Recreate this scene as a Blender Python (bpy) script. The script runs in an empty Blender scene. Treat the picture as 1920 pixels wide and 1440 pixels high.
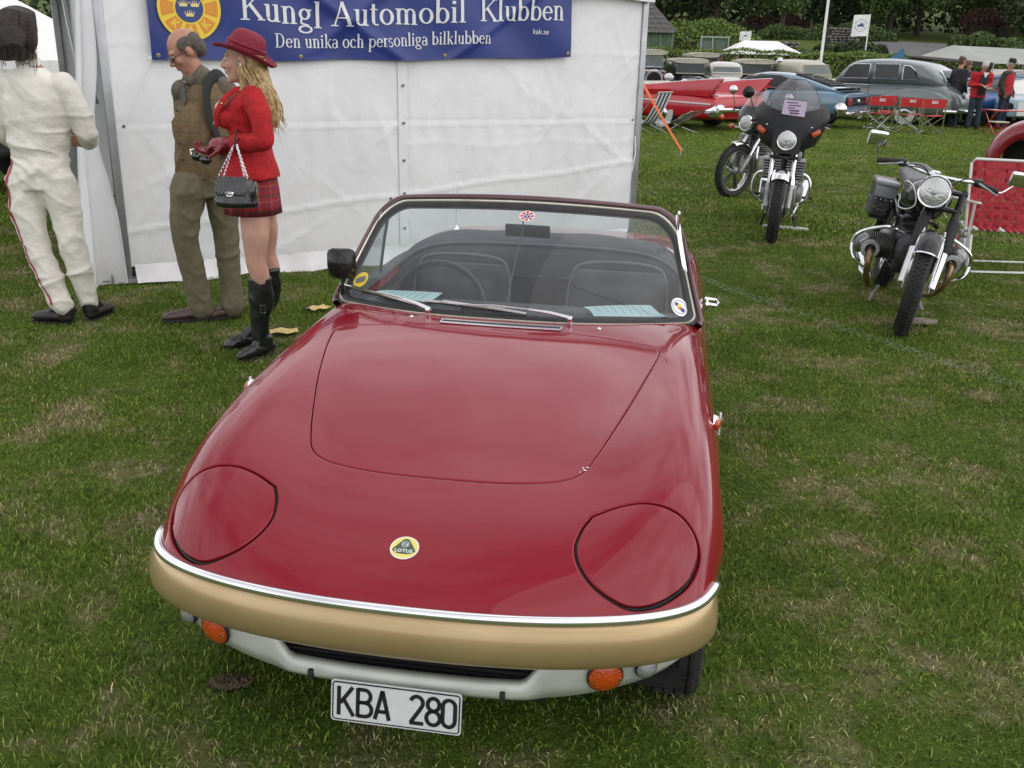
import bpy, bmesh, math, random
import numpy as np
from mathutils import Vector, Matrix
from mathutils.geometry import delaunay_2d_cdt
random.seed(7); np.random.seed(7)
S = bpy.context.scene
PI = math.pi
# ------------------------------------------------------------------ camera
F_PX, PITCH, ROLL, CAM_H = 1774.85, 0.3377, -0.0246, 1.6223
_cp, _sp = math.cos(PITCH), math.sin(PITCH)
_F = Vector((0, _cp, -_sp)); _D = Vector((0, -_sp, -_cp)); _X = Vector((1, 0, 0))
_c, _s = math.cos(ROLL), math.sin(ROLL)
_ix = _c*_X + _s*_D; _iy = -_s*_X + _c*_D
cd = bpy.data.cameras.new('camera'); cam = bpy.data.objects.new('camera', cd)
S.collection.objects.link(cam)
cd.sensor_width = 36; cd.lens = F_PX/1920*36; cd.clip_start = .05; cd.clip_end = 3000
mw = Matrix((_ix, -_iy, -_F)).transposed().to_4x4(); mw.translation = (0, 0, CAM_H)
cam.matrix_world = mw
S.camera = cam
S.render.resolution_x = 1024; S.render.resolution_y = 768
# ------------------------------------------------------------------ world: bright overcast sky with cloud structure
SUN_EL, SUN_AZ = math.radians(50), math.radians(112)
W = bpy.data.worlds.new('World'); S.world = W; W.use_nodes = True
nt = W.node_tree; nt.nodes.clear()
def _n(t, **k):
    n = nt.nodes.new(t)
    for a, b in k.items(): setattr(n, a, b)
    return n
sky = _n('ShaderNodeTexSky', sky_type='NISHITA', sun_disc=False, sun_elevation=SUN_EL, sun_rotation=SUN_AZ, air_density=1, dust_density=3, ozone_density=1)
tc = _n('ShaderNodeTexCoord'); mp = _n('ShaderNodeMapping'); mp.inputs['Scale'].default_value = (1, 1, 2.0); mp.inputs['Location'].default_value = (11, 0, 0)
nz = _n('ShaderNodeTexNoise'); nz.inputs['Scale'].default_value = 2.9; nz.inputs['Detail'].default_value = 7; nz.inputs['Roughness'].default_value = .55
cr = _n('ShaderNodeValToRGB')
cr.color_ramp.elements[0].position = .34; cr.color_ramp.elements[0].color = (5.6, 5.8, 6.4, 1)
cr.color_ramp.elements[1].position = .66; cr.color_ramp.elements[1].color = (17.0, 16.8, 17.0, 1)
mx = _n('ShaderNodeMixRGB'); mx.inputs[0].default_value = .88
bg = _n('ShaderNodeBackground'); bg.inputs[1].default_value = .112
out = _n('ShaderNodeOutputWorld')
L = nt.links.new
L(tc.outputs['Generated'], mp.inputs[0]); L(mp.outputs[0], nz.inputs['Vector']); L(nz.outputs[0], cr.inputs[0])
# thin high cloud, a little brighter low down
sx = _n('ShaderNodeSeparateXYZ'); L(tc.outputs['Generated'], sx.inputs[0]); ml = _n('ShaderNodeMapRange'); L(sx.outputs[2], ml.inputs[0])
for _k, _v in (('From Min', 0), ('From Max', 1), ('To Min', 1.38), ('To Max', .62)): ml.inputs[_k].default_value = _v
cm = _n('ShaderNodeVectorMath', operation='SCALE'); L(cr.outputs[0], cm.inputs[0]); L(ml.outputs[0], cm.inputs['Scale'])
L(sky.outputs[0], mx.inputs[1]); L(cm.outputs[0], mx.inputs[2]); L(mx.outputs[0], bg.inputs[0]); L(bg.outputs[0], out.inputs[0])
# ------------------------------------------------------------------ sun, veiled by cloud
sd = bpy.data.lights.new('sun', 'SUN'); sd.energy = .9; sd.angle = math.radians(85); sd.color = (1, .97, .92)
sun = bpy.data.objects.new('sun', sd); S.collection.objects.link(sun)
_d = Vector((math.sin(SUN_AZ)*math.cos(SUN_EL), math.cos(SUN_AZ)*math.cos(SUN_EL), math.sin(SUN_EL)))
sun.rotation_euler = _d.to_track_quat('Z', 'Y').to_euler()
S.view_settings.view_transform = 'Standard'; S.view_settings.look = 'None'
S.view_settings.exposure = 0; S.view_settings.gamma = 1
S.render.engine = 'CYCLES'
S.cycles.transparent_max_bounces = 16; S.cycles.max_bounces = 8

# ------------------------------------------------------------------ helpers
MATS = {}
def mat(name, col, rough=.6, metal=0, coat=0, noise=0, nscale=8, bump=0, bscale=40, spec=.5, emit=None, alpha=1, trans=0, col2=None, sheen=0, space='Object', ramp=(.35, .65), bdist=.01):
    """a procedural principled material: colour varied by noise, fine relief by bump"""
    if name in MATS: return MATS[name]
    m = bpy.data.materials.new(name); m.use_nodes = True; t = m.node_tree; b = t.nodes['Principled BSDF']
    b.inputs['Base Color'].default_value = (*col, 1); b.inputs['Roughness'].default_value = rough
    b.inputs['Metallic'].default_value = metal; b.inputs['Coat Weight'].default_value = coat
    b.inputs['Coat Roughness'].default_value = .03; b.inputs['Specular IOR Level'].default_value = spec
    b.inputs['Transmission Weight'].default_value = trans; b.inputs['Alpha'].default_value = alpha
    b.inputs['Sheen Weight'].default_value = sheen
    c = t.nodes.new('ShaderNodeTexCoord')
    if noise or col2:
        n = t.nodes.new('ShaderNodeTexNoise'); n.inputs['Scale'].default_value = nscale; n.inputs['Detail'].default_value = 5
        t.links.new(c.outputs[space], n.inputs['Vector'])
        r = t.nodes.new('ShaderNodeValToRGB'); r.color_ramp.elements[0].position, r.color_ramp.elements[1].position = ramp
        c2 = col2 or tuple(min(1, x*(1+noise)) for x in col); c1 = col if col2 else tuple(x*(1-noise) for x in col)
        r.color_ramp.elements[0].color = (*c1, 1); r.color_ramp.elements[1].color = (*c2, 1)
        t.links.new(n.outputs[0], r.inputs[0]); t.links.new(r.outputs[0], b.inputs['Base Color'])
    if bump:
        n2 = t.nodes.new('ShaderNodeTexNoise'); n2.inputs['Scale'].default_value = bscale; n2.inputs['Detail'].default_value = 4
        t.links.new(c.outputs[space], n2.inputs['Vector'])
        bp = t.nodes.new('ShaderNodeBump'); bp.inputs['Strength'].default_value = bump; bp.inputs['Distance'].default_value = bdist
        t.links.new(n2.outputs[0], bp.inputs['Height']); t.links.new(bp.outputs[0], b.inputs['Normal'])
    MATS[name] = m; return m
def glass(name, tint=(.85, .9, .9), refl=.12, rough=.0, dens=0.0, fres=1.45):
    """thin pane: tinted see-through plus mirror reflection by fresnel; dens = share of grey haze painted into the pane"""
    if name in MATS: return MATS[name]
    m = bpy.data.materials.new(name); m.use_nodes = True; t = m.node_tree; t.nodes.clear()
    o = t.nodes.new('ShaderNodeOutputMaterial'); tr = t.nodes.new('ShaderNodeBsdfTransparent'); tr.inputs[0].default_value = (*tint, 1)
    gl = t.nodes.new('ShaderNodeBsdfGlossy'); gl.inputs['Roughness'].default_value = rough
    lw = t.nodes.new('ShaderNodeLayerWeight'); pw = t.nodes.new('ShaderNodeMath'); pw.operation = 'POWER'; pw.inputs[1].default_value = 4.5
    lw.inputs[0].default_value = .5; t.links.new(lw.outputs['Facing'], pw.inputs[0])
    ad = t.nodes.new('ShaderNodeMath'); ad.operation = 'MULTIPLY_ADD'; ad.inputs[1].default_value = 1-refl; ad.inputs[2].default_value = refl; ad.use_clamp = True
    t.links.new(pw.outputs[0], ad.inputs[0])
    m1 = t.nodes.new('ShaderNodeMixShader'); t.links.new(ad.outputs[0], m1.inputs[0]); t.links.new(tr.outputs[0], m1.inputs[1]); t.links.new(gl.outputs[0], m1.inputs[2])
    last = m1
    if dens:
        df = t.nodes.new('ShaderNodeBsdfDiffuse'); df.inputs[0].default_value = (.5, .5, .5, 1)
        m2 = t.nodes.new('ShaderNodeMixShader'); m2.inputs[0].default_value = dens
        t.links.new(m1.outputs[0], m2.inputs[1]); t.links.new(df.outputs[0], m2.inputs[2]); last = m2
    t.links.new(last.outputs[0], o.inputs[0]); MATS[name] = m; return m
def nodes_of(m): return m.node_tree.nodes, m.node_tree.links, m.node_tree.nodes['Principled BSDF']
COL = S.collection
def tag(o, label=None, cat=None, group=None, kind=None):
    if label: o['label'] = label
    if cat: o['category'] = cat
    if group: o['group'] = group
    if kind: o['kind'] = kind
    return o
def empty(name, loc=(0, 0, 0), rz=0, label=None, cat=None, group=None, sc=1):
    o = bpy.data.objects.new(name, None); COL.objects.link(o); o.location = loc; o.rotation_euler = (0, 0, rz); o.scale = (sc,)*3
    o.empty_display_size = .1
    return tag(o, label, cat, group)
def copy_tree(o, parent=None):
    c = o.copy(); COL.objects.link(c); c.parent = parent
    for k in [k for k in bpy.data.objects if k.parent == o]: copy_tree(k, c)
    return c
def mesh_from(name, V, Fc, m=None, parent=None, smooth=True, angle=None, mats=None, fm=None):
    me = bpy.data.meshes.new(name); me.from_pydata([tuple(v) for v in V], [], [tuple(f) for f in Fc]); me.update()
    if mats:
        for x in mats: me.materials.append(x)
        if fm is not None: me.polygons.foreach_set('material_index', np.array(fm, dtype=np.int32))
    elif m: me.materials.append(m)
    if smooth:
        me.shade_smooth()
        if angle: me.set_sharp_from_angle(angle=math.radians(angle))
    o = bpy.data.objects.new(name, me); COL.objects.link(o); o.parent = parent
    return o
def rotm(a): # euler xyz degrees -> matrix
    from mathutils import Euler
    return Euler([math.radians(x) for x in a]).to_matrix()
class MB:
    """gathers simple shapes; build() links them as one mesh object"""
    def __init__(s): s.V = []; s.F = []; s.M = []; s.mi = 0
    def add(s, V, F):
        n = len(s.V); s.V += [tuple(v) for v in V]; s.F += [tuple(i+n for i in f) for f in F]; s.M += [s.mi]*len(F); return s
    def box(s, c, d, rot=None, bev=0):
        c = Vector(c); hx, hy, hz = d[0]/2, d[1]/2, d[2]/2
        if not bev:
            V = [Vector((x, y, z)) for x in (-hx, hx) for y in (-hy, hy) for z in (-hz, hz)]
            F = [(0, 1, 3, 2), (4, 6, 7, 5), (0, 4, 5, 1), (2, 3, 7, 6), (0, 2, 6, 4), (1, 5, 7, 3)]
        else:
            bm = bmesh.new(); bmesh.ops.create_cube(bm, size=1)
            for v in bm.verts: v.co = Vector((v.co.x*d[0], v.co.y*d[1], v.co.z*d[2]))
            bmesh.ops.bevel(bm, geom=bm.edges[:], offset=bev, segments=2, affect='EDGES', profile=.5)
            bm.verts.index_update(); V = [v.co.copy() for v in bm.verts]; F = [[v.index for v in f.verts] for f in bm.faces]; bm.free()
        R_ = rotm(rot) if rot and not isinstance(rot, Matrix) else rot
        if R_ is not None: V = [R_ @ v for v in V]
        return s.add([v+c for v in V], F)
    def tube(s, pts, r, n=8, caps=True, closed=False, flat=1.0, up=None):
        pts = [Vector(p) for p in pts]; k = len(pts); rs = r if hasattr(r, '__len__') else [r]*k
        V = []; F = []; prev = None
        for i, p in enumerate(pts):
            a = pts[(i-1) % k] if (closed or i > 0) else p; b = pts[(i+1) % k] if (closed or i < k-1) else p
            t = (b-a).normalized() if (b-a).length > 1e-9 else Vector((0, 0, 1))
            if up is not None: u = Vector(up)
            else: u = prev if prev is not None else (Vector((0, 0, 1)) if abs(t.z) < .9 else Vector((1, 0, 0)))
            x = (u - t*u.dot(t));
            if x.length < 1e-6: x = t.orthogonal()
            x.normalize(); y = t.cross(x); prev = x
            for j in range(n):
                a_ = 2*PI*j/n; V.append(p + x*math.cos(a_)*rs[i]*flat + y*math.sin(a_)*rs[i])
        m = k if closed else k-1
        for i in range(m):
            for j in range(n):
                q = ((i+1) % k)*n
                F.append((i*n+j, q+j, q+(j+1) % n, i*n+(j+1) % n))
        if caps and not closed: F.append(tuple(range(n))); F.append(tuple(reversed(range((k-1)*n, k*n))))
        return s.add(V, F)
    def lathe(s, prof, c=(0, 0, 0), axis='z', n=24, rot=None, closed=False):
        V = []; F = []; k = len(prof)
        for (r, h) in prof:
            for j in range(n):
                a = 2*PI*j/n; x, y = r*math.cos(a), r*math.sin(a)
                V.append(Vector((x, y, h)) if axis == 'z' else (Vector((h, x, y)) if axis == 'x' else Vector((y, h, x))))
        for i in range(k if closed else k-1):
            q = ((i+1) % k)
            for j in range(n): F.append((i*n+j, i*n+(j+1) % n, q*n+(j+1) % n, q*n+j))
        if not closed:
            if prof[0][0] > 1e-6: F.append(tuple(reversed(range(n))))
            if prof[-1][0] > 1e-6: F.append(tuple(range((k-1)*n, k*n)))
        R_ = rotm(rot) if rot else None; c = Vector(c)
        return s.add([(R_ @ v if R_ else v)+c for v in V], F)
    def ell(s, c, r, rot=None, n=16, m=10):
        prof = [(math.sin(PI*i/m), -math.cos(PI*i/m)) for i in range(m+1)]
        prof[0] = (0.001, -1); prof[-1] = (0.001, 1)
        V = []; F = []; c = Vector(c); R_ = rotm(rot) if rot else None
        for (a, h) in prof:
            for j in range(n):
                t = 2*PI*j/n; v = Vector((a*math.cos(t)*r[0], a*math.sin(t)*r[1], h*r[2])); V.append((R_ @ v if R_ else v)+c)
        for i in range(m):
            for j in range(n): F.append((i*n+j, i*n+(j+1) % n, (i+1)*n+(j+1) % n, (i+1)*n+j))
        F.append(tuple(reversed(range(n)))); F.append(tuple(range(m*n, m*n+n)))
        return s.add(V, F)
    def grid(s, G, closed_u=False):
        """G[i][j] points"""
        a, b = len(G), len(G[0]); V = [p for r in G for p in r]; F = []
        for i in range(a-1):
            for j in range(b if closed_u else b-1):
                k = (j+1) % b; F.append((i*b+j, i*b+k, (i+1)*b+k, (i+1)*b+j))
        return s.add(V, F)
    def prism(s, poly, h, O=(0, 0, 0), X=(1, 0, 0), Y=(0, 1, 0), N=None):
        """polygon (2D) in plane X,Y through O, extruded by h along N"""
        O, X, Y = Vector(O), Vector(X), Vector(Y); N = Vector(N) if N else X.cross(Y).normalized()
        k = len(poly); V = [O+X*p[0]+Y*p[1] for p in poly]; V += [v+N*h for v in V]
        F = [tuple(reversed(range(k))), tuple(range(k, 2*k))]+[(i, (i+1) % k, k+(i+1) % k, k+i) for i in range(k)]
        return s.add(V, F)
    def build(s, name, m, parent=None, smooth=True, angle=35, mats=None):
        return mesh_from(name, s.V, s.F, m, parent, smooth, angle, mats, s.M if mats else None)
def bez(pts, n=8):
    """Catmull-Rom through pts"""
    P = [np.array(p, float) for p in pts]; P = [2*P[0]-P[1]]+P+[2*P[-1]-P[-2]]; o = []
    for i in range(1, len(P)-2):
        for k in range(n):
            t = k/n; o.append(.5*((2*P[i])+(-P[i-1]+P[i+1])*t+(2*P[i-1]-5*P[i]+4*P[i+1]-P[i+2])*t*t+(-P[i-1]+3*P[i]-3*P[i+1]+P[i+2])*t**3))
    o.append(P[-2]); return [tuple(p) for p in o]
def catloop(pts, n=8):
    P = [np.array(p, float) for p in pts]; k = len(P); o = []
    for i in range(k):
        a, b, c, d = P[i-1], P[i], P[(i+1) % k], P[(i+2) % k]
        for j in range(n):
            t = j/n; o.append(.5*((2*b)+(-a+c)*t+(2*a-5*b+4*c-d)*t*t+(-a+3*b-3*c+d)*t**3))
    return [tuple(p) for p in o]
def rrect(w, h, r, n=5):
    o = []
    for cx, cy, a in ((w/2-r, h/2-r, 0), (-w/2+r, h/2-r, 90), (-w/2+r, -h/2+r, 180), (w/2-r, -h/2+r, 270)):
        for i in range(n+1):
            t = math.radians(a+90*i/n); o.append((cx+r*math.cos(t), cy+r*math.sin(t)))
    return o
def remesh(name, mb, vox, m, parent=None, smooth=6, fac=.6, disp=None, mats=None):
    """melts overlapping closed shapes into one continuous skin"""
    o = mb.build(name, None, None, smooth=False)
    r = o.modifiers.new('r', 'REMESH'); r.mode = 'VOXEL'; r.voxel_size = vox; r.use_smooth_shade = True
    s_ = o.modifiers.new('s', 'SMOOTH'); s_.iterations = smooth; s_.factor = fac
    dg = bpy.context.evaluated_depsgraph_get(); me = bpy.data.meshes.new_from_object(o.evaluated_get(dg))
    old = o.data; o.modifiers.clear(); o.data = me; bpy.data.meshes.remove(old)
    if disp is not None:
        n = len(me.vertices); co = np.empty(n*3); me.vertices.foreach_get('co', co); co = co.reshape(-1, 3)
        no = np.empty(n*3); me.vertices.foreach_get('normal', no); no = no.reshape(-1, 3)
        co = disp(co, no); me.vertices.foreach_set('co', co.ravel()); me.update()
    me.materials.clear()
    for x in (mats or [m]): me.materials.append(x)
    me.shade_smooth(); o.parent = parent; me.name = name
    return o
def text(body, name, size, m, parent=None, loc=(0, 0, 0), rot=(0, 0, 0), ext=.0008, bold=0, align='CENTER', font=None, xs=1, spacing=1, matrix=None):
    c = bpy.data.curves.new(name, 'FONT'); c.body = body; c.size = size; c.extrude = ext; c.offset = bold; c.align_x = align; c.align_y = 'CENTER'; c.resolution_u = 4; c.space_character = spacing
    o = bpy.data.objects.new(name, c); COL.objects.link(o)
    dg = bpy.context.evaluated_depsgraph_get(); me = bpy.data.meshes.new_from_object(o.evaluated_get(dg)); bpy.data.objects.remove(o)
    if xs != 1:
        for v in me.vertices: v.co.x *= xs
    me.materials.clear(); me.materials.append(m); o = bpy.data.objects.new(name, me); COL.objects.link(o)
    o.location = loc; o.rotation_euler = rot; o.parent = parent
    if matrix is not None: o.matrix_local = matrix
    return o
def bake_disp(o, f):
    for v in o.data.vertices: v.co = Vector(f(*v.co))
    o.data.update()
chrome = mat('chrome', (.78, .78, .8), .12, 1, noise=.06, nscale=20)
rubber = mat('black rubber', (.018, .018, .018), .55, noise=.3, nscale=30)
tyre_m = mat('tyre rubber', (.02, .02, .02), .75, noise=.35, nscale=25, bump=.3, bscale=90)
black_gloss = mat('black paint', (.010, .010, .011), .25, coat=.35, spec=.25)
dark = mat('dark void', (.008, .008, .008), .9)
amber = mat('amber lens', (.50, .062, .006), .12, coat=1, bump=.5, bscale=120)

# ------------------------------------------------------------------ car body surface: cubic B-spline sheet over a control net
# columns: centre, .2, .38, fender crown, shoulder, upper side, widest, low side, sill
ROWS = [
 # strip row at the nose
 [(0,.118,.506),(.20,.123,.506),(.38,.148,.507),(.52,.192,.506),(.605,.245,.504),(.648,.31,.502),(.672,.40,.500),(.655,.40,.42),(.61,.40,.36)],
 [(0,.165,.540),(.20,.17,.540),(.38,.195,.545),(.515,.24,.552),(.60,.30,.553),(.655,.37,.548),(.684,.44,.515),(.664,.44,.41),(.615,.44,.34)],
 [(0,.26,.580),(.20,.262,.580),(.38,.285,.592),(.51,.32,.615),(.60,.37,.615),(.660,.43,.590),(.698,.50,.53),(.690,.50,.40),(.635,.50,.30)],
 [(0,.42,.630),(.20,.42,.631),(.37,.43,.638),(.51,.45,.675),(.60,.48,.672),(.665,.52,.632),(.705,.57,.54),(.706,.57,.40),(.675,.57,.26)],
 [(0,.62,.672),(.20,.62,.672),(.37,.63,.680),(.515,.63,.720),(.605,.64,.715),(.670,.66,.665),(.712,.69,.55),(.710,.69,.40),(.675,.69,.25)],
 [(0,.82,.710),(.21,.82,.709),(.38,.82,.712),(.52,.82,.750),(.610,.82,.740),(.672,.82,.682),(.712,.83,.55),(.705,.83,.40),(.670,.83,.24)],
 [(0,1.02,.748),(.22,1.02,.746),(.40,1.02,.748),(.53,1.02,.772),(.615,1.02,.758),(.672,1.02,.695),(.702,1.02,.55),(.692,1.02,.40),(.655,1.02,.24)],
 [(0,1.22,.780),(.24,1.22,.778),(.43,1.22,.776),(.545,1.22,.784),(.620,1.22,.768),(.672,1.22,.700),(.697,1.22,.55),(.685,1.22,.40),(.650,1.22,.22)],
 [(0,1.42,.800),(.26,1.42,.797),(.45,1.42,.790),(.555,1.42,.786),(.625,1.42,.770),(.674,1.42,.700),(.696,1.42,.55),(.684,1.42,.40),(.650,1.42,.22)],
 [(0,1.65,.800),(.27,1.65,.797),(.46,1.65,.790),(.56,1.65,.782),(.628,1.65,.768),(.676,1.65,.700),(.696,1.65,.55),(.684,1.65,.40),(.650,1.65,.21)],
 [(0,1.95,.800),(.27,1.95,.797),(.46,1.95,.788),(.56,1.95,.778),(.630,1.95,.764),(.678,1.95,.700),(.698,1.95,.55),(.685,1.95,.40),(.650,1.95,.20)],
 [(0,2.30,.800),(.27,2.30,.797),(.46,2.30,.790),(.56,2.30,.780),(.630,2.30,.766),(.682,2.30,.705),(.706,2.30,.55),(.690,2.30,.40),(.650,2.30,.20)],
 [(0,2.60,.805),(.27,2.60,.802),(.46,2.60,.800),(.56,2.60,.796),(.630,2.60,.780),(.686,2.60,.715),(.715,2.60,.55),(.698,2.60,.40),(.655,2.60,.22)],
 [(0,2.90,.800),(.27,2.90,.798),(.45,2.90,.800),(.55,2.90,.798),(.625,2.90,.780),(.684,2.90,.715),(.715,2.90,.55),(.700,2.90,.40),(.660,2.90,.24)],
 [(0,3.20,.780),(.27,3.20,.778),(.44,3.20,.778),(.54,3.20,.774),(.610,3.20,.752),(.668,3.20,.690),(.700,3.20,.55),(.690,3.20,.40),(.650,3.20,.26)],
 [(0,3.48,.745),(.27,3.48,.743),(.43,3.47,.742),(.52,3.45,.735),(.585,3.43,.710),(.640,3.41,.650),(.672,3.40,.54),(.664,3.40,.40),(.630,3.40,.28)],
 [(0,3.66,.700),(.27,3.655,.698),(.42,3.64,.695),(.50,3.61,.682),(.56,3.57,.655),(.605,3.53,.600),(.636,3.50,.52),(.630,3.50,.40),(.600,3.50,.30)],
 [(0,3.72,.620),(.27,3.715,.618),(.42,3.70,.61),(.50,3.67,.60),(.555,3.63,.58),(.595,3.59,.55),(.612,3.57,.50),(.608,3.57,.40),(.590,3.57,.30)],
 [(0,3.73,.420),(.27,3.725,.42),(.42,3.71,.42),(.50,3.68,.42),(.55,3.645,.42),(.585,3.61,.42),(.596,3.59,.40),(.592,3.59,.36),(.580,3.59,.30)],
]
_P = np.array([[(-x, y, z) for x, y, z in reversed(r[1:])]+list(r) for r in ROWS], float)
def _ext(A): return np.concatenate([2*A[:1]-A[1:2], A, 2*A[-1:]-A[-2:-1]], 0)
_Q = _ext(_P); _Q = np.swapaxes(_ext(np.swapaxes(_Q, 0, 1)), 0, 1)
NR, NC = _P.shape[0]-1, _P.shape[1]-1
def _w(t): return np.stack([(1-t)**3, 3*t**3-6*t*t+4, -3*t**3+3*t*t+3*t+1, t**3], -1)/6
def _dw(t): return np.stack([-3*(1-t)**2, 9*t*t-12*t, -9*t*t+6*t+3, 3*t*t], -1)/6
def surf(u, v, d=False):
    """u in [-8,8] across, v in [0,NR] along -> points (and normals)"""
    u = np.clip(np.asarray(u, float)+8, 0, NC-1e-9); v = np.clip(np.asarray(v, float), 0, NR-1e-9)
    iu, iv = u.astype(int), v.astype(int); tu, tv = u-iu, v-iv
    wu, wv = _w(tu), _w(tv); du, dv = _dw(tu), _dw(tv)
    P = np.zeros(u.shape+(3,)); A = P.copy(); B = P.copy()
    for a in range(4):
        for b in range(4):
            q = _Q[iv+a, iu+b]; P += (wv[..., a]*wu[..., b])[..., None]*q
            if d: A += (wv[..., a]*du[..., b])[..., None]*q; B += (dv[..., a]*wu[..., b])[..., None]*q
    if not d: return P
    N = np.cross(A, B); N /= np.linalg.norm(N, axis=-1, keepdims=True)+1e-12
    return P, N
_gu, _gv = np.meshgrid(np.linspace(-8, 8, 161), np.linspace(0, NR, 40*9)); _gp = surf(_gu, _gv)
def inv(a, b, comp=(0, 1), ulim=(-6, 6)):
    """find (u,v) whose surface point has the given two coordinates"""
    m = (_gu >= ulim[0]) & (_gu <= ulim[1]); gp = _gp[m]; gu = _gu[m]; gv = _gv[m]
    i = np.argmin((gp[:, comp[0]]-a)**2+(gp[:, comp[1]]-b)**2); u, v = gu[i], gv[i]
    for _ in range(12):
        p = surf(u, v); e = 1e-4; pu = (surf(u+e, v)-p)/e; pv = (surf(u, v+e)-p)/e
        J = np.array([[pu[comp[0]], pv[comp[0]]], [pu[comp[1]], pv[comp[1]]]]); r = np.array([a-p[comp[0]], b-p[comp[1]]])
        try: s = np.linalg.solve(J, r)
        except Exception: break
        u += float(np.clip(s[0], -.3, .3)); v += float(np.clip(s[1], -.3, .3))
    return float(u), float(v)
def top(x, y, off=0):
    """point on the upper skin above plan position x,y"""
    u, v = inv(x, y); p, n = surf(u, v, True); n = n if n[2] > 0 else -n
    return Vector(p+n*off), Vector(n)
def WS(s, t, off=0):
    """windscreen surface, s across -1..1, t up 0..1"""
    def f(s, t):
        a = abs(s)**2.3
        return np.array([s*(.612*(1-t)+.522*t), 1.405+.40*t+a*(.185*(1-t)+.095*t)-.02*math.sin(PI*t), .800-.018*s*s+t*(.305-.015*s*s)])
    p = f(s, t)
    if off:
        e = 1e-3; n = np.cross(f(s+e, t)-f(s-e, t), f(s, t+e)-f(s, t-e)); n /= np.linalg.norm(n); p = p+n*off
    return p

# ------------------------------------------------------------------ the red roadster
CAR_YAW, CAR_TX, CAR_TY = 0.1502, -0.2430, 1.6039
car = empty('roadster', (CAR_TX, CAR_TY, 0), -CAR_YAW, 'open red two-seat roadster with gold front bumper and closed pop-up headlights', 'car')
def red_paint(name, col, col2, chips=False):
    m = mat(name, col, .34, .0, coat=1.0, col2=col2, nscale=1.3, ramp=(.3, .7))
    N, Lk, b = nodes_of(m); b.inputs['Coat Roughness'].default_value = .045; b.inputs['Coat IOR'].default_value = 1.46; b.inputs['Specular IOR Level'].default_value = .05
    c = N.new('ShaderNodeTexCoord'); n = N.new('ShaderNodeTexNoise'); n.inputs['Scale'].default_value = 5; n.inputs['Detail'].default_value = 2
    bp = N.new('ShaderNodeBump'); bp.inputs['Strength'].default_value = .05; bp.inputs['Distance'].default_value = .01
    Lk.new(c.outputs['Object'], n.inputs[0]); Lk.new(n.outputs[0], bp.inputs['Height']); Lk.new(bp.outputs[0], b.inputs['Coat Normal'])
    # dust haze on the lacquer
    n2 = N.new('ShaderNodeTexNoise'); n2.inputs['Scale'].default_value = 2.5; n2.inputs['Detail'].default_value = 8; r = N.new('ShaderNodeMapRange')
    r.inputs['From Min'].default_value = .4; r.inputs['From Max'].default_value = .8; r.inputs['To Min'].default_value = .012; r.inputs['To Max'].default_value = .06
    Lk.new(c.outputs['Object'], n2.inputs[0]); Lk.new(n2.outputs[0], r.inputs[0]); Lk.new(r.outputs[0], b.inputs['Coat Roughness'])
    return m
paint = red_paint('red car paint', (.205, .003, .011), (.235, .004, .015))
gold = mat('gold paint', (.44, .31, .15), .30, .5, coat=.6, col2=(.52, .38, .20), nscale=3, bump=.03, bscale=6)
silver = mat('silver paint', (.50, .52, .47), .4, .15, coat=.4, noise=.12, nscale=9)
ivory = mat('cream trim', (.62, .60, .50), .25, .5, noise=.1, nscale=20)
vinyl = mat('charcoal vinyl', (.045, .047, .052), .55, noise=.12, nscale=9, spec=.3)
vinyl2 = mat('grey vinyl piping', (.10, .105, .115), .5, noise=.1)
def off2(poly, d):
    P = np.array(poly); n = len(P); a = np.roll(P, 1, 0); b = np.roll(P, -1, 0); t = b-a; t /= np.linalg.norm(t, axis=1, keepdims=True)+1e-12
    ar = np.sum(P[:, 0]*b[:, 1]-b[:, 0]*P[:, 1]); nn = np.stack([t[:, 1], -t[:, 0]], 1)*(1 if ar > 0 else -1)
    return P+nn*d       # d>0 outward
def to_uv(poly, comp=(0, 1), ulim=(-6, 6)): return [inv(p[0], p[1], comp, ulim) for p in poly]
def pip(pts, poly):
    x, y = pts[:, 0], pts[:, 1]; P = np.array(poly); ins = np.zeros(len(pts), bool); j = len(P)-1
    for i in range(len(P)):
        xi, yi = P[i]; xj, yj = P[j]
        c = ((yi > y) != (yj > y)) & (x < (xj-xi)*(y-yi)/(yj-yi+1e-15)+xi); ins ^= c; j = i
    return ins
def near(pts, loops, d):
    m = np.zeros(len(pts), bool)
    for lp in loops:
        A = np.array(lp); B = np.roll(A, -1, 0)
        for a, b in zip(A, B):
            ab = b-a; t = np.clip(((pts-a)@ab)/(ab@ab+1e-12), 0, 1); m |= np.linalg.norm(pts-(a+t[:, None]*ab), axis=1) < d
    return m
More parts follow.
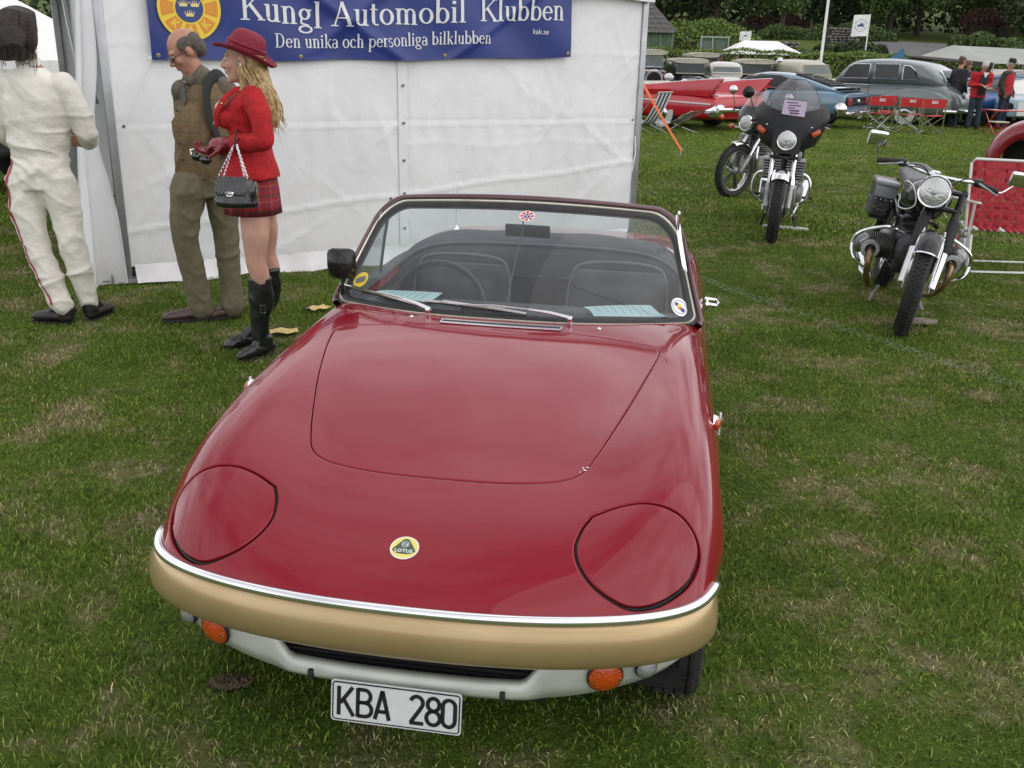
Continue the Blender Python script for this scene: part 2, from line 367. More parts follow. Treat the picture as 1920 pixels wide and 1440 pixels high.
def sheet(domain, holes, extra, du=.1, dv=.1, dom_rect=None):
    """triangulate the part of the (u,v) sheet inside domain and outside holes -> uv array, faces"""
    if dom_rect: u0, u1, v0, v1 = dom_rect
    else: A = np.array(domain); u0, v0 = A.min(0); u1, v1 = A.max(0)
    gu, gv = np.meshgrid(np.linspace(u0, u1, max(3, int((u1-u0)/du)+1)), np.linspace(v0, v1, max(3, int((v1-v0)/dv)+1)))
    G = np.stack([gu.ravel(), gv.ravel()], 1); loops = ([domain] if domain else [])+holes+extra
    if domain: G = G[pip(G, domain)]
    for h in holes: G = G[~pip(G, h)]
    G = G[~near(G, loops, du*.38)]
    pts = [Vector(p) for p in G]; E_ = []
    for lp in loops:
        n0 = len(pts); k = len(lp); pts += [Vector(p) for p in lp]; E_ += [(n0+i, n0+(i+1) % k) for i in range(k)]
    v, e, f, *_ = delaunay_2d_cdt(pts, E_, [], 0, 1e-7)
    V = np.array([tuple(x) for x in v]); Fa = np.array([list(x) for x in f]); C_ = V[Fa].mean(1); keep = np.ones(len(Fa), bool)
    if domain: keep &= pip(C_, domain)
    for h in holes: keep &= ~pip(C_, h)
    if dom_rect: keep &= (C_[:, 0] > u0) & (C_[:, 0] < u1) & (C_[:, 1] > v0) & (C_[:, 1] < v1)
    Fa = Fa[keep]; used = np.unique(Fa); mp_ = -np.ones(len(V), int); mp_[used] = np.arange(len(used))
    return V[used], mp_[Fa]
def skin(UV, Fa, off=0.0):
    P, Nn = surf(UV[:, 0], UV[:, 1], True)
    P = P+Nn*off
    return P, Nn, Fa
def skirt(mb, uv, outw, drop=.02):
    """edge turned down: ring on the skin, rolled over and dropped"""
    uv = np.array(uv); P, Nn = surf(uv[:, 0], uv[:, 1], True); t = np.roll(P, -1, 0)-np.roll(P, 1, 0); t /= np.linalg.norm(t, axis=1, keepdims=True)+1e-12
    o = np.cross(t, Nn)*outw; r = [P, P+o*.0012-Nn*.0012, P+o*.0016-Nn*.004, P+o*.0016-Nn*drop]
    G = [[tuple(p) for p in x] for x in r]; mb.grid(G, closed_u=True)
def orient(uv): A = np.array(uv); B = np.roll(A, -1, 0); return 1 if np.sum(A[:, 0]*B[:, 1]-B[:, 0]*A[:, 1]) > 0 else -1
def fix_n(o):
    bm = bmesh.new(); bm.from_mesh(o.data); bmesh.ops.remove_doubles(bm, verts=bm.verts[:], dist=.0002); bmesh.ops.recalc_face_normals(bm, faces=bm.faces[:]); bm.to_mesh(o.data); bm.free(); o.data.update()
def mir(poly): return [(-x, y) for x, y in poly][::-1]
_pod = bez([(.380, .390), (.362, .352), (.352, .305), (.362, .262), (.392, .224), (.436, .203), (.485, .200), (.542, .228), (.592, .280), (.618, .335), (.619, .376), (.588, .408), (.54, .424), (.486, .427), (.433, .415), (.380, .390)], 6)[:-1]
_half = bez([(0, .485), (.13, .487), (.23, .497), (.30, .514), (.343, .548), (.372, .62), (.405, .73), (.440, .86), (.468, .98), (.493, 1.10), (.508, 1.19), (.506, 1.235), (.47, 1.268), (.36, 1.30), (.20, 1.32), (0, 1.327)], 6)
_bon = _half+[(-x, y) for x, y in _half[::-1][1:-1]]
_ck = bez([(0, 1.44), (.30, 1.475), (.50, 1.545), (.585, 1.60)], 5)+bez([(.600, 1.66), (.602, 1.95), (.605, 2.25), (.585, 2.42), (.48, 2.52), (.25, 2.56), (0, 2.57)], 5)
_cock = _ck+[(-x, y) for x, y in _ck[::-1][1:-1]]
WY, WR, AR = .73, .29, .335
def arch(yc, sgn):
    poly = [(yc+AR*math.cos(a), .30+AR*math.sin(a)) for a in np.linspace(0, PI, 26)]
    lim = (5.2, 8) if sgn > 0 else (-8, -5.2)
    uv = [(u, v) for (u, v) in to_uv(poly, (1, 2), lim)]
    uv = [(min(8.3, u) if sgn > 0 else max(-8.3, u), v) for u, v in uv]
    return [(8.3*sgn, uv[0][1])]+uv+[(8.3*sgn, uv[-1][1])]
_dr = bez([(1.63, .745), (1.60, .62), (1.575, .48), (1.60, .34), (1.66, .27)], 6)+bez([(1.80, .255), (2.1, .25), (2.30, .27)], 4)+bez([(2.40, .36), (2.455, .50), (2.47, .63), (2.455, .735)], 6)
def side_uv(poly, sgn): return to_uv(poly, (1, 2), (4.3, 8) if sgn > 0 else (-8, -4.3))
def gap_panel(name, poly, m, gap=.0028, comp=(0, 1), lim=(-6, 6), lift=0, label=None, du=.1):
    inner = to_uv(off2(poly, -gap), comp, lim); inner2 = to_uv(off2(poly, -gap-.004), comp, lim)
    V, Fa = sheet(inner, [], [inner2], du, du); P, Nn, Fa = skin(V, Fa)
    if lift:
        c0 = np.array(poly).mean(0); rr0 = np.linalg.norm(P[:, :2]-c0, axis=1)/.125; P = P+Nn*(lift*np.clip(1-rr0**2, 0, 1))[:, None]*np.sign(Nn[:, 2:3])
    mb = MB(); mb.add(P, Fa); skirt(mb, inner, 1*orient(inner))
    o = mb.build(name, m, car, angle=None); fix_n(o)
    if label: o['label'] = label
    return o
holes = []; extra = []; bodymb = MB(); sk = []
for poly, comp, lim, g in [(_bon, (0, 1), (-6, 6), .0022), (_pod, (0, 1), (-6, 6), .0060), (mir(_pod), (0, 1), (-6, 6), .0060), (_dr, (1, 2), (4.3, 8), .002), (_dr, (1, 2), (-8, -4.3), .002)]:
    h = to_uv(off2(poly, g), comp, lim); holes.append(h); extra.append(to_uv(off2(poly, g+.004), comp, lim)); sk.append((h, .025))
ck = to_uv(_cock); holes.append(ck); sk.append((ck, .04))
for yc in (WY, WY+2.134):
    for s_ in (1, -1): holes.append(arch(yc, s_))
V, Fa = sheet(None, holes, extra, .1, .1, (-8, 8, 0, NR)); P, Nn, Fa = skin(V, Fa)
bodymb.add(P, Fa)
for h, d in sk: skirt(bodymb, h, -1*orient(h), d)
for h in holes[-4:]:
    uv = np.array(h[1:-1]); Pp, Nq = surf(uv[:, 0], uv[:, 1], True); inw = Pp.copy(); inw[:, 0] *= .72
    bodymb.grid([[tuple(p) for p in Pp], [tuple(p) for p in inw]])
body = bodymb.build('body', paint, car, angle=None); fix_n(body)
gap_panel('bonnet', _bon, paint)
for p_ in (_pod, mir(_pod)):
    gap_panel('headlight_cover', p_, paint, .0035, lift=.006)
    ring = off2(p_, .0012); pts = [top(x, y, -.011)[0] for x, y in ring]
    MB().tube(pts, .0042, 6, closed=True).build('rubber_seal', rubber, car)
for s_ in (1, -1):
    lim = (4.3, 8) if s_ > 0 else (-8, -4.3); gap_panel('door', _dr, paint, .002, (1, 2), lim)
# underside / inner tub
mb = MB(); mb.box((0, 1.95, .20), (1.22, 3.1, .03)); mb.box((0, 1.38, .48), (1.15, .03, .52)); mb.box((0, 2.62, .45), (1.15, .03, .45))
mb.box((0, .70, .40), (.60, .60, .24)); mb.box((0, 3.2, .42), (1.0, .8, .38))
for s_ in (1, -1): mb.box((s_*.585, 1.98, .45), (.02, 1.2, .5))
mb.build('floor_pan', dark, car)
# wheels
def wheel(x, y, steer=0):
    w = empty('wheel'); w.parent = car; w.location = (x, y, WR-.005); w.rotation_euler = (0, 0, steer); sg = 1 if x > 0 else -1
    prof = [(.165, -.055), (.20, -.072), (.25, -.078), (.278, -.07), (.287, -.055)]
    tp = []
    for gx in (-.042, -.014, .014, .042): tp += [(.2885, gx-.012), (.2890, gx-.003), (.282, gx-.002), (.282, gx+.002), (.2890, gx+.003), (.2885, gx+.012)]
    prof += tp+[(.287, .055), (.278, .07), (.25, .078), (.20, .072), (.165, .055)]
    t = MB().lathe(prof, axis='x', n=64, closed=True)
    for k in range(64):
        for gx in (-.028, 0, .028): a = 2*PI*(k+.5*(gx == 0))/64; t.box((gx, .2893*math.cos(a), .2893*math.sin(a)), (.018, .004, .004), (math.degrees(a), 0, 0))
    t.build('tyre', tyre_m, w, angle=30)
    r = MB().lathe([(.17, -.05), (.155, -.03), (.15, .03), (.165, .055), (.172, .058), (.16, .045), (.12, .035), (.06, .05), (.04, .06), (.001, .062)], axis='x', n=40)
    o = r.build('rim', mat('wheel silver', (.5, .5, .5), .3, .8), w); o.scale.x = sg
    return w
wheel(.597, WY, -.03); wheel(-.585, WY, -.03); wheel(.59, WY+2.134); wheel(-.59, WY+2.134)
# bumper, swept along the nose line
us = np.concatenate([np.linspace(-5.98, 5.98, 150)]); C0 = surf(us, us*0); tg = np.gradient(C0, axis=0); tg[:, 2] = 0; tg /= np.linalg.norm(tg, axis=1, keepdims=True)
outn = np.stack([tg[:, 1], -tg[:, 0], 0*tg[:, 0]], 1)
def sweep(prof, wfun=None, closed=True):
    G = []
    for p_, o_, u_ in zip(C0, outn, us):
        k = 1 if wfun is None else wfun(abs(u_)); G.append([tuple(p_+o_*a*k+np.array([0, 0, b])) for a, b in prof])
    return G
bp_ = bez([(-.002, -.006), (.010, -.008), (.018, -.017), (.027, -.040), (.031, -.066), (.027, -.091), (.015, -.110), (-.004, -.118), (-.03, -.116)], 4)
mb = MB(); G = sweep(bp_, lambda a: 1-.7*min(1, max(0, (a-4.9)/1.0))); mb.grid(G); mb.F += [tuple(range(len(bp_))), tuple(reversed([len(mb.V)-len(bp_)+i for i in range(len(bp_))]))]; mb.M += [0, 0]
o = mb.build('bumper', gold, car, angle=60); o['label'] = 'gold painted wraparound bumper'
mb = MB(); sp = [(-.006, .006), (0, .0085), (.005, .0085), (.0095, .0065), (.0120, .0025), (.0128, -.002), (.0125, -.007), (.009, -.010), (-.004, -.010)]
G = sweep([(a+.002, b*1.0+.003) for a, b in sp]); mb.grid(G, closed_u=True)
mb.F += [tuple(range(len(sp))), tuple(reversed([len(mb.V)-len(sp)+i for i in range(len(sp))]))]; mb.M += [0, 0]
mb.build('bumper_trim', mat('bright trim', (.86, .86, .88), .16, .95, noise=.04), car, angle=40)
# valance below the bumper with the air slot in its middle
def vz(u): return 1 if abs(u) < 2.35 else 0
vm = MB(); G = []
for p_, o_, u_ in zip(C0, outn, us):
    a = abs(p_[0]); e = np.clip((a-.26)/.06, 0, 1); e = e*e*(3-2*e)     # 0 in the slot, 1 outside
    fade = np.clip((a-.30)/.36, 0, 1)
    zt = -.113*e+(-.168)*(1-e); zb = -.215+.050*fade**1.6; q = -.030+.010*(1-e)
    pr_ = [(q-.010, zt-.02*(1-e)), (q-.008*(1-e), zt), (q+.008, zt-.008), (q+.014-.01*fade, zt*.4+zb*.6), (q+.006-.02*fade, zb+.004), (q-.01-.02*fade, zb), (q-.06, zb+.008)]
    G.append([tuple(p_+o_*c+np.array([0, 0, b])) for c, b in pr_])
vm.grid(G); o = vm.build('valance', silver, car, angle=None)
gm = MB(); gm.box((0, .185, .33), (.62, .01, .11))
for k in range(3): gm.box((0, .172, .318+.014*k), (.58, .006, .004))
gm.build('grille', dark, car)
for x in (-.200, .225): MB().box((x, .108, .328), (.012, .012, .022), bev=.002).build('slot_bracket', rubber, car)
for x, z in ((-.155, .305), (.10, .302)): MB().lathe([(.004, 0), (.003, .002), (.001, .003)], (x, .108, z), axis='y', n=8).build('screw', dark, car)
# front lamps
def on_valance(x): # plan position of the valance face
    i = int(np.argmin(abs(C0[:, 0]-x))); return C0[i]+outn[i]*-.018, outn[i]
for x, z, r, n_, m_ in ((-.463, .356, .038, 'indicator', amber), (.446, .356, .038, 'indicator', amber), (-.545, .366, .024, 'side_lamp', mat('clear lens', (.30, .31, .31), .1, .3, coat=1, bump=.6, bscale=200)), (.533, .366, .024, 'side_lamp', None)):
    m_ = m_ or MATS['clear lens']; p_, o_ = on_valance(x); ang = math.atan2(o_[0], -o_[1])
    e = empty(n_); e.parent = car; e.location = (p_[0], p_[1], z); e.rotation_euler = (math.radians(8), 0, ang)
    MB().lathe([(r*1.06, .0), (r*1.08, -.005), (r*1.02, -.008)], axis='y', n=24, closed=True).build('bezel', rubber, e)
    MB().lathe([(r*1.02, -.004), (r*.98, -.009), (r*.8, -.014), (r*.45, -.019), (.001, -.021)], axis='y', n=24).build('lens', m_, e)
    if n_ == 'indicator':
        for s_ in (1, -1): MB().lathe([(.004, 0), (.003, .003), (.001, .004)], (s_*r*.86, -.017, 0), axis='y', n=8, rot=None).build('screw', chrome, e)
# number plate, leaning back a little
white_pl = mat('plate white', (.62, .63, .64), .35, noise=.06, nscale=30, coat=.3)
np_ = empty('number_plate'); np_.parent = car; np_.location = (-.008, .105, .272); np_.rotation_euler = (math.radians(-10), 0, 0)
PW, PH = .292, .096
b = MB(); b.prism(rrect(PW, PH, .008), .003, (0, 0, 0), (1, 0, 0), (0, 0, 1), (0, -1, 0)); b.build('plate_back', white_pl, np_)
rim = [Vector((x, -.0035, z)) for x, z in rrect(PW-.009, PH-.009, .006)]; MB().tube(rim, .0016, 5, closed=True).build('plate_border', black_gloss, np_)
ink = mat('plate ink', (.012, .012, .012), .4)
def glyphs(name, strokes, th, m, parent, y=-.0035, x0=0, z0=0, sc=1):
    mb = MB()
    for st in strokes:
        p_ = [Vector((x0+a*sc, y, z0+c*sc)) for a, c in st]; cl = (p_[0]-p_[-1]).length < 1e-6
        if cl: p_ = p_[:-1]
        L_ = []; R_ = []; k = len(p_)
        for i in range(k):
            a = p_[(i-1) % k] if (cl or i) else p_[i]; b_ = p_[(i+1) % k] if (cl or i < k-1) else p_[i]
            t = (b_-a).normalized(); n = Vector((-t.z, 0, t.x))*th*sc/2
            L_.append(p_[i]+n); R_.append(p_[i]-n)
        if cl: L_.append(L_[0]); R_.append(R_[0])
        mb.grid([L_, R_])
    o = mb.build(name, m, parent, smooth=False); return o
def arc(cx, cz, rx, rz, a0, a1, n=12): return [(cx+rx*math.cos(math.radians(a0+(a1-a0)*i/n)), cz+rz*math.sin(math.radians(a0+(a1-a0)*i/n))) for i in range(n+1)]
GL = {'K': [[(0, 0), (0, 1)], [(.46, 1), (.05, .42)], [(.16, .56), (.50, 0)]],
 'B': [[(.0, .0), (0, 1)], [(0, .955), (.22, .955)]+arc(.22, .735, .20, .22, 90, -90)+[(0, .515)], [(0, .045), (.24, .045)]+arc(.24, .28, .22, .235, -90, 90)+[(0, .515)]],
 'A': [[(0, 0), (.235, 1)], [(.235, 1), (.47, 0)], [(.08, .28), (.39, .28)]],
 '2': [arc(.22, .74, .20, .215, 165, -20)+[(.33, .52), (.03, .05)], [(0, .045), (.46, .045)]],
 '8': [arc(.22, .74, .19, .215, 0, 360, 20), arc(.22, .28, .22, .235, 0, 360, 20)],
 '0': [arc(.22, .74, .20, .215, 0, 180)+arc(.22, .26, .20, .215, 180, 360)+[(.42, .74)]]}
for ch, x in (('K', -.134), ('B', -.091), ('A', -.052), ('2', .026), ('8', .063), ('0', .0975)):
    s_ = .068; glyphs('letter', GL[ch], .135, ink, np_, x0=x+.006, z0=-.034, sc=s_)
# round nose badge
def decal_basis(x, y, off=.0006):
    p_, n = top(x, y, off); n = n.normalized(); r_ = (Vector((1, 0, 0))-n*n.x).normalized(); u_ = n.cross(r_); return p_, r_, u_, n
def disc(mb, r, h, n=40, c=(0, 0), sy=1): mb.prism([(c[0]+r*math.cos(2*PI*i/n), c[1]+r*sy*math.sin(2*PI*i/n)) for i in range(n)], h); return mb
p_, r_, u_, n_ = decal_basis(-.025, .256); bd = empty('badge'); bd.parent = car
bd.matrix_local = Matrix((r_, u_, n_)).transposed().to_4x4(); bd.location = p_
yel = mat('badge yellow', (.72, .62, .12), .35, coat=1); wht = mat('badge white', (.75, .75, .72), .35, coat=.5); grn = mat('badge green', (.02, .055, .03), .35, coat=1)
disc(MB(), .0325, .0012).build('badge_rim', wht, bd); o = disc(MB(), .0295, .0004).build('badge_disc', yel, bd); o.location.z = .0012
tri = catloop([(-.026, -.008), (-.015, -.0165), (0, -.018), (.015, -.0165), (.026, -.008), (.018, .006), (.007, .022), (0, .025), (-.007, .022), (-.018, .006)], 4)
o = MB().prism(tri, .0004).build('badge_shield', grn, bd); o.location.z = .0016
text('LOTUS', 'lettering', .0125, wht, bd, (0, -.0095, .0021), ext=.0001, bold=.0003, spacing=1.1)
mb = MB(); mb.tube([(.0085*math.cos(a)*.95, .0095+.0085*math.sin(a), .0022) for a in np.linspace(0, 2*PI, 24)[:-1]], .0006, 4, closed=True)
for q in (arc(-.002, .0095, .004, .0045, 50, 310), arc(.0025, .0115, .0028, .0022, -90, 90), arc(.0025, .0072, .0032, .0022, -90, 90), [(.0025, .005), (.0025, .0137)], arc(0.002, .010, .0055, .002, 120, 300)): mb.tube([(a, c, .0022) for a, c in q], .0005, 4)
mb.build('monogram', wht, bd)
# windscreen: frame, rubber, bright strip, pane
ws = empty('windscreen'); ws.parent = car
def ws_out(g=0):
    """rounded outline in s,t; g grows it"""
    o = []; cs = .10; ct = .17
    a0, a1, b0, b1 = -1-g*.6, 1+g*.6, -g*1.0, 1+g*.9
    def corner(cx, cy, rx, ry, st): return [(cx+rx*math.cos(math.radians(st+90*i/8)), cy+ry*math.sin(math.radians(st+90*i/8))) for i in range(9)]
    o += [(s, b0) for s in np.linspace(a0+.06, a1-.06, 40)]
    o += corner(a1-.06, b0+.08, .06, .08, -90); o += [(a1, t) for t in np.linspace(b0+.12, b1-.3, 10)]
    o += corner(a1-.16, b1-.26, .16, .26, 0); o += [(s, b1) for s in np.linspace(a1-.2, a0+.2, 36)]
    o += corner(a0+.16, b1-.26, .16, .26, 90); o += [(a0, t) for t in np.linspace(b1-.3, b0+.12, 10)]
    o += corner(a0+.06, b0+.08, .06, .08, 180); return o
def ws_band(g0, g1, h0, h1, name, m, ring=4):
    A = ws_out(g0); B = ws_out(g1); G = []
    for k in range(ring+1):
        f = k/ring; hh = math.sin(PI*f); G.append([tuple(WS(a[0]*(1-f)+b_[0]*f, a[1]*(1-f)+b_[1]*f, -(h0*(1-f)+h1*f)-0)) if 0 else tuple(WS(a[0]*(1-f)+b_[0]*f, a[1]*(1-f)+b_[1]*f, -(h0+(h1-h0)*hh))) for a, b_ in zip(A, B)])
    G.append([tuple(WS(b_[0], b_[1], .008)) for b_ in B]); G.append([tuple(WS(a[0], a[1], .008)) for a in A]); G.append(G[0])
    o = MB().grid(G, closed_u=True).build(name, m, ws, angle=60); fix_n(o); return o

sgn_ = -1
_q = WS(0, .5, .01)-WS(0, .5)
if _q[1] > 0:   # make positive offsets point out of the car
    _WS = WS
    def WS(s, t, off=0): return _WS(s, t, -off)
def ws_band(g0, g1, h0, h1, name, m, ring=4):
    A = ws_out(g0); B = ws_out(g1); G = []
    for k in range(ring+1):
        f = k/ring; hh = math.sin(PI*f)
        G.append([tuple(WS(a[0]*(1-f)+b_[0]*f, a[1]*(1-f)+b_[1]*f, h0+(h1-h0)*hh)) for a, b_ in zip(A, B)])
    G.append([tuple(WS(b_[0], b_[1], -.008)) for b_ in B]); G.append([tuple(WS(a[0], a[1], -.008)) for a in A]); G.append(G[0])
    o = MB().grid(G, closed_u=True).build(name, m, ws, angle=60); fix_n(o); return o
ws_band(-.035, .035, 0, .007, 'rubber_seal', rubber)
ws_band(.032, .060, .001, .0075, 'outer_rubber', rubber)
ws_band(.018, .036, .0055, .0105, 'bright_strip', ivory)
# red frame over the sides and top only
A = ws_out(.055); B = ws_out(.10); nA = len(A); i0, i1 = 44, nA-4
G = []
for f, h in ((0, 0), (.15, .008), (.5, .012), (.9, .008), (1, -.002), (1, -.03), (0, -.03)):
    G.append([tuple(WS(A[i][0]*(1-f)+B[i][0]*f, A[i][1]*(1-f)+B[i][1]*f, h)) for i in range(i0, i1)])
G.append(G[0]); o = MB().grid(G).build('frame', mat('screen frame paint', (.07, .008, .014), .3, coat=1, noise=.2), ws, angle=60); fix_n(o)
# pane
ol = ws_out(0); G = []
gp_ = MB(); ctr = (0, .5); rings = []
for k in range(1, 13):
    f = k/12; rings.append([tuple(WS(p[0]*f, .5+(p[1]-.5)*f)) for p in ol])
gp_.grid(rings, closed_u=True); n0 = len(gp_.V); gp_.V.append(tuple(WS(0, .5))); gp_.M += [0]*len(ol); gp_.F += [(n0, (i+1) % len(ol), i) for i in range(len(ol))]
gp_.build('pane', glass('windscreen glass', (.80, .87, .87), .05, dens=.065), ws, angle=None)  # dens greys the pane in place of reflected haze
# stickers on the pane
def sticker(s, t, r, build, tilt=0, name='sticker', sy=1):
    c_ = Vector(WS(s, t, .0015)); X_ = (Vector(WS(s+.01, t))-Vector(WS(s-.01, t))).normalized(); U_ = (Vector(WS(s, t+.01))-Vector(WS(s, t-.01))); U_ = (U_-X_*U_.dot(X_)).normalized(); N_ = X_.cross(U_)
    e = empty(name); e.parent = ws; e.matrix_local = Matrix((X_, U_, N_)).transposed().to_4x4() @ Matrix.Rotation(tilt, 4, 'Z'); e.location = c_; build(e, r); return e
red_e = mat('emblem red', (.55, .045, .02), .4); yel_e = mat('emblem yellow', (.80, .58, .04), .4); blu_e = mat('emblem blue', (.03, .055, .20), .4); whi_e = mat('emblem white', (.78, .78, .78), .4); gol_e = mat('emblem gold', (.75, .62, .25), .35)
orange_e = mat('emblem orange', (.68, .17, .03), .4)
def ringm(mb, r0, r1, h, a0=0, a1=360, n=48, z=0):
    A0 = [(math.radians(a0+(a1-a0)*i/n)) for i in range(n+1)]
    return mb.grid([[(r0*math.cos(a), r0*math.sin(a), z+h) for a in A0], [(r1*math.cos(a), r1*math.sin(a), z+h) for a in A0]])
def crown(mb, cx, cy, w, z):
    h = w*.62; pts = [(-.5, -.5), (.5, -.5), (.5, -.28), (.62, .25), (.36, .0), (.28, .42), (.12, .02), (0, .55), (-.12, .02), (-.28, .42), (-.36, 0), (-.62, .25), (-.5, -.28)]
    mb.prism([(cx+a*w, cy+b_*h) for a, b_ in pts], w*.01, (0, 0, z)); 
    for a, b_ in ((-.62, .34), (-.28, .52), (0, .66), (.28, .52), (.62, .34)): disc(mb, w*.075, z+w*.01, 8, (cx+a*w, cy+b_*h))
def emblem(e, r, ringcol=None, rays=True, letters=True, rim=yel_e, wheelc=None):
    """club wheel: yellow rim and spokes over ribbed orange, blue hub with three crowns"""
    wheelc = wheelc or orange_e; q = r*.004
    disc(MB(), r, q).build('emblem_rim', rim, e); mb = MB()
    for k in range(8):
        a0 = 45*k+(0 if not letters else 0)+6+22.5; ringm(mb, r*.50, r*.90, q*2, a0, a0+33, 8)
    mb.build('emblem_segments', wheelc, e)
    if rays:
        mb = MB()
        for k in range(8):
            for j in range(9): ringm(mb, r*(.52+.042*j), r*(.532+.042*j), q*2.6, 45*k+22.5+8, 45*k+22.5+37, 6)
        mb.build('emblem_ribs', rim, e)['kind'] = 'stuff'
    o = disc(MB(), r*.44, q*3).build('emblem_hub', blu_e, e)
    mb = MB(); [crown(mb, x*r, y*r, r*.24, q*3.2) for x, y in ((-.18, .12), (.18, .12), (0, -.18))]; mb.build('crowns', gol_e if letters else whi_e, e)
    if letters:
        for ch, a in (('K', 225), ('A', 270), ('K', 315)):
            t = math.radians(a); text(ch, 'letter', r*.34, rim, e, (r*.69*math.cos(t), r*.69*math.sin(t), q*4), (0, 0, t+PI/2), ext=q*.3, bold=r*.012)
sticker(.035, .905, .027, lambda e, r: emblem(e, r, rays=False, letters=False, rim=whi_e, wheelc=red_e))
def yst(e, r):
    o = disc(MB(), r, .0004, 32, sy=1.0).build('sticker_disc', yel_e, e); o = MB().prism(rrect(r*1.35, r*.8, r*.25), .0004).build('sticker_panel', mat('sticker grey', (.15, .17, .13), .5), e); o.location.z = .0005
sticker(-.925, .21, .032, yst, .35)
def bst(e, r):
    disc(MB(), r, .0004, 32, sy=1.15).build('sticker_disc', whi_e, e); mb = MB(); ringm(mb, r*.78, r*.84, .0006); mb.build('sticker_ring', blu_e, e)
    for i, (c_, a, b_) in enumerate(((blu_e, -.3, .3), (red_e, .05, -.1), (blu_e, .35, -.35), (yel_e, 0, .15))): o = disc(MB(), r*.26, .0004, 7, (a*r, b_*r)).build('sticker_patch', c_, e); o.location.z = .0005+.0002*i
sticker(.945, .13, .031, bst, -.2)
# interior mirror on its rod
im = MB(); im.box((.012, 1.83, 1.012), (.165, .014, .046), (6, 0, -3), .006); im.build('interior_mirror', mat('mirror back', (.03, .03, .032), .4), car)
MB().tube([(.0, 1.42, .80), (-.005, 1.60, .90), (.0, 1.79, 1.02), (.0, 1.80, 1.085)], .0028, 6).build('mirror_rod', mat('grey rod', (.10, .10, .10), .4, .6), car)
# wipers
def wiper(px, sb0, sb1, tb0, tb1):
    w = empty('wiper'); w.parent = car; P_ = top(px, 1.385, .0)[0]
    MB().lathe([(.010, -.004), (.010, .012), (.008, .020), (.009, .022), (.008, .032), (.004, .036), (.001, .037)], P_, n=16, rot=(18, 0, 0)).build('pivot', chrome, w)
    mid = Vector(WS((sb0+sb1)/2, (tb0+tb1)/2, .022)); P0 = P_+Vector((0, -.004, .028))
    k1 = P0.lerp(mid, .42)+Vector((0, -.006, .012))
    MB().tube([P0+Vector((.008, 0, 0)), P0.lerp(k1, .5)+Vector((0, 0, .004)), k1], [.0105, .0095, .0065], 8, flat=.6).tube([k1, k1.lerp(mid, .6)+Vector((0, 0, .004)), mid], .0028, 6).build('arm', mat('wiper steel', (.70, .70, .71), .2, .95), w)
    bl = MB(); fr = MB(); pts = [Vector(WS(sb0+(sb1-sb0)*k/10, tb0+(tb1-tb0)*k/10, .005)) for k in range(11)]; pts2 = [Vector(WS(sb0+(sb1-sb0)*k/10, tb0+(tb1-tb0)*k/10, .008+.012*math.sin(PI*k/10))) for k in range(11)]
    bl.tube(pts, .0028, 5); fr.tube(pts2, .0042, 6); fr.tube([pts2[2]+Vector((0, 0, .004)), mid, pts2[8]+Vector((0, 0, .004))], .0034, 6)
    bl.build('blade_rubber', rubber, w); fr.build('blade_frame', MATS['wiper steel'], w)
wiper(-.248, -1.04, -.50, .125, .045); wiper(.219, -.46, .12, .085, .035)
for x in (-.30, .315): 
    MB().lathe([(.007, 0), (.007, .006), (.004, .009), (.001, .010)], top(x, 1.372, 0)[0], n=12, rot=(12, 0, 0)).build('washer_jet', chrome, car)
# cowl vent grille
mb = MB(); G = []
for s0, s1 in ((-1, 1),):
    up_ = [top(x, 1.352+.02*(x/.19)**2*.3, .0045)[0] for x in np.linspace(-.195, .195, 14)]; lo_ = [top(x, 1.328+.02*(x/.19)**2*.3, .0045)[0] for x in np.linspace(-.195, .195, 14)]
    mb.tube(up_, .0032, 6); mb.tube(lo_, .0032, 6); mb.tube([up_[0], lo_[0]], .0032, 6); mb.tube([up_[-1], lo_[-1]], .0032, 6)
mb.build('cowl_vent', chrome, car); mb = MB(); mb.grid([[p+Vector((0, 0, -.002)) for p in up_], [p+Vector((0, 0, -.002)) for p in lo_]]); mb.build('vent_mesh', mat('vent dark', (.04, .04, .045), .4, .5), car)
# door mirror on the far side, on its stalk
dm = empty('door_mirror'); dm.parent = car; 
remesh('mirror_shell', MB().box((-.612, 1.60, .905), (.105, .035, .115), (8, 0, 8), .02).ell((-.612, 1.585, .905), (.05, .03, .055)), .006, black_gloss, dm, smooth=8)
MB().tube([(-.615, 1.60, .775), (-.612, 1.595, .81), (-.61, 1.60, .86)], [.008, .006, .006], 8).build('stalk', black_gloss, dm)
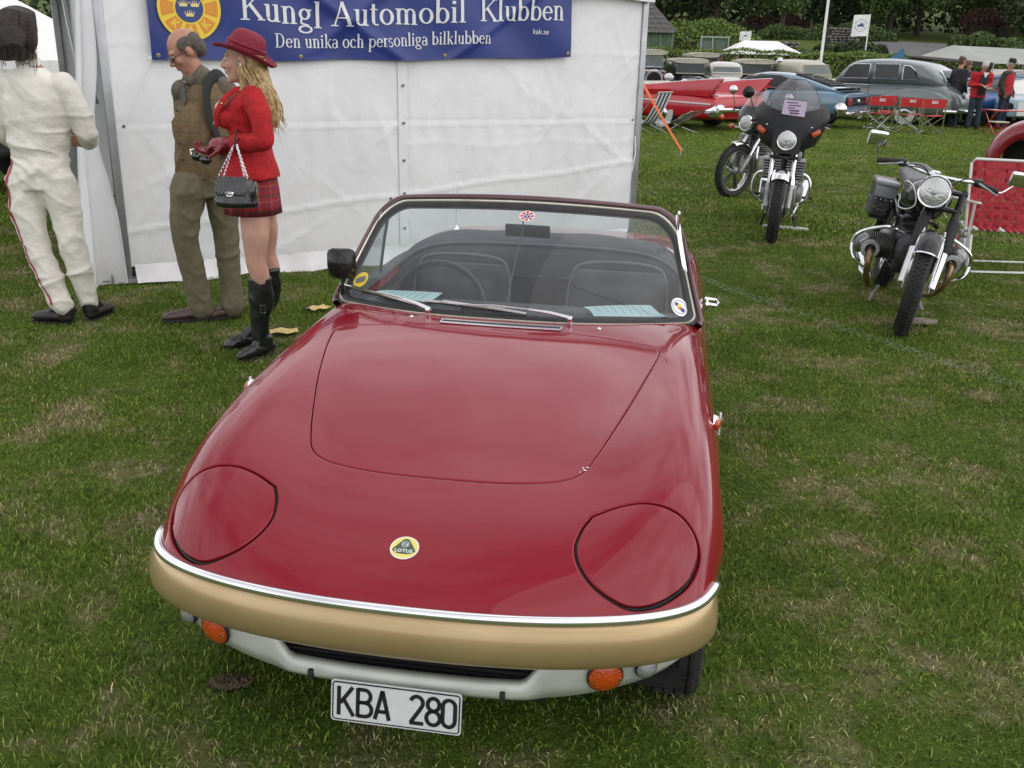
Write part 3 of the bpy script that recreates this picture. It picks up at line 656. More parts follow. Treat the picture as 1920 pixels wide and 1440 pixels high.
# near side chrome door mirror seen edge on, quarter strip, handle, side repeaters
def door_bits(s_):
    e = MB(); x = .60*s_
    if s_ > 0: e.tube([(x*1.03, 1.625, .775), (x*.985, 1.70, .88), (x*.925, 1.775, 1.02), (x*.90, 1.80, 1.10)], [.007, .008, .008, .007], 8, flat=.5); s_ > 0 and e.build('quarter_strip', chrome, car)
    h = MB(); px = .700*s_; h.tube([(px*.985, 2.26, .675), (px*1.045, 2.255, .672), (px*1.062, 2.30, .672), (px*1.05, 2.345, .672), (px*.985, 2.35, .675)], [.009, .008, .008, .008, .009], 8); h.lathe([(.022, -.004), (.02, .004), (.012, .008)], (px*.992, 2.25, .675), axis='x', n=16); h.build('door_handle', chrome, car)
    r = empty('repeater_lamp'); r.parent = car; q = inv(.925, .675, (1, 2), (4.3, 8) if s_ > 0 else (-8, -4.3)); pp = Vector(surf(*q))
    MB().ell(pp+Vector((.006*s_, 0, .0)), (.014, .026, .019)).build('lens', amber, r); MB().lathe([(.024, -.003), (.021, .008), (.017, .012)], pp, axis='x' , n=16).build('bezel', chrome, r)
    # wing flash: small silver blade behind the repeater
    q2 = inv(.96, .66, (1, 2), (4.3, 8) if s_ > 0 else (-8, -4.3)); pp2 = Vector(surf(*q2)); MB().box(pp2+Vector((.012*s_, .0, .0)), (.006, .012, .065), None, .002).build('side_reflector', wht, car)
door_bits(1); door_bits(-1)
MB().box((.545, 1.775, 1.085), (.010, .03, .06), (12, 0, 0), .003).build('hood_catch', chrome, car)
sideg = glass('side glass', (.86, .92, .92), .06, dens=.05)
sgm = MB(); sgm.grid([[(-.602, 1.66, .79), (-.600, 1.95, .79), (-.598, 2.02, .79)], [(-.575, 1.72, .90), (-.574, 1.92, .92), (-.573, 2.00, .93)], [(-.530, 1.83, 1.07), (-.532, 1.92, 1.075), (-.535, 1.97, 1.08)]]); sgm.build('quarter_glass', sideg, car)
MB().tube([(-.600, 2.02, .785), (-.573, 2.00, .93), (-.535, 1.97, 1.085)], .006, 6).build('quarter_glass_frame', rubber, car)
for s_ in (1, -1):
    MB().tube([(s_*.585, 1.60, .775), (s_*.598, 1.70, .778), (s_*.600, 2.0, .778), (s_*.600, 2.30, .780), (s_*.585, 2.42, .782)], .026, 8, flat=.45, up=(0, 0, 1)).build('door_capping', vinyl, car)
# dashboard, seats, wheel, folded hood
mb = MB(); G = []
for f, dy, dz in ((0, 0, -.035), (.3, .05, -.012), (.6, .14, -.006), (.85, .24, -.012), (1, .27, -.04), (1, .27, -.16)):
    G.append([(x, 1.415+.17*(abs(x)/.6)**2.2*(1-f*.9)+dy, .80-.015*(x/.6)**2+dz) for x in np.linspace(-.585, .585, 30)])
mb.grid(G); mb.build('dashboard', vinyl, car)
for x0, w_ in ((-.20, .16), (.13, .16)):
    mb = MB()
    for k in range(14): mb.box((x0+w_*k/14+.04, 1.515, .794), (.004, .05, .004))
    mb.build('demister_vent', dark, car)
sw = empty('steering_wheel'); sw.parent = car; sw.location = (-.30, 1.735, .72); sw.rotation_euler = (math.radians(72), 0, 0)
MB().tube([(.175*math.cos(a), .175*math.sin(a), 0) for a in np.linspace(0, 2*PI, 40)[:-1]], .0105, 8, closed=True).build('wheel_rim', mat('wheel leather', (.03, .03, .033), .4, bump=.2), sw)
mb = MB().lathe([(.04, -.012), (.04, .012), (.001, .018)], n=20)
for a in (0, 180, 270): mb.box((.09*math.cos(math.radians(a)), .09*math.sin(math.radians(a)), 0), (.16, .024, .003), (0, 0, a))
mb.build('spokes', chrome, sw)
for x in (-.30, .335):
    st = empty('seat'); st.parent = car; st.location = (x, 2.05, .24)
    c_ = MB().box((0, -.20, .10), (.42, .46, .14), (6, 0, 0), .04).ell((0, -.25, .13), (.19, .2, .07)); remesh('seat_cushion', c_, .014, vinyl, st, smooth=5)
    b_ = MB(); b_.box((0, .10, .32), (.40, .09, .50), (-14, 0, 0), .04); b_.box((0, .055, .30), (.26, .07, .42), (-14, 0, 0), .03); remesh('backrest', b_, .012, vinyl, st, smooth=5)
    ar = [(-.195, .03, .10), (-.20, .10, .40), (-.185, .135, .54), (-.14, .145, .585), (0, .148, .597), (.14, .145, .585), (.185, .135, .54), (.20, .10, .40), (.195, .03, .10)]
    MB().tube(bez(ar, 6), .007, 6).build('piping', vinyl2, st)
hd = MB(); G = []
prof = [(-.10, -.50), (-.09, -.10), (-.06, -.025), (0, .0), (.08, .006), (.16, -.006), (.24, -.04), (.28, -.10)]
for x in np.linspace(-.60, .60, 60):
    a = abs(x)/.60; G.append([(x, 2.47-.13*a**4+dy, .872+dz-.012*a**2-.085*a**9+.003*math.sin(x*21+dy*30)) for dy, dz in bez(prof, 4)])
hd.grid(G); remesh_ = hd.build('folded_hood', mat('hood cloth', (.050, .052, .060), .7, noise=.2, nscale=4), car, angle=None)
MB().tube([(x, 2.40-.13*(abs(x)/.6)**4, .852-.012*(abs(x)/.6)**2-.085*(abs(x)/.6)**9) for x in np.linspace(-.59, .59, 40)], .007, 6).build('hood_piping', vinyl2, car)
MB().box((0, 2.34, .42), (1.14, .03, .62)).build('rear_bulkhead', mat('cloth lining', (.03, .03, .034), .85, noise=.3, nscale=6), car)
MB().tube([(-.50, 2.98, .80), (-.50, 2.985, .88)], .003, 6).tube([(-.50, 2.985, .88), (-.503, 3.0, 1.07)], .0016, 5).lathe([(.014, 0), (.011, .012), (.005, .02)], (-.50, 2.98, .795), n=12).ell((-.503, 3.0, 1.072), (.003, .003, .004)).build('aerial', chrome, car)
# chipped lacquer at the bonnet corner
mb = MB()
for k, (x, y, r) in enumerate(((.345, .556, .006), (.352, .566, .004), (.336, .548, .003), (.341, .565, .003))):
    p_, n_ = top(x, y, .0006); mb.add([p_+Vector((r*math.cos(a)*random.uniform(.5, 1.3), r*math.sin(a)*random.uniform(.5, 1.3), 0)) for a in np.linspace(0, 2*PI, 8)[:-1]], [tuple(range(7))])
mb.build('paint_chip', wht, car)
# sheets of paper lying on the dashboard: things of their own
blue_paper = mat('pale blue paper', (.50, .66, .68), .7, noise=.05)
def car2w(p): c_, s_ = math.cos(CAR_YAW), math.sin(CAR_YAW); return Vector((CAR_TX+c_*p[0]+s_*p[1], CAR_TY-s_*p[0]+c_*p[1], p[2]))
def sheet_paper(pts, m, label, cat='paper', curl=.012, lines=True):
    c_ = sum((Vector(p) for p in pts), Vector())/4; G = []
    for i in range(9):
        r_ = []
        for j in range(9):
            a, b_ = i/8, j/8; p = Vector(pts[0]).lerp(Vector(pts[1]), a).lerp(Vector(pts[3]).lerp(Vector(pts[2]), a), b_); p.z += curl*math.sin(a*3.1+b_*2)*math.sin(b_*PI*.8+.3); r_.append(car2w(p)-car2w(c_))
        G.append(r_)
    e = empty('paper_sheet', car2w(c_), 0, label, cat); MB().grid(G).build('sheet', m, e, angle=None)
    if lines:
        mb = MB()
        for i in range(7):
            k = 1+i*.9; a = k/8; row = []
            for j in range(7): b_ = .12+.11*j; p = Vector(pts[0]).lerp(Vector(pts[1]), a).lerp(Vector(pts[3]).lerp(Vector(pts[2]), a), b_); p.z += curl*math.sin(a*3.1+b_*2)*math.sin(b_*PI*.8+.3)+.0012; row.append(car2w(p)-car2w(c_))
            mb.tube(row, .0007, 4)
        mb.build('printed_lines', mat('pencil grey', (.20, .26, .30), .8), e)
sheet_paper([(-.47, 1.665, .803), (-.265, 1.675, .803), (-.285, 1.52, .806), (-.50, 1.60, .806)], blue_paper, 'pale blue sheet of paper on the dashboard behind the steering wheel', curl=.004)
sheet_paper([(.245, 1.60, .803), (.47, 1.66, .808), (.53, 1.545, .806), (.29, 1.475, .803)], blue_paper, 'crumpled pale sheet of paper on the passenger side of the dashboard', curl=.010)

# ------------------------------------------------------------------ the ground, one sheet out to the horizon, rising to a wooded bank
def smooth(a, b, x): t = np.clip((x-a)/(b-a), 0, 1); return t*t*(3-2*t)
def terr(x, y):
    x = np.asarray(x, float); y = np.asarray(y, float)
    k = smooth(14, 22, x)
    h = (1.0+1.0*k)*smooth(46, 58, y)+(2.1-.9*k)*smooth(60, 92, y)*(1-.15*smooth(20, 45, x))+2.0*smooth(88, 125, y)+14*smooth(120, 260, y)
    h = h*smooth(-18, 2, x+0*y)*(1) + (1-smooth(-18, 2, x))*10*smooth(60, 200, y)
    return h+.10*np.sin(x*.21+1)*smooth(50, 70, y)
ys = np.concatenate([np.linspace(-60, 0, 8)[:-1], np.linspace(0, 44, 45)[:-1], np.linspace(44, 130, 60)[:-1], np.linspace(130, 900, 16)]); xs_ = np.concatenate([np.linspace(-700, -40, 8)[:-1], np.linspace(-40, 60, 61)[:-1], np.linspace(60, 700, 8)])
G = [[(x, y, float(terr(x, y))) for x in xs_] for y in ys]
gm_ = bpy.data.materials.new('turf'); gm_.use_nodes = True
def turf_nodes(m, dark_=1.0, straw_=1.0):
    N, Lk, b = nodes_of(m); geo = N.new('ShaderNodeNewGeometry')
    def noise(sc, det=4, rough=.55):
        n = N.new('ShaderNodeTexNoise'); n.inputs['Scale'].default_value = sc; n.inputs['Detail'].default_value = det; n.inputs['Roughness'].default_value = rough; Lk.new(geo.outputs['Position'], n.inputs['Vector']); return n.outputs[0]
    def ramp(i, p0, c0, p1, c1):
        r = N.new('ShaderNodeValToRGB'); r.color_ramp.elements[0].position = p0; r.color_ramp.elements[1].position = p1; r.color_ramp.elements[0].color = (*c0, 1); r.color_ramp.elements[1].color = (*c1, 1); Lk.new(i, r.inputs[0]); return r.outputs[0]
    def mixc(f, a, b_):
        x = N.new('ShaderNodeMixRGB'); Lk.new(f, x.inputs[0]) if hasattr(f, 'is_linked') else setattr(x.inputs[0], 'default_value', f); Lk.new(a, x.inputs[1]); Lk.new(b_, x.inputs[2]); return x.outputs[0]
    k = dark_
    g1 = ramp(noise(.9, 3), .32, (.043*k, .072*k, .012*k), .68, (.092*k, .130*k, .020*k))
    g2 = ramp(noise(7, 3), .3, (.048*k, .078*k, .013*k), .7, (.096*k, .136*k, .024*k))
    g = mixc(.5, g1, g2)
    straw = ramp(noise(18, 2), .3, (.13*k, .115*k, .055*k), .7, (.23*k, .205*k, .115*k))
    f1 = ramp(noise(2.1, 7, .72), .50, (0, 0, 0), .64, (.9*straw_, .9*straw_, .9*straw_))
    c = mixc(f1, g, straw)
    Lk.new(c, b.inputs['Base Color']); b.inputs['Roughness'].default_value = .75; b.inputs['Specular IOR Level'].default_value = .05
    return noise, c, N, Lk, b, ramp, mixc
noise, c_, N, Lk, b, ramp, mixc = turf_nodes(gm_, .95)
bp = N.new('ShaderNodeBump'); bp.inputs['Strength'].default_value = .6; bp.inputs['Distance'].default_value = .03; Lk.new(noise(45, 5), bp.inputs['Height']); Lk.new(bp.outputs[0], b.inputs['Normal'])
o = MB().grid(G).build('ground', gm_, None, angle=None); fix_n(o); tag(o, kind='structure')
# ---- lawn: real blades, patches scattered over the field by one geometry-nodes object
blade_m = bpy.data.materials.new('grass blades'); blade_m.use_nodes = True
noise, c_, N, Lk, b, ramp, mixc = turf_nodes(blade_m, 1.95)
at = N.new('ShaderNodeAttribute'); at.attribute_name = 'tint'
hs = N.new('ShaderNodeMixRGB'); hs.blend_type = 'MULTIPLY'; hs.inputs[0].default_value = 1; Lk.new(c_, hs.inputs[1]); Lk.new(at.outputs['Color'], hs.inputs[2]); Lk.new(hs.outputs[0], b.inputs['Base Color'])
b.inputs['Roughness'].default_value = .6; b.inputs['Specular IOR Level'].default_value = .06; b.inputs['Subsurface Weight'].default_value = 0
far_blade_m = bpy.data.materials.new('far grass blades'); far_blade_m.use_nodes = True
noise, c_, N, Lk, b, ramp, mixc = turf_nodes(far_blade_m, 2.2, .35)
at = N.new('ShaderNodeAttribute'); at.attribute_name = 'tint'
hs = N.new('ShaderNodeMixRGB'); hs.blend_type = 'MULTIPLY'; hs.inputs[0].default_value = 1; Lk.new(c_, hs.inputs[1]); Lk.new(at.outputs['Color'], hs.inputs[2]); Lk.new(hs.outputs[0], b.inputs['Base Color'])
def grass_patch(name, size, n, hmin, hmax, wid, seed, bm_=None):
    r = np.random.RandomState(seed); px = r.uniform(-size/2, size/2, n); py = r.uniform(-size/2, size/2, n)
    h = r.uniform(hmin, hmax, n); a = r.uniform(0, 2*PI, n); lean = r.uniform(.3, 1.5, n)*h; la = r.uniform(0, 2*PI, n); w = wid*r.uniform(.6, 1.3, n)
    dx, dy = np.cos(a)*w/2, np.sin(a)*w/2; lx, ly = np.cos(la)*lean, np.sin(la)*lean; z0 = -.004+0*px
    V = np.stack([np.stack([px-dx, py-dy, z0], 1), np.stack([px+dx, py+dy, z0], 1), np.stack([px+lx*.35+dx*.8, py+ly*.35+dy*.8, h*.6], 1), np.stack([px+lx*.35-dx*.8, py+ly*.35-dy*.8, h*.6], 1), np.stack([px+lx, py+ly, h*.92], 1)], 1).reshape(-1, 3)
    F = []
    for i in range(n): k = 5*i; F += [(k, k+1, k+2, k+3), (k+3, k+2, k+4)]
    me = bpy.data.meshes.new(name); me.from_pydata(V.tolist(), [], F); me.materials.append(bm_ or blade_m)
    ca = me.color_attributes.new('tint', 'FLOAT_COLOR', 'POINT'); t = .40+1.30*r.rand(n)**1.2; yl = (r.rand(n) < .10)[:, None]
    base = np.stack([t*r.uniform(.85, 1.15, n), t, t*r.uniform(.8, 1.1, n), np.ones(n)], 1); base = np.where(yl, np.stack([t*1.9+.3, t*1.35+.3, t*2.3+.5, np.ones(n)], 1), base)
    cc = np.repeat(base, 5, 0); cc[0::5, :3] *= .6; cc[1::5, :3] *= .6; ca.data.foreach_set('color', cc.ravel())  # roots tinted darker: shade in the gaps put into the colour
    return bpy.data.objects.new(name, me)
src = bpy.data.collections.new('grass sources')
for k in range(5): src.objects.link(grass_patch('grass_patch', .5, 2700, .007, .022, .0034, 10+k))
srcf = bpy.data.collections.new('far grass sources')
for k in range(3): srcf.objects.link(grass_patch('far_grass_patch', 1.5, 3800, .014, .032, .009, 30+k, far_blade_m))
def scatter(name, pts, sc, coll, label):
    me = bpy.data.meshes.new(name); me.from_pydata(pts, [], []); o = bpy.data.objects.new(name, me); COL.objects.link(o)
    ng = bpy.data.node_groups.new(name, 'GeometryNodeTree'); ng.interface.new_socket('Geometry', in_out='INPUT', socket_type='NodeSocketGeometry'); ng.interface.new_socket('Geometry', in_out='OUTPUT', socket_type='NodeSocketGeometry')
    N = ng.nodes; Lk = ng.links; gi = N.new('NodeGroupInput'); go = N.new('NodeGroupOutput'); ip = N.new('GeometryNodeInstanceOnPoints'); ci = N.new('GeometryNodeCollectionInfo'); ci.inputs['Collection'].default_value = coll; ci.inputs['Separate Children'].default_value = True; ci.inputs['Reset Children'].default_value = True
    ip.inputs['Pick Instance'].default_value = True
    r1 = N.new('FunctionNodeRandomValue'); r1.data_type = 'INT'; r1.inputs['Min'].default_value = 0; r1.inputs['Max'].default_value = 50
    r2 = N.new('FunctionNodeRandomValue'); r2.data_type = 'INT'; r2.inputs['Min'].default_value = 0; r2.inputs['Max'].default_value = 3; r2.inputs['Seed'].default_value = 4
    mm = N.new('ShaderNodeMath'); mm.operation = 'MULTIPLY'; mm.inputs[1].default_value = PI/2; Lk.new(r2.outputs[2], mm.inputs[0]); cx = N.new('ShaderNodeCombineXYZ'); Lk.new(mm.outputs[0], cx.inputs[2])
    r3 = N.new('FunctionNodeRandomValue'); r3.inputs[2].default_value = .6; r3.inputs[3].default_value = 1.45; r3.inputs['Seed'].default_value = 9; c2 = N.new('ShaderNodeCombineXYZ'); c2.inputs[0].default_value = sc; c2.inputs[1].default_value = sc; Lk.new(r3.outputs[1], c2.inputs[2])
    Lk.new(gi.outputs[0], ip.inputs['Points']); Lk.new(ci.outputs[0], ip.inputs['Instance']); Lk.new(r1.outputs[2], ip.inputs['Instance Index']); Lk.new(cx.outputs[0], ip.inputs['Rotation']); Lk.new(c2.outputs[0], ip.inputs['Scale']); Lk.new(ip.outputs[0], go.inputs[0])
    md = o.modifiers.new('g', 'NODES'); md.node_group = ng; tag(o, label, 'grass', kind='stuff'); return o
P_ = [(x, y, 0) for y in np.arange(1.0, 9, .5) for x in np.arange(-8, 8.1, .5) if abs(x) < .62*y+2.2]
scatter('grass', P_, 1.02, src, 'short mown lawn with straw coloured patches under the roadster and the people')
P_ = [(x, y, 0) for y in np.arange(9.5, 40, 1.5) for x in np.arange(-24, 30, 1.5) if abs(x) < .62*y+3]
scatter('grass', P_, 1.02, srcf, 'mown grass of the show field reaching back to the parked old cars')
# chalk line across the lawn
cm_ = mat('chalk', (.42, .43, .38), .9, noise=.3, nscale=30); nodes_of(cm_)
N, Lk, b = nodes_of(cm_); tcn = N.new('ShaderNodeTexCoord'); nn = N.new('ShaderNodeTexNoise'); nn.inputs['Scale'].default_value = 40; nn.inputs['Detail'].default_value = 6; rr = N.new('ShaderNodeMapRange'); rr.inputs['From Min'].default_value = .50; rr.inputs['From Max'].default_value = .62; rr.inputs['To Max'].default_value = .22; Lk.new(tcn.outputs['Object'], nn.inputs[0]); Lk.new(nn.outputs[0], rr.inputs[0]); Lk.new(rr.outputs[0], b.inputs['Alpha'])
lp = bez([(.9, 8.6), (1.50, 6.97), (1.92, 6.17), (2.21, 5.57), (2.44, 5.17), (2.67, 4.78), (3.3, 3.8), (4.0, 2.7)], 10); g_ = MB(); G = []
for z in (.021,):
    for i, (x, y) in enumerate(lp):
        w_ = .05+.01*math.sin(i*1.7); G.append([(x-w_, y-w_*.6, z), (x, y, z+.003), (x+w_, y+w_*.6, z)])
g_.grid(G); tag(g_.build('chalk_line', cm_, None), kind='structure')
# dry clod and a flower or two
cl = remesh('dry_grass_clod', MB().ell((0, 0, .006), (.045, .03, .013)).ell((.03, .01, .005), (.03, .025, .010)).ell((-.03, -.005, .005), (.025, .02, .009)), .004, mat('dry thatch', (.10, .075, .04), .95, noise=.4, nscale=60, bump=1, bscale=120), smooth=1, disp=lambda co, no: co+no*(np.random.RandomState(2).normal(0, .0035, len(co)))[:, None]); cl.location = (-.735, 2.112, .012); tag(cl, 'small brown clod of dry grass on the lawn left of the number plate', 'clod')
# ------------------------------------------------------------------ foliage
def leafmat(name, c, k=.45):
    m = mat(name, c, .55, spec=.25); N, Lk, b = nodes_of(m); oi = N.new('ShaderNodeAttribute'); oi.attribute_name = 'tint'; x = N.new('ShaderNodeMixRGB'); x.blend_type = 'MULTIPLY'; x.inputs[0].default_value = 1; x.inputs[1].default_value = (*c, 1); Lk.new(oi.outputs['Color'], x.inputs[2]); Lk.new(x.outputs[0], b.inputs['Base Color']); return m
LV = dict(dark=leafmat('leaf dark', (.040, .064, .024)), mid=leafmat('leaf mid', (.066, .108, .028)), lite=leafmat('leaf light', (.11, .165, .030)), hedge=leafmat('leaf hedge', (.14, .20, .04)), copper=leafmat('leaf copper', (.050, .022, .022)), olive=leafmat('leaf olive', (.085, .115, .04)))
def leaves(name, P, Nrm, size, m, parent=None, seed=1, jit=.7, var=.45):
    r = np.random.RandomState(seed); n = len(P); P = np.asarray(P, float); D = np.asarray(Nrm, float)+r.normal(0, jit, (n, 3)); D /= np.linalg.norm(D, axis=1, keepdims=True)+1e-9
    A = np.cross(D, r.normal(0, 1, (n, 3))); A /= np.linalg.norm(A, axis=1, keepdims=True)+1e-9; B = np.cross(D, A); s = size*r.uniform(.6, 1.4, n)[:, None]
    V = np.stack([P-A*s, P-B*s*.55, P+A*s, P+B*s*.55], 1).reshape(-1, 3); me = bpy.data.meshes.new(name); me.from_pydata(V.tolist(), [], np.arange(4*n).reshape(-1, 4).tolist()); me.materials.append(m)
    ca = me.color_attributes.new('tint', 'FLOAT_COLOR', 'POINT'); t = r.uniform(1-var, 1+var, n); c = np.stack([t*r.uniform(.85, 1.2, n), t, t*r.uniform(.8, 1.1, n), np.ones(n)], 1); ca.data.foreach_set('color', np.repeat(c, 4, 0).ravel())
    o = bpy.data.objects.new(name, me); COL.objects.link(o); o.parent = parent; return o
def sph(n, r): v = r.normal(0, 1, (n, 3)); return v/np.linalg.norm(v, axis=1, keepdims=True)
bark = mat('bark', (.06, .05, .04), .9, noise=.4, nscale=4, bump=.8, bscale=12, bdist=.05)
def tree(x, y, h, cr_, m, label, seed, trunk_h=None, n=9000, leaf=.17, group='trees on the wooded bank', low=.25, name='broadleaf_tree', cat='tree'):
    r = np.random.RandomState(seed); z = float(terr(x, y)); e = empty(name, (x, y, z), r.uniform(0, 6), label, cat, group)
    th = trunk_h or h*.45; tb = MB(); tr = .035*h*.6; pts = [(0, 0, -.3), (.05, 0, th*.4), (.1*r.randn(), .1*r.randn(), th), (.2*r.randn(), .2*r.randn(), h*.8)]
    tb.tube(bez(pts, 4), list(np.linspace(tr*1.25, tr*.25, 13)), 9)
    cents = []; ncl = 26
    for k in range(ncl):
        a = r.uniform(0, 2*PI); zz = r.uniform(low, .95); rad = cr_*math.sqrt(max(.05, 1-((zz-.5)/.62)**2))*r.uniform(.45, .95); c = np.array([math.cos(a)*rad, math.sin(a)*rad, zz*h]); cents.append((c, r.uniform(.22, .40)*cr_))
        if k < 9: q = r.uniform(.35, .8); tb.tube(bez([(0, 0, q*zz*h*.8), tuple(c*[.5, .5, .9]), tuple(c)], 3), [tr*.4, tr*.3, tr*.25, tr*.2, tr*.15, tr*.1, tr*.06], 6)
    tb.build('trunk', bark, e)
    P = []; Q = []
    for c, rr_ in cents:
        k = n//ncl; d = sph(k, r); P.append(c+d*rr_*np.array([1, 1, .75])*r.uniform(.55, 1.08, (k, 1))); Q.append(d)
    leaves('crown', np.concatenate(P), np.concatenate(Q), leaf, m, e, seed); return e
def bush(x, y, w, d, h, m, label, seed, n=5000, leaf=.10, name='bush', z=None, group=None, lobes=14, cat='bush'):
    r = np.random.RandomState(seed); z = float(terr(x, y)) if z is None else z; e = empty(name, (x, y, z), 0, label, cat, group); P = []; Q = []; core = MB()
    for k in range(lobes):
        cx_, cy_ = r.uniform(-.42, .42)*w, r.uniform(-.4, .4)*d; rz_ = h*r.uniform(.75, 1.0)*(1-.55*(abs(cx_)/w*2)**2.5); rr_ = r.uniform(.22, .34)*min(w, 2.2*h); kk = n//lobes
        dd = sph(kk, r); dd[:, 2] = abs(dd[:, 2])*.9+.05*0; c = np.array([cx_, cy_, max(.1, rz_-rr_*.9)]); P.append(c+dd*np.array([rr_, rr_*.9, rr_*.9])*r.uniform(.85, 1.06, (kk, 1))); Q.append(dd)
        low_ = P[-1].copy(); low_[:, 2] = r.uniform(0, 1, kk)*c[2]; P.append(low_[:kk//2]); Q.append(dd[:kk//2]); core.ell((cx_, cy_, c[2]*.45), (rr_*.62, rr_*.58, c[2]*.45+rr_*.45), n=10, m=6)
    core.build('shade_core', mat('inner shade', (.018, .022, .010), .95), e); leaves('foliage', np.concatenate(P), np.concatenate(Q), leaf, m, e, seed); return e  # solid near-black lumps paint the shade inside the foliage
# clipped hedge behind the car park
def hedge(x0, y0, x1, y1, h, th, label, seed, n, leaf=.05, name='clipped_hedge', m=None):
    r = np.random.RandomState(seed); A = np.array([x0, y0]); B = np.array([x1, y1]); L_ = np.linalg.norm(B-A); t = (B-A)/L_; nn = np.array([t[1], -t[0]]); e = empty(name, (x0, y0, float(terr(x0, y0))*0), 0, label, 'hedge')
    s = r.uniform(0, L_, n); side = r.rand(n); P = np.zeros((n, 3)); Q = np.zeros((n, 3)); front = side < .6; top_ = ~front
    wv = .05*np.sin(s*1.3)+.04*np.sin(s*3.7+1)
    P[:, :2] = t*s[:, None]; P[front, :2] += nn*(th/2+.04*r.randn(front.sum(), 1)); P[front, 2] = h*(1-r.rand(front.sum())**1.3); Q[front, :2] = nn; P[top_, :2] += nn*r.uniform(-th/2, th/2, (top_.sum(), 1)); P[top_, 2] = h+.03*r.randn(top_.sum()); Q[top_, 2] = 1; P[:, 2] += wv*(P[:, 2]/h)
    c = (A+B)/2-A; cb = MB().box((c[0], c[1], h/2-.06), (L_, th*.86, h-.12), (0, 0, math.degrees(math.atan2(t[1], t[0])))); cb.build('hedge_core', MATS['inner shade'], e); leaves('hedge_leaves', P, Q, leaf, m or LV['hedge'], e, seed); return e  # dark box core stands for the shade inside the hedge
bush(0, -300, 1, 1, .5, LV['dark'], 'x', 1, n=14).name = 'tmp'
for o in list(bpy.data.objects):
    if o.name == 'tmp' or (o.parent and o.parent.name == 'tmp'): bpy.data.objects.remove(o)
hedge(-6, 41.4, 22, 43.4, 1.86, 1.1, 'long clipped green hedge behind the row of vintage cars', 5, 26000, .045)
bush(13.1, 75, 7.2, 5, 2.7, LV['lite'], 'big bright green rounded shrub bank beside the slate roofed shed', 6, n=16000, leaf=.10, lobes=22)
bush(24.0, 92, 5, 3, 1.4, LV['mid'], 'low green bush on the bank left of the tall flag', 8, n=4000, lobes=9)
for k, (x, y, w_, h_, m_, l_) in enumerate([(17.4, 62, 4.6, .9, 'mid', 'loose green bush below the stone wall, left of the flagpole'), (20.6, 63, 4.2, 1.0, 'dark', 'dark low shrubs on the bank between flagpole and tall flag'), (28.5, 88, 7.5, 1.7, 'mid', 'wide row of shrubs above the grass slope behind the tall flag'), (31.5, 62, 3, .7, 'olive', 'olive tuft of scrub at the edge of the gravel track'), (33.5, 74, 5, 1.3, 'mid', 'shrub at the right side of the gravel track'), (26.5, 105, 6, 2.2, 'copper', 'dark copper leaved bush under the trees'), (45.5, 100, 4.6, 3.6, 'copper', 'tall dark copper beech bush at the right of the bank')]):
    bush(x, y, w_, w_*.5, h_, LV[m_], l_, 20+k, n=3600, leaf=.11, lobes=10)
T = [(14, 112, 15, 6.5, 'dark', 'dark broadleaf tree high above the slate roofed shed'), (20, 104, 14, 5.8, 'dark', 'dark tree behind the bright shrub bank'), (26.0, 101, 13, 6.2, 'mid', 'tree with a bare grey trunk left of the flagpole'), (32.5, 108, 15, 6.5, 'dark', 'dark spreading tree just right of the flagpole'), (37.5, 103, 13, 5.5, 'mid', 'mid green tree above the tall flag'), (43, 110, 14, 6, 'dark', 'dark tree above the shrubs right of the tall flag'), (50, 104, 14, 6.5, 'mid', 'broad green tree right of the copper bush'), (55, 96, 13, 6.5, 'olive', 'olive green tree nearest the right edge of the wood'), (48, 88, 9, 5, 'dark', 'dark rounded tree overhanging the gravel track'), (60, 112, 15, 7, 'dark', 'dark tree at the far right of the wood'), (8, 104, 14, 6, 'mid', 'green tree at the left end of the wood, over the tent corner')]
for k, (x, y, h, c, m, l) in enumerate(T): tree(x, y, h, c, LV[m], l, 50+k, n=9500, leaf=.21, low=.22)
# the far wood that closes the view above the bank
r = np.random.RandomState(3); n = 42000; xx = r.uniform(-10, 95, n); yy = r.uniform(116, 138, n)+5*np.sin(xx*.3); zz = terr(xx, yy)+r.uniform(0, 1, n)**.8*(15+3*np.sin(xx*.5)+2*np.sin(xx*1.3))
tag(leaves('distant_wood', np.stack([xx, yy, zz], 1), np.tile([0, -1, .4], (n, 1)), .42, LV['dark'], None, 4), 'dark mass of distant trees closing the view', 'wood', kind='stuff')
n = 16000; xx = r.uniform(-75, -12, n); yy = r.uniform(55, 70, n)+3*np.sin(xx*.4); zz = r.uniform(0, 1, n)**.8*(9+1.5*np.sin(xx*.8))
tag(leaves('distant_wood', np.stack([xx, yy, zz], 1), np.tile([0, -1, .4], (n, 1)), .32, LV['dark'], None, 4), 'dark trees far behind the driver at the top left', 'wood', kind='stuff')
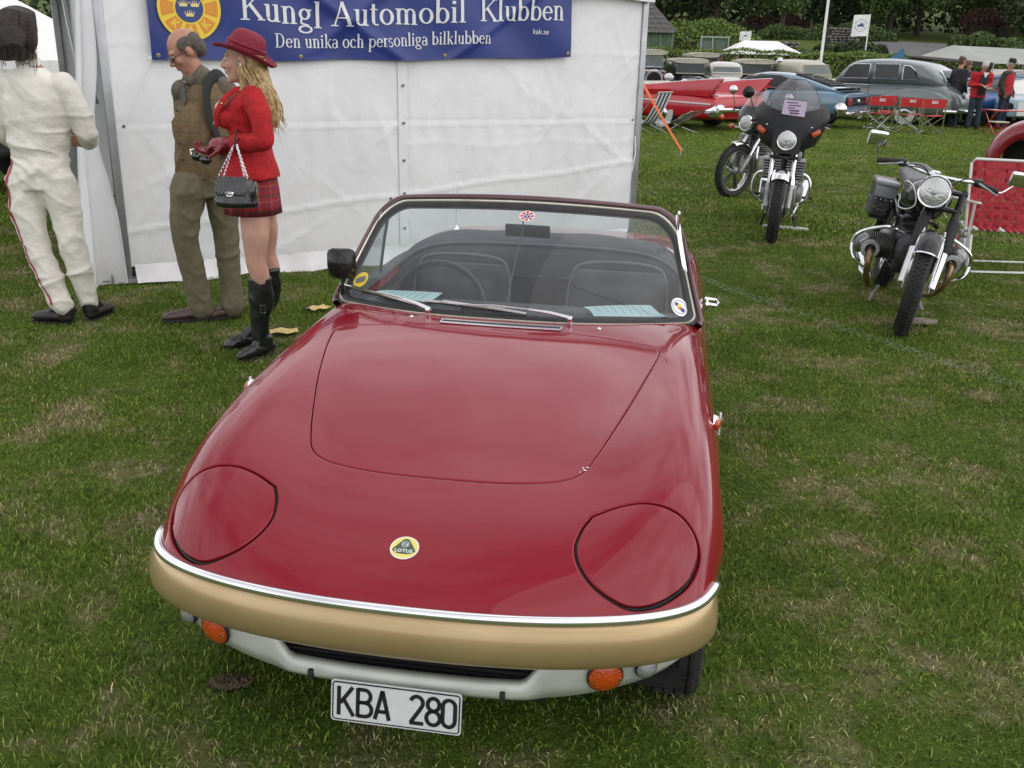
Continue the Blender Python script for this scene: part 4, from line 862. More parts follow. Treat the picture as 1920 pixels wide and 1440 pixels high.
# dry-stone walls: every stone by itself
stone_m = mat('field stone', (.16, .15, .14), .9, noise=.35, nscale=1.5, bump=.5, bscale=8, bdist=.05)
def stone_wall(x0, y0, x1, y1, h, label, seed, st=.42):
    r = np.random.RandomState(seed); L_ = math.hypot(x1-x0, y1-y0); a = math.atan2(y1-y0, x1-x0); z0 = float(terr((x0+x1)/2, (y0+y1)/2)); e = empty('stone_wall', (x0, y0, z0), a, label, 'wall'); shapes = []
    for k in range(5):
        bm = bmesh.new(); bmesh.ops.create_icosphere(bm, subdivisions=1, radius=.5)
        for v in bm.verts: v.co *= r.uniform(.8, 1.15); 
        me = bpy.data.meshes.new('stone'); bm.to_mesh(me); bm.free(); me.materials.append(stone_m); shapes.append(me)
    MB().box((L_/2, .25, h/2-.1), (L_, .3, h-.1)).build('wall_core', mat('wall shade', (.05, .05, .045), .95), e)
    rows = int(h/(st*.55)); zc = 0
    for j in range(rows):
        x = r.uniform(0, st)
        while x < L_:
            w_ = st*r.uniform(.7, 1.4); o = bpy.data.objects.new('stone', shapes[r.randint(5)]); COL.objects.link(o); o.parent = e; o.location = (x, r.uniform(-.05, .05), (j+.45)*st*.55); o.scale = (w_*1.02, .5, st*.62); o.rotation_euler = (r.uniform(-.2, .2), r.uniform(-.2, .2), r.uniform(-.2, .2)); x += w_*.92
stone_wall(13.4, 72, 20.4, 74, 1.0, 'low grey field stone wall on the bank behind the small flag', 1)
stone_wall(24.4, 80, 26.9, 80.6, 1.3, 'rough grey boulder wall left of the tall flag', 2, .36)
stone_wall(11.6, 60, 13.4, 60.5, 1.0, 'short rough stone wall beside the green cabin', 3, .4)
# gravel track and light grass slope
gr_ = mat('gravel', (.105, .10, .10), .95, noise=.3, nscale=1.2, bump=.5, bscale=9, bdist=.04)
G = []
for y in np.linspace(47, 96, 30):
    f = (y-47)/49; xc = 20.5+17*f; w_ = 2.6+2.0*f; G.append([(x, y, float(terr(x, y))+.035) for x in np.linspace(xc-w_, xc+w_, 8)])
o = MB().grid(G).build('gravel_track', gr_, None); fix_n(o); tag(o, kind='structure')
# ------------------------------------------------------------------ sheds behind the hedge
green_p = mat('green boards', (.075, .13, .075), .7, noise=.2, nscale=3)
sh = empty('garden_shed', (6.3, 62, float(terr(6.3, 62))), 0, 'green boarded shed with a grey slate roof behind the hedge', 'shed')
for k in range(12): MB().box((-2.4+.455*k, -2, .8), (.445, .06, 2.2)).build('board', green_p, sh)
MB().box((.0, 0, .75), (5.4, 3.9, 2.1)).build('wall', green_p, sh); MB().box((2.0, -2.05, .85), (.07, .06, 2.2)).box((2.72, -2.03, .85), (.08, .08, 2.2)).build('corner_post', mat('pale green trim', (.16, .24, .15), .6), sh)
slate = mat('slate', (.10, .095, .09), .85, noise=.3, nscale=3)
rp = MB()
Vv = [(-3, -2.3, 1.85), (3.0, -2.3, 1.85), (3.0, 2.3, 1.85), (-3, 2.3, 1.85), (-3, 0, 4.6), (.6, 0, 4.6)]
rp.add(Vv, [(0, 1, 5, 4), (1, 2, 5), (2, 3, 4, 5), (0, 4, 3), (3, 2, 1, 0)]); rp.build('roof', slate, sh, smooth=False)
me0 = MB().box((0, 0, 0), (.44, .34, .03)).build('slate', slate, sh); me0.location = (-2.8, -2.3, 1.9); me0.rotation_euler = (math.radians(50), 0, 0); first = me0
for j in range(10):
    f = j/10; xr = 3.0-2.4*f; x = -2.9+.22*(j % 2)
    while x < xr-.1:
        if not (j == 0 and x < -2.6): o = first.copy(); COL.objects.link(o); o.location = (x, -2.3+2.3*f+.05, 1.88+2.75*f+.05); o.rotation_euler = (math.radians(46), random.uniform(-.02, .02), 0)
        x += .455
gb = empty('green_cabin', (11.1, 58, float(terr(11.1, 58))), 0, 'small dark green cabin with a pale frame behind the hedge', 'cabin')
MB().box((0, 0, .7), (1.55, .8, 1.8)).build('wall', green_p, gb)
fr_ = MB();
for x in (-.78, -.12, .78): fr_.box((x, -.44, .75), (.07, .07, 1.9))
fr_.box((0, -.44, 1.68), (1.7, .10, .08)).build('frame', mat('pale frame', (.30, .34, .30), .6), gb)
for x in (-.45, .33): MB().box((x, -.42, .7), (.55, .02, 1.5)).build('window_panel', mat('dull pane', (.09, .12, .09), .25), gb)

# ------------------------------------------------------------------ the white club tent
TL = Vector((-2.74, 6.57, 0)); TR = Vector((1.05, 8.60, 0)); TD = (TR-TL).normalized(); TN = Vector((TD.y, -TD.x, 0)); TLEN = (TR-TL).length
def tw(s, z, off=0): return TL+TD*s+Vector((0, 0, z))+TN*off
tent = empty('club_tent', tuple(TL), math.atan2(TD.y, TD.x), 'big white canvas tent with grey aluminium poles behind the roadster', 'tent')
# local: x along the wall, y into the tent, z up
canvas = mat('tent canvas', (.80, .795, .81), .45, spec=.4, noise=.05, nscale=1.5, bump=.55, bscale=2.6, bdist=.035)
N_, L_k, b_ = nodes_of(canvas)
tcx = N_.new('ShaderNodeTexCoord'); n3 = N_.new('ShaderNodeTexNoise'); n3.inputs['Scale'].default_value = 9; n3.inputs['Detail'].default_value = 5; n3.inputs['Distortion'].default_value = 1.5
mpx = N_.new('ShaderNodeMapping'); mpx.inputs['Scale'].default_value = (1, 1, .45); L_k.new(tcx.outputs['Object'], mpx.inputs[0]); L_k.new(mpx.outputs[0], n3.inputs[0])
bq = N_.new('ShaderNodeBump'); bq.inputs['Strength'].default_value = .35; bq.inputs['Distance'].default_value = .014; L_k.new(n3.outputs[0], bq.inputs['Height'])
old = b_.inputs['Normal'].links[0].from_socket; L_k.new(old, bq.inputs['Normal']); L_k.new(bq.outputs[0], b_.inputs['Normal'])
# dirt creeping up from the turf (has its own shape)
sp_ = N_.new('ShaderNodeSeparateXYZ'); L_k.new(tcx.outputs['Object'], sp_.inputs[0]); mr = N_.new('ShaderNodeMapRange'); mr.inputs['From Min'].default_value = .22; mr.inputs['From Max'].default_value = 0; mr.inputs['To Max'].default_value = .5; L_k.new(sp_.outputs[2], mr.inputs[0])
mu = N_.new('ShaderNodeMath'); mu.operation = 'MULTIPLY'; L_k.new(mr.outputs[0], mu.inputs[0]); L_k.new(n3.outputs[0], mu.inputs[1]); mxx = N_.new('ShaderNodeMixRGB'); L_k.new(mu.outputs[0], mxx.inputs[0]); L_k.new(b_.inputs['Base Color'].links[0].from_socket, mxx.inputs[1]); mxx.inputs[2].default_value = (.28, .27, .20, 1); L_k.new(mxx.outputs[0], b_.inputs['Base Color'])
rs = np.random.RandomState(5)
CRE = [(rs.uniform(0, 4.3), rs.uniform(.1, 2.0), rs.uniform(-1.2, 1.2), rs.uniform(.15, .5), rs.uniform(.002, .006)) for _ in range(95)]
def wall_y(x, z, x0, x1):
    y = .030*math.sin(PI*(x-x0)/(x1-x0))*math.sin(PI*min(1, z/2))
    for zc, a, w in ((1.073, .008, .012), (1.085, -.005, .02), (1.62, .004, .012)): y += a*math.exp(-((z-zc-.004*math.sin(x*7))/w)**2)
    zc = .36+.085*x; y += .009*math.exp(-((z-zc-.01*math.sin(x*5))/.014)**2)
    if x > 2.1: zc = .91+.02*math.sin(x*6); y += .003*math.exp(-((z-zc)/.015)**2)
    for cx_, cz_, an, ln, am in CRE:
        if abs(x-cx_) < .6 and abs(z-cz_) < .6:
            u = (x-cx_)*math.cos(an+PI/2)+(z-cz_)*math.sin(an+PI/2); v = -(x-cx_)*math.sin(an+PI/2)+(z-cz_)*math.cos(an+PI/2)
            y += am*math.exp(-(u/ln)**2-(v/.022)**2)
    # gathers hanging from the mid fold
    y += .0035*math.sin(x*34+2*math.sin(z*5))*math.exp(-((z-.93)/.16)**2)+.002*math.sin(x*47)*math.exp(-((z-1.2)/.12)**2)
    return -y
def wallpanel(x0, x1, off):
    xs = np.linspace(x0, x1, int((x1-x0)/.022)); zs = np.linspace(.12, 2.12, 96); G = []
    for z in zs: G.append([(x, -off+wall_y(x, z, x0, x1), z) for x in xs])
    o = MB().grid(G).build('wall_panel', canvas, tent, angle=None); return o
wallpanel(.02, 2.13, .0); wallpanel(2.06, 4.27, -.006)
G = []
for f, y, z in ((0, -.006, .135), (.3, -.016, .10), (.7, -.04, .05), (1, -.075, .008)):
    G.append([(x, y-f*.025*math.sin(x*5)+f*.01*math.sin(x*23), z+.012*f*math.sin(x*9)) for x in np.linspace(.05, 4.25, 160)])
MB().grid(G).build('ground_flap', canvas, tent, angle=None)
alu = mat('pole aluminium', (.40, .41, .43), .42, .75, noise=.12, nscale=6)
for x in (0, 4.30):
    MB().box((x, 0.015, 1.06), (.055, .055, 2.12), bev=.006).build('corner_pole', alu, tent)
MB().box((-.0, .03, .02), (.14, .16, .012)).tube([(-.30, .02, .03), (.10, -.03, .03)], .006, 6).tube([(-.11, -.02, .0), (-.11, -.02, .075)], .006, 6).build('base_plate', alu, tent)
for x, y in ((0, 4.3), (4.3, 4.3)): MB().box((x, y, 1.06), (.055, .055, 2.12)).build('corner_pole', alu, tent)
MB().box((2.15, .02, 2.09), (4.3, .04, .05)).build('eave_rail', alu, tent)
# eave skirt and peaked roof
mb = MB(); ring = [(-.05, -.06), (4.35, -.06), (4.35, 4.36), (-.05, 4.36)]
for i in range(4):
    a, b2 = Vector((*ring[i], 0)), Vector((*ring[(i+1) % 4], 0)); G = []
    for z in (2.052, 2.12, 2.20, 2.32): G.append([tuple(a.lerp(b2, t)+Vector((0, 0, z+.012*math.sin(t*30)*(z < 2.06)))) for t in np.linspace(0, 1, 40)])
    mb.grid(G); mb.grid([[tuple(a.lerp(b2, t).lerp(Vector((2.15, 2.15, 0)), f)+Vector((0, 0, 2.32+1.5*f**1.35))) for t in np.linspace(0, 1, 12)] for f in np.linspace(0, 1, 10)])
mb.build('roof', canvas, tent, angle=40)
mb = MB(); mb.grid([[(4.31, y, z) for y in np.linspace(.03, 4.3, 12)] for z in (.02, 1, 2.1)]); mb.grid([[(x, 4.33, z) for x in np.linspace(0, 4.3, 12)] for z in (.02, 1, 2.1)]); mb.build('side_wall', canvas, tent)
# press studs on the lap seam, and lap edge
G = [[(x, -.010+wall_y(x, z, 2.0, 4.27)*.9, z) for x in (2.055, 2.062, 2.125, 2.132)] for z in np.linspace(.12, 2.1, 60)]; MB().grid(G).build('lap_seam', canvas, tent, angle=None)
for z in (1.36, 1.084, .802, .546, .27, 1.65): MB().lathe([(.011, 0), (.012, -.004), (.008, -.008), (.001, -.009)], (2.094, -.014+wall_y(2.094, z, 2, 4.27)*.9, z), axis='y', n=12).build('press_stud', mat('stud metal', (.25, .24, .22), .4, .8), tent)
for x, z in ((.075, 1.085), (4.23, 1.085), (.145, .095)): MB().lathe([(.010, 0), (.011, -.004), (.005, -.005), (.004, 0)], (x, -.012, z), axis='y', n=12).build('eyelet', MATS['stud metal'], tent)
MB().tube([(4.262, -.02, .95), (4.256, -.05, .80), (4.225, -.045, .60), (4.22, -.02, .48)], .005, 6).build('tie_cord', canvas, tent)
# gathered side curtains left of the corner pole
def curtain(top_, bot, tie=None, label='side_curtain', folds=7, amp=.035, name='side_curtain', nz=34, n=70):
    T_ = bez(top_, 12); B_ = bez(bot, 12); T_ = [Vector(T_[int(i*(len(T_)-1)/(n-1))]) for i in range(n)]; B_ = [Vector(B_[int(i*(len(B_)-1)/(n-1))]) for i in range(n)]; G = []
    for k in range(nz):
        f = k/(nz-1); row = []
        for i in range(n):
            p = T_[i].lerp(B_[i], f); a = i/(n-1)
            if tie: c, fz, s_ = tie; w_ = math.exp(-((f-fz)/.16)**2)*s_; q = T_[n//2].lerp(B_[n//2], f)+Vector(c); p = p.lerp(q, w_)
            am = amp*(.5+.8*f); p = p+Vector((-math.cos(a*folds*2*PI+2*f)*am*.8, -math.sin(a*folds*2*PI+1.2*f)*am, 0)); row.append(tuple(p))
        G.append(row)
    return MB().grid(G).build(name, canvas, tent, angle=None)
def t2(p): # world -> tent local
    v = Vector(p)-TL; return (v.dot(TD), -v.dot(TN), v.z)
def wv(x, y, z): return t2((x, y, z))
curtain([wv(-2.77, 6.60, 2.2), wv(-2.90, 6.75, 2.2), wv(-3.10, 7.15, 2.2), wv(-3.22, 7.45, 2.2)], [wv(-2.76, 6.54, .02), wv(-2.93, 6.42, .0), wv(-3.02, 6.50, .05), wv(-3.16, 7.0, .25)], (( -.02, -.02, 0), .52, .42), folds=3.0, amp=.030)
curtain([wv(-3.30, 7.6, 2.2), wv(-3.45, 7.9, 2.2), wv(-3.62, 8.15, 2.2)], [wv(-3.55, 7.95, .35), wv(-3.62, 8.1, .3), wv(-3.70, 8.35, .3)], None, folds=2.3, amp=.04)
curtain([wv(-3.70, 8.2, 2.2), wv(-3.85, 8.6, 2.2), wv(-3.98, 8.75, 2.2)], [wv(-3.80, 8.6, 1.0), wv(-3.85, 8.8, 1.05), wv(-3.9, 9.0, 1.1)], None, folds=2.3, amp=.05)
# ------------------------------------------------------------------ banner
ban = empty('club_banner', tuple(TL), math.atan2(TD.y, TD.x), 'blue club banner with yellow wheel emblem and white lettering on the tent wall', 'banner')
blue = mat('banner blue', (.022, .040, .205), .38, spec=.5, noise=.10, nscale=4, bump=.10, bscale=5, bdist=.02)
def by(x, z):   # banner surface bulges and drapes
    t = (x-.29)/3.25; q = z-1.55; y = .056+.012*math.sin(t*9)+.016*math.exp(-((x-1.3-1.2*(z-1.5))/.09)**2)*min(1, max(0, q*6))+.014*math.exp(-((x-2.0+1.6*(z-1.6))/.08)**2)+.010*math.exp(-((x-2.55-1.5*(z-1.6))/.06)**2)+.008*math.sin(t*26+q*8)
    return -y
def zlo(x): t = (x-.29)/3.25; return 1.513+.078*t-.012*math.sin(PI*t)+.006*math.sin(t*19)
G = []
for f in np.linspace(0, 1, 56): G.append([(x, by(x, zlo(x)+f*.55), zlo(x)+f*.55) for x in np.linspace(.293, 3.54, 330)])
MB().grid(G).build('cloth', blue, ban, angle=None)
def on_ban(o, off=.007):
    for v in o.data.vertices:
        x, _, z = v.co; v.co = Vector((x, by(x, z)-off-(-v.co.y)*0, z))
    o.data.update()
lw_ = mat('banner lettering', (.72, .73, .75), .5)
# serif letters from strokes: cap height 1
def sf(x, y, w=.30, t=.045): return ([(x-w/2, y), (x+w/2, y)], t)
def ring_(cx, cy, rx, ry, th=.13, tn=.045, a0=0, a1=360, n=20):
    o = []
    for i in range(n):
        b0 = math.radians(a0+(a1-a0)*i/n); b1 = math.radians(a0+(a1-a0)*(i+1.08)/n); t = tn+(th-tn)*abs(math.cos((b0+b1)/2))**1.3
        o.append(([(cx+rx*math.cos(b0), cy+ry*math.sin(b0)), (cx+rx*math.cos(b1), cy+ry*math.sin(b1))], t))
    return o
ST, TNn, XH = .125, .05, .66
SER = {
 'K': (.80, [([(.17, 0), (.17, 1)], ST), sf(.17, .02), sf(.17, .98), ([(.66, .97), (.22, .46)], TNn), ([(.34, .60), (.72, .03)], ST), sf(.67, .98, .26), sf(.72, .02, .26)]),
 'A': (.76, [([(.12, .02), (.38, 1)], TNn), ([(.38, 1.0), (.64, .02)], ST), sf(.12, .02, .24), sf(.64, .02, .26), ([(.20, .34), (.54, .34)], TNn)]),
 'D': (.78, [([(.17, 0), (.17, 1)], ST), sf(.13, .02, .24), sf(.13, .98, .24), ([(.17, .98), (.36, .98)], TNn), ([(.17, .02), (.36, .02)], TNn)]+ring_(.34, .5, .30, .48, ST, TNn, -90, 90)),
 'u': (.58, [([(.15, .18), (.15, XH)], ST), ([(.44, .0), (.44, XH)], ST), sf(.09, XH-.02, .12), sf(.38, XH-.02, .12), sf(.50, .02, .13)]+ring_(.28, .16, .13, .14, .10, TNn, 180, 350)),
 'n': (.60, [([(.16, 0), (.16, XH)], ST), ([(.45, 0), (.45, .46)], ST), sf(.16, .02, .24), sf(.45, .02, .24), sf(.10, XH-.02, .13)]+ring_(.31, .47, .14, .18, .10, TNn, 0, 170)),
 'm': (.90, [([(.16, 0), (.16, XH)], ST), ([(.45, 0), (.45, .46)], ST), ([(.74, 0), (.74, .46)], ST), sf(.16, .02, .23), sf(.45, .02, .23), sf(.74, .02, .23), sf(.10, XH-.02, .13)]+ring_(.31, .47, .14, .18, .10, TNn, 0, 170)+ring_(.60, .47, .14, .18, .10, TNn, 0, 170)),
 'g': (.56, ring_(.26, .45, .16, .19, .11, TNn)+ring_(.27, -.13, .22, .13, .09, TNn)+[([(.14, .28), (.12, .10), (.40, .02)], .07), ([(.38, .58), (.50, .62)], .07)]),
 'l': (.32, [([(.16, 0), (.16, 1.02)], ST), sf(.16, .02, .26), sf(.11, 1.0, .13)]),
 't': (.38, [([(.17, .12), (.17, .86)], ST), ([(.04, XH-.02), (.33, XH-.02)], TNn)]+ring_(.29, .14, .12, .13, .10, TNn, 180, 300)),
 'o': (.58, ring_(.29, .33, .21, .31, ST, TNn)),
 'b': (.60, [([(.14, 0), (.14, 1.02)], ST), sf(.08, 1.0, .13)]+ring_(.32, .33, .19, .31, ST, TNn)),
 'p': (.62, [([(.15, -.32), (.15, XH)], ST), sf(.09, XH-.02, .13), sf(.15, -.31, .25)]+ring_(.34, .33, .19, .31, ST, TNn)),
 'i': (.32, [([(.16, 0), (.16, XH)], ST), sf(.16, .02, .25), sf(.11, XH-.02, .12), ([(.16, .80), (.16, .93)], .14)]),
 'e': (.54, ring_(.28, .33, .20, .31, ST, TNn, 5, 325)+[([(.10, .36), (.48, .36)], TNn)]),
 'c': (.52, ring_(.28, .33, .20, .31, ST, TNn, 45, 320)+[([(.43, .50), (.43, .58)], .10)]),
 'h': (.60, [([(.16, 0), (.16, 1.02)], ST), ([(.45, 0), (.45, .46)], ST), sf(.16, .02, .24), sf(.45, .02, .24), sf(.10, 1.0, .13)]+ring_(.31, .47, .14, .18, .10, TNn, 0, 170)),
 'k': (.60, [([(.16, 0), (.16, 1.02)], ST), sf(.16, .02, .24), sf(.10, 1.0, .13), ([(.46, .63), (.20, .30)], TNn), ([(.27, .38), (.50, .02)], ST), sf(.46, .64, .18), sf(.50, .02, .18)]),
 'r': (.44, [([(.16, 0), (.16, XH)], ST), sf(.17, .02, .26), sf(.10, XH-.02, .13), ([(.20, .52), (.30, .63), (.38, .60)], .08)]),
 's': (.46, ring_(.23, .48, .14, .16, .08, .07, 30, 250)+ring_(.23, .17, .15, .17, .08, .07, 90, -150)),
 'a': (.54, [([(.40, .10), (.40, .50)], ST), ([(.40, .10), (.50, .04)], .07)]+ring_(.25, .48, .15, .16, .10, TNn, 0, 160)+ring_(.24, .18, .17, .18, .11, TNn)),
 ' ': (.30, [])}
def serif(txt, x0, x1, zf, h, name='letter'):
    tot = sum(SER[c][0] for c in txt); k = (x1-x0)/(tot*h); x = x0
    for c in txt:
        adv, st = SER[c]; mb = MB()
        for pts, th in st:
            for a, b2 in zip(pts[:-1], pts[1:]):
                A = np.array(a); B = np.array(b2); d = B-A; L2 = np.linalg.norm(d); nseg = max(1, int(L2*h/.012)); d = d/max(L2, 1e-6); n = np.array([-d[1], d[0]])*th/2
                G = []
                for i in range(nseg+1):
                    p = A+(B-A)*i/nseg; G.append([(x+(p[0]+n[0])*h*k, 0, zf(x)+(p[1]+n[1])*h), (x+(p[0]-n[0])*h*k, 0, zf(x)+(p[1]-n[1])*h)])
                mb.grid(G)
        if st: o = mb.build(name, lw_, ban, smooth=False); on_ban(o)
        x += adv*h*k
serif('Kungl', .888, 1.47, lambda x: 1.785-.045*((x-.888)/.58)**1.5, .172)
serif('Automobil', 1.535, 2.60, lambda x: 1.765+.058*(x-1.535), .165)
serif('Klubben', 2.715, 3.464, lambda x: 1.838+.045*(x-2.715), .160)
serif('Den unika och personliga bilklubben', 1.118, 2.81, lambda x: 1.612+.033*(x-1.118)-.010*math.sin((x-1.1)*3), .092)
o = text('kak.se', 'letter', .058, lw_, ban, ext=0, bold=.0002); o.data.transform(Matrix.Translation((3.25, 0, 1.775)) @ Matrix.Rotation(PI/2, 4, 'X')); on_ban(o)
em = empty('emblem'); em.parent = ban; em.location = (.555, -.090, 1.845); em.rotation_euler = (PI/2, 0, 0); emblem(em, .205)
for x in (.335, .62, 1.30, 2.43, 3.51): MB().lathe([(.013, 0), (.014, -.004), (.006, -.005), (.005, 0)], (x, by(x, zlo(x)+.02)-.002, zlo(x)+.028), axis='y', n=12).build('eyelet', mat('brass eyelet', (.35, .30, .16), .4, .8), ban)
MB().tube([(.296, -.035, 1.52), (.20, -.03, 1.35), (.085, -.02, 1.09)], .0035, 5).ell((.30, -.03, 1.52), (.025, .012, .02)).build('tie_cord', canvas, ban)
# orange guy strap with its peg, right of the tent
gs = empty('guy_strap', (2.80, 16.6, 0), 0, 'orange guy strap running down to a steel peg in the lawn', 'strap')
A_ = Vector((.72, 9.35, 2.05))-gs.location; B_ = Vector((-.005, -.02, .10)); d_ = (B_-A_).normalized(); s_ = (Vector((0, 0, 1))-d_*d_.z).normalized()*.028
MB().grid([[tuple(A_.lerp(B_, t)+s_*k+Vector((0, 0, -.03*math.sin(PI*t)))) for k in (-1, 1)] for t in np.linspace(0, 1, 30)]).build('webbing', mat('orange webbing', (.95, .20, .05), .6), gs)
MB().tube([(0, 0, .13), (-.03, -.02, -.02)], .008, 6).tube([(-.03, 0, .12), (.03, 0, .11), (.04, -.02, .14)], .007, 6).build('peg', alu, gs)

# ------------------------------------------------------------------ people
def skinmat(name, c): 
    m = mat(name, c, .5, spec=.4, noise=.10, nscale=14, bump=.1, bscale=60); N, Lk, b = nodes_of(m); b.inputs['Subsurface Weight'].default_value = .12; b.inputs['Subsurface Radius'].default_value = (.01, .004, .002); return m
skin1 = skinmat('skin ruddy', (.44, .225, .16)); skin2 = skinmat('skin fair', (.52, .30, .225)); skin3 = skinmat('skin tan', (.36, .19, .13))
lipm = mat('lips', (.38, .12, .10), .4); eyew = mat('eye white', (.6, .58, .55), .2); iris = mat('iris', (.04, .045, .05), .1)
def xf(mb, n0, M_):
    for i in range(n0, len(mb.V)): mb.V[i] = tuple(M_ @ Vector(mb.V[i]))
def limb(mb, pts, rad, n=14, flat=1.0, up=None, ends=True):
    mb.tube(pts, rad, n, flat=flat, up=up)
    rr = rad if hasattr(rad, '__len__') else [rad]*len(pts)
    if ends: mb.ell(pts[0], (rr[0],)*3, n=10, m=6); mb.ell(pts[-1], (rr[-1],)*3, n=10, m=6)
    return mb
def stack(mb, L_, n=24):
    """closed loft of ellipses: (x,y,z,rx,ry,yaw)"""
    G = []
    for (x, y, z, rx, ry, yaw) in L_:
        c, s = math.cos(math.radians(yaw)), math.sin(math.radians(yaw)); G.append([(x+c*rx*math.cos(t)-s*ry*math.sin(t), y+s*rx*math.cos(t)+c*ry*math.sin(t), z) for t in np.linspace(0, 2*PI, n+1)[:-1]])
    k0 = len(mb.V); mb.grid(G, closed_u=True); mb.F += [tuple(k0+i for i in reversed(range(n))), tuple(k0+(len(L_)-1)*n+i for i in range(n))]; mb.M += [0, 0]; return mb
def head_M(pos, yaw, pitch, roll=0, sc=1): # yaw: 0 looks towards the camera (-y), + turns to image left
    return Matrix.Translation(pos) @ Matrix.Rotation(math.radians(180-yaw), 4, 'Z') @ Matrix.Rotation(math.radians(-pitch), 4, 'X') @ Matrix.Rotation(math.radians(roll), 4, 'Y') @ Matrix.Scale(sc, 4)
def head_prims(mb, M_, female=False):
    n0 = len(mb.V)
    mb.ell((0, -.014, .032), (.076, .097, .088)); mb.ell((0, .028, -.015), (.060, .062, .088)); mb.ell((0, .035, -.075), (.044, .048, .036)); mb.ell((0, .070, -.098), (.020, .018, .017))
    mb.tube([(0, .086, .018), (0, .100, -.006), (0, .109, -.022), (0, .098, -.032)], [.008, .0095, .0125, .010], 8); mb.ell((.011, .095, -.028), (.008, .009, .007)); mb.ell((-.011, .095, -.028), (.008, .009, .007))
    for s in (1, -1):
        mb.ell((s*.030, .076, .030), (.026, .012, .0085 if female else .011)); mb.ell((s*.037, .064, -.020), (.022, .022, .022)); mb.ell((s*.079, -.006, -.004), (.007, .019, .030), (0, 0, s*12))
    mb.ell((0, .085, -.050), (.022, .010, .0065)); mb.ell((0, .084, -.061), (.019, .010, .0065))
    xf(mb, n0, M_); return mb
def eyes(e, M_, glasses=False):
    mb = MB(); n0 = 0
    for s in (1, -1): mb.ell((s*.031, .0785, .008), (.0125, .010, .0065), n=10, m=6)
    xf(mb, 0, M_); mb.build('eyes', eyew, e); mb = MB()
    for s in (1, -1): mb.ell((s*.031, .0865, .007), (.0055, .0035, .0055), n=8, m=6)
    xf(mb, 0, M_); mb.build('irises', iris, e); mb = MB(); mb.ell((0, .0925, -.0500), (.019, .0035, .0045), n=10, m=6); mb.ell((0, .0915, -.0605), (.016, .0035, .0045), n=10, m=6); xf(mb, 0, M_); mb.build('lips', lipm, e)
def hand(mb, wrist, dirv, palm, L_=.175, curl=35, spread=6, thumb=1, r=.0085, curls=None):
    """palm + four bent fingers + thumb; dirv = towards the fingers, palm = palm-side normal"""
    d = Vector(dirv).normalized(); p = Vector(palm); p = (p-d*p.dot(d)).normalized(); s = d.cross(p)*thumb; W_ = Vector(wrist); pl = L_*.52
    c = W_+d*pl*.55; n0 = len(mb.V); mb.ell((0, 0, 0), (.040, pl*.60, .015), n=12, m=8); xf(mb, n0, Matrix((s, d, -p)).transposed().to_4x4()); 
    for i in range(n0, len(mb.V)): mb.V[i] = tuple(Vector(mb.V[i])+c)
    for k, (o, ln) in enumerate(((.027, .92), (.009, 1.0), (-.009, .94), (-.027, .74))):
        q = W_+d*pl*.92+s*o; a = 0; pts = [q-d*.02, q]; a0 = (curls[k] if curls else curl)
        for seg in (.44, .32, .24):
            a += math.radians(a0); dd = d*math.cos(a)+p*math.sin(a)+s*o*spread*.3; q = q+dd.normalized()*L_*.48*ln*seg; pts.append(q)
        mb.tube(pts, [r*1.1, r*1.1, r, r*.92, r*.8], 8); mb.ell(pts[-1], (r*.8,)*3, n=8, m=5)
    q = W_+d*pl*.25+s*.030; t1 = q+(d*.55+s*.75+p*.25).normalized()*.035; t2_ = t1+(d*.8+s*.2+p*.45).normalized()*.032; t3 = t2_+(d*.85-s*.15+p*.5).normalized()*.024
    mb.tube([q, t1, t2_, t3], [.013, .0115, .010, .0085], 8); mb.ell(t3, (.0085,)*3, n=8, m=5); return mb
def wrinkle(seeds, amp):
    rr_ = np.random.RandomState(seeds); K = [(rr_.normal(0, 1, 3)*np.array([13, 13, 15]), rr_.uniform(0, 6)) for _ in range(7)]; K2 = [(rr_.normal(0, 1, 3)*np.array([28, 28, 34]), rr_.uniform(0, 6)) for _ in range(5)]
    M3 = [(rr_.normal(0, 1, 3)*8, rr_.uniform(0, 6)) for _ in K]
    def f(co, no):
        h = 0
        for (k, p), (m3, q3) in zip(K, M3): h = h+(1-np.abs(np.sin(.5*(co@k)+p+.9*np.sin(co@m3+q3))))**3.5*np.clip(np.sin(co@m3*.8+q3*2)+.25, 0, 1)
        h = h*1.1-.35
        for k, p in K2: h = h+.08*np.sin(co@k+p)
        return co+no*(h*amp)[:, None]
    return f
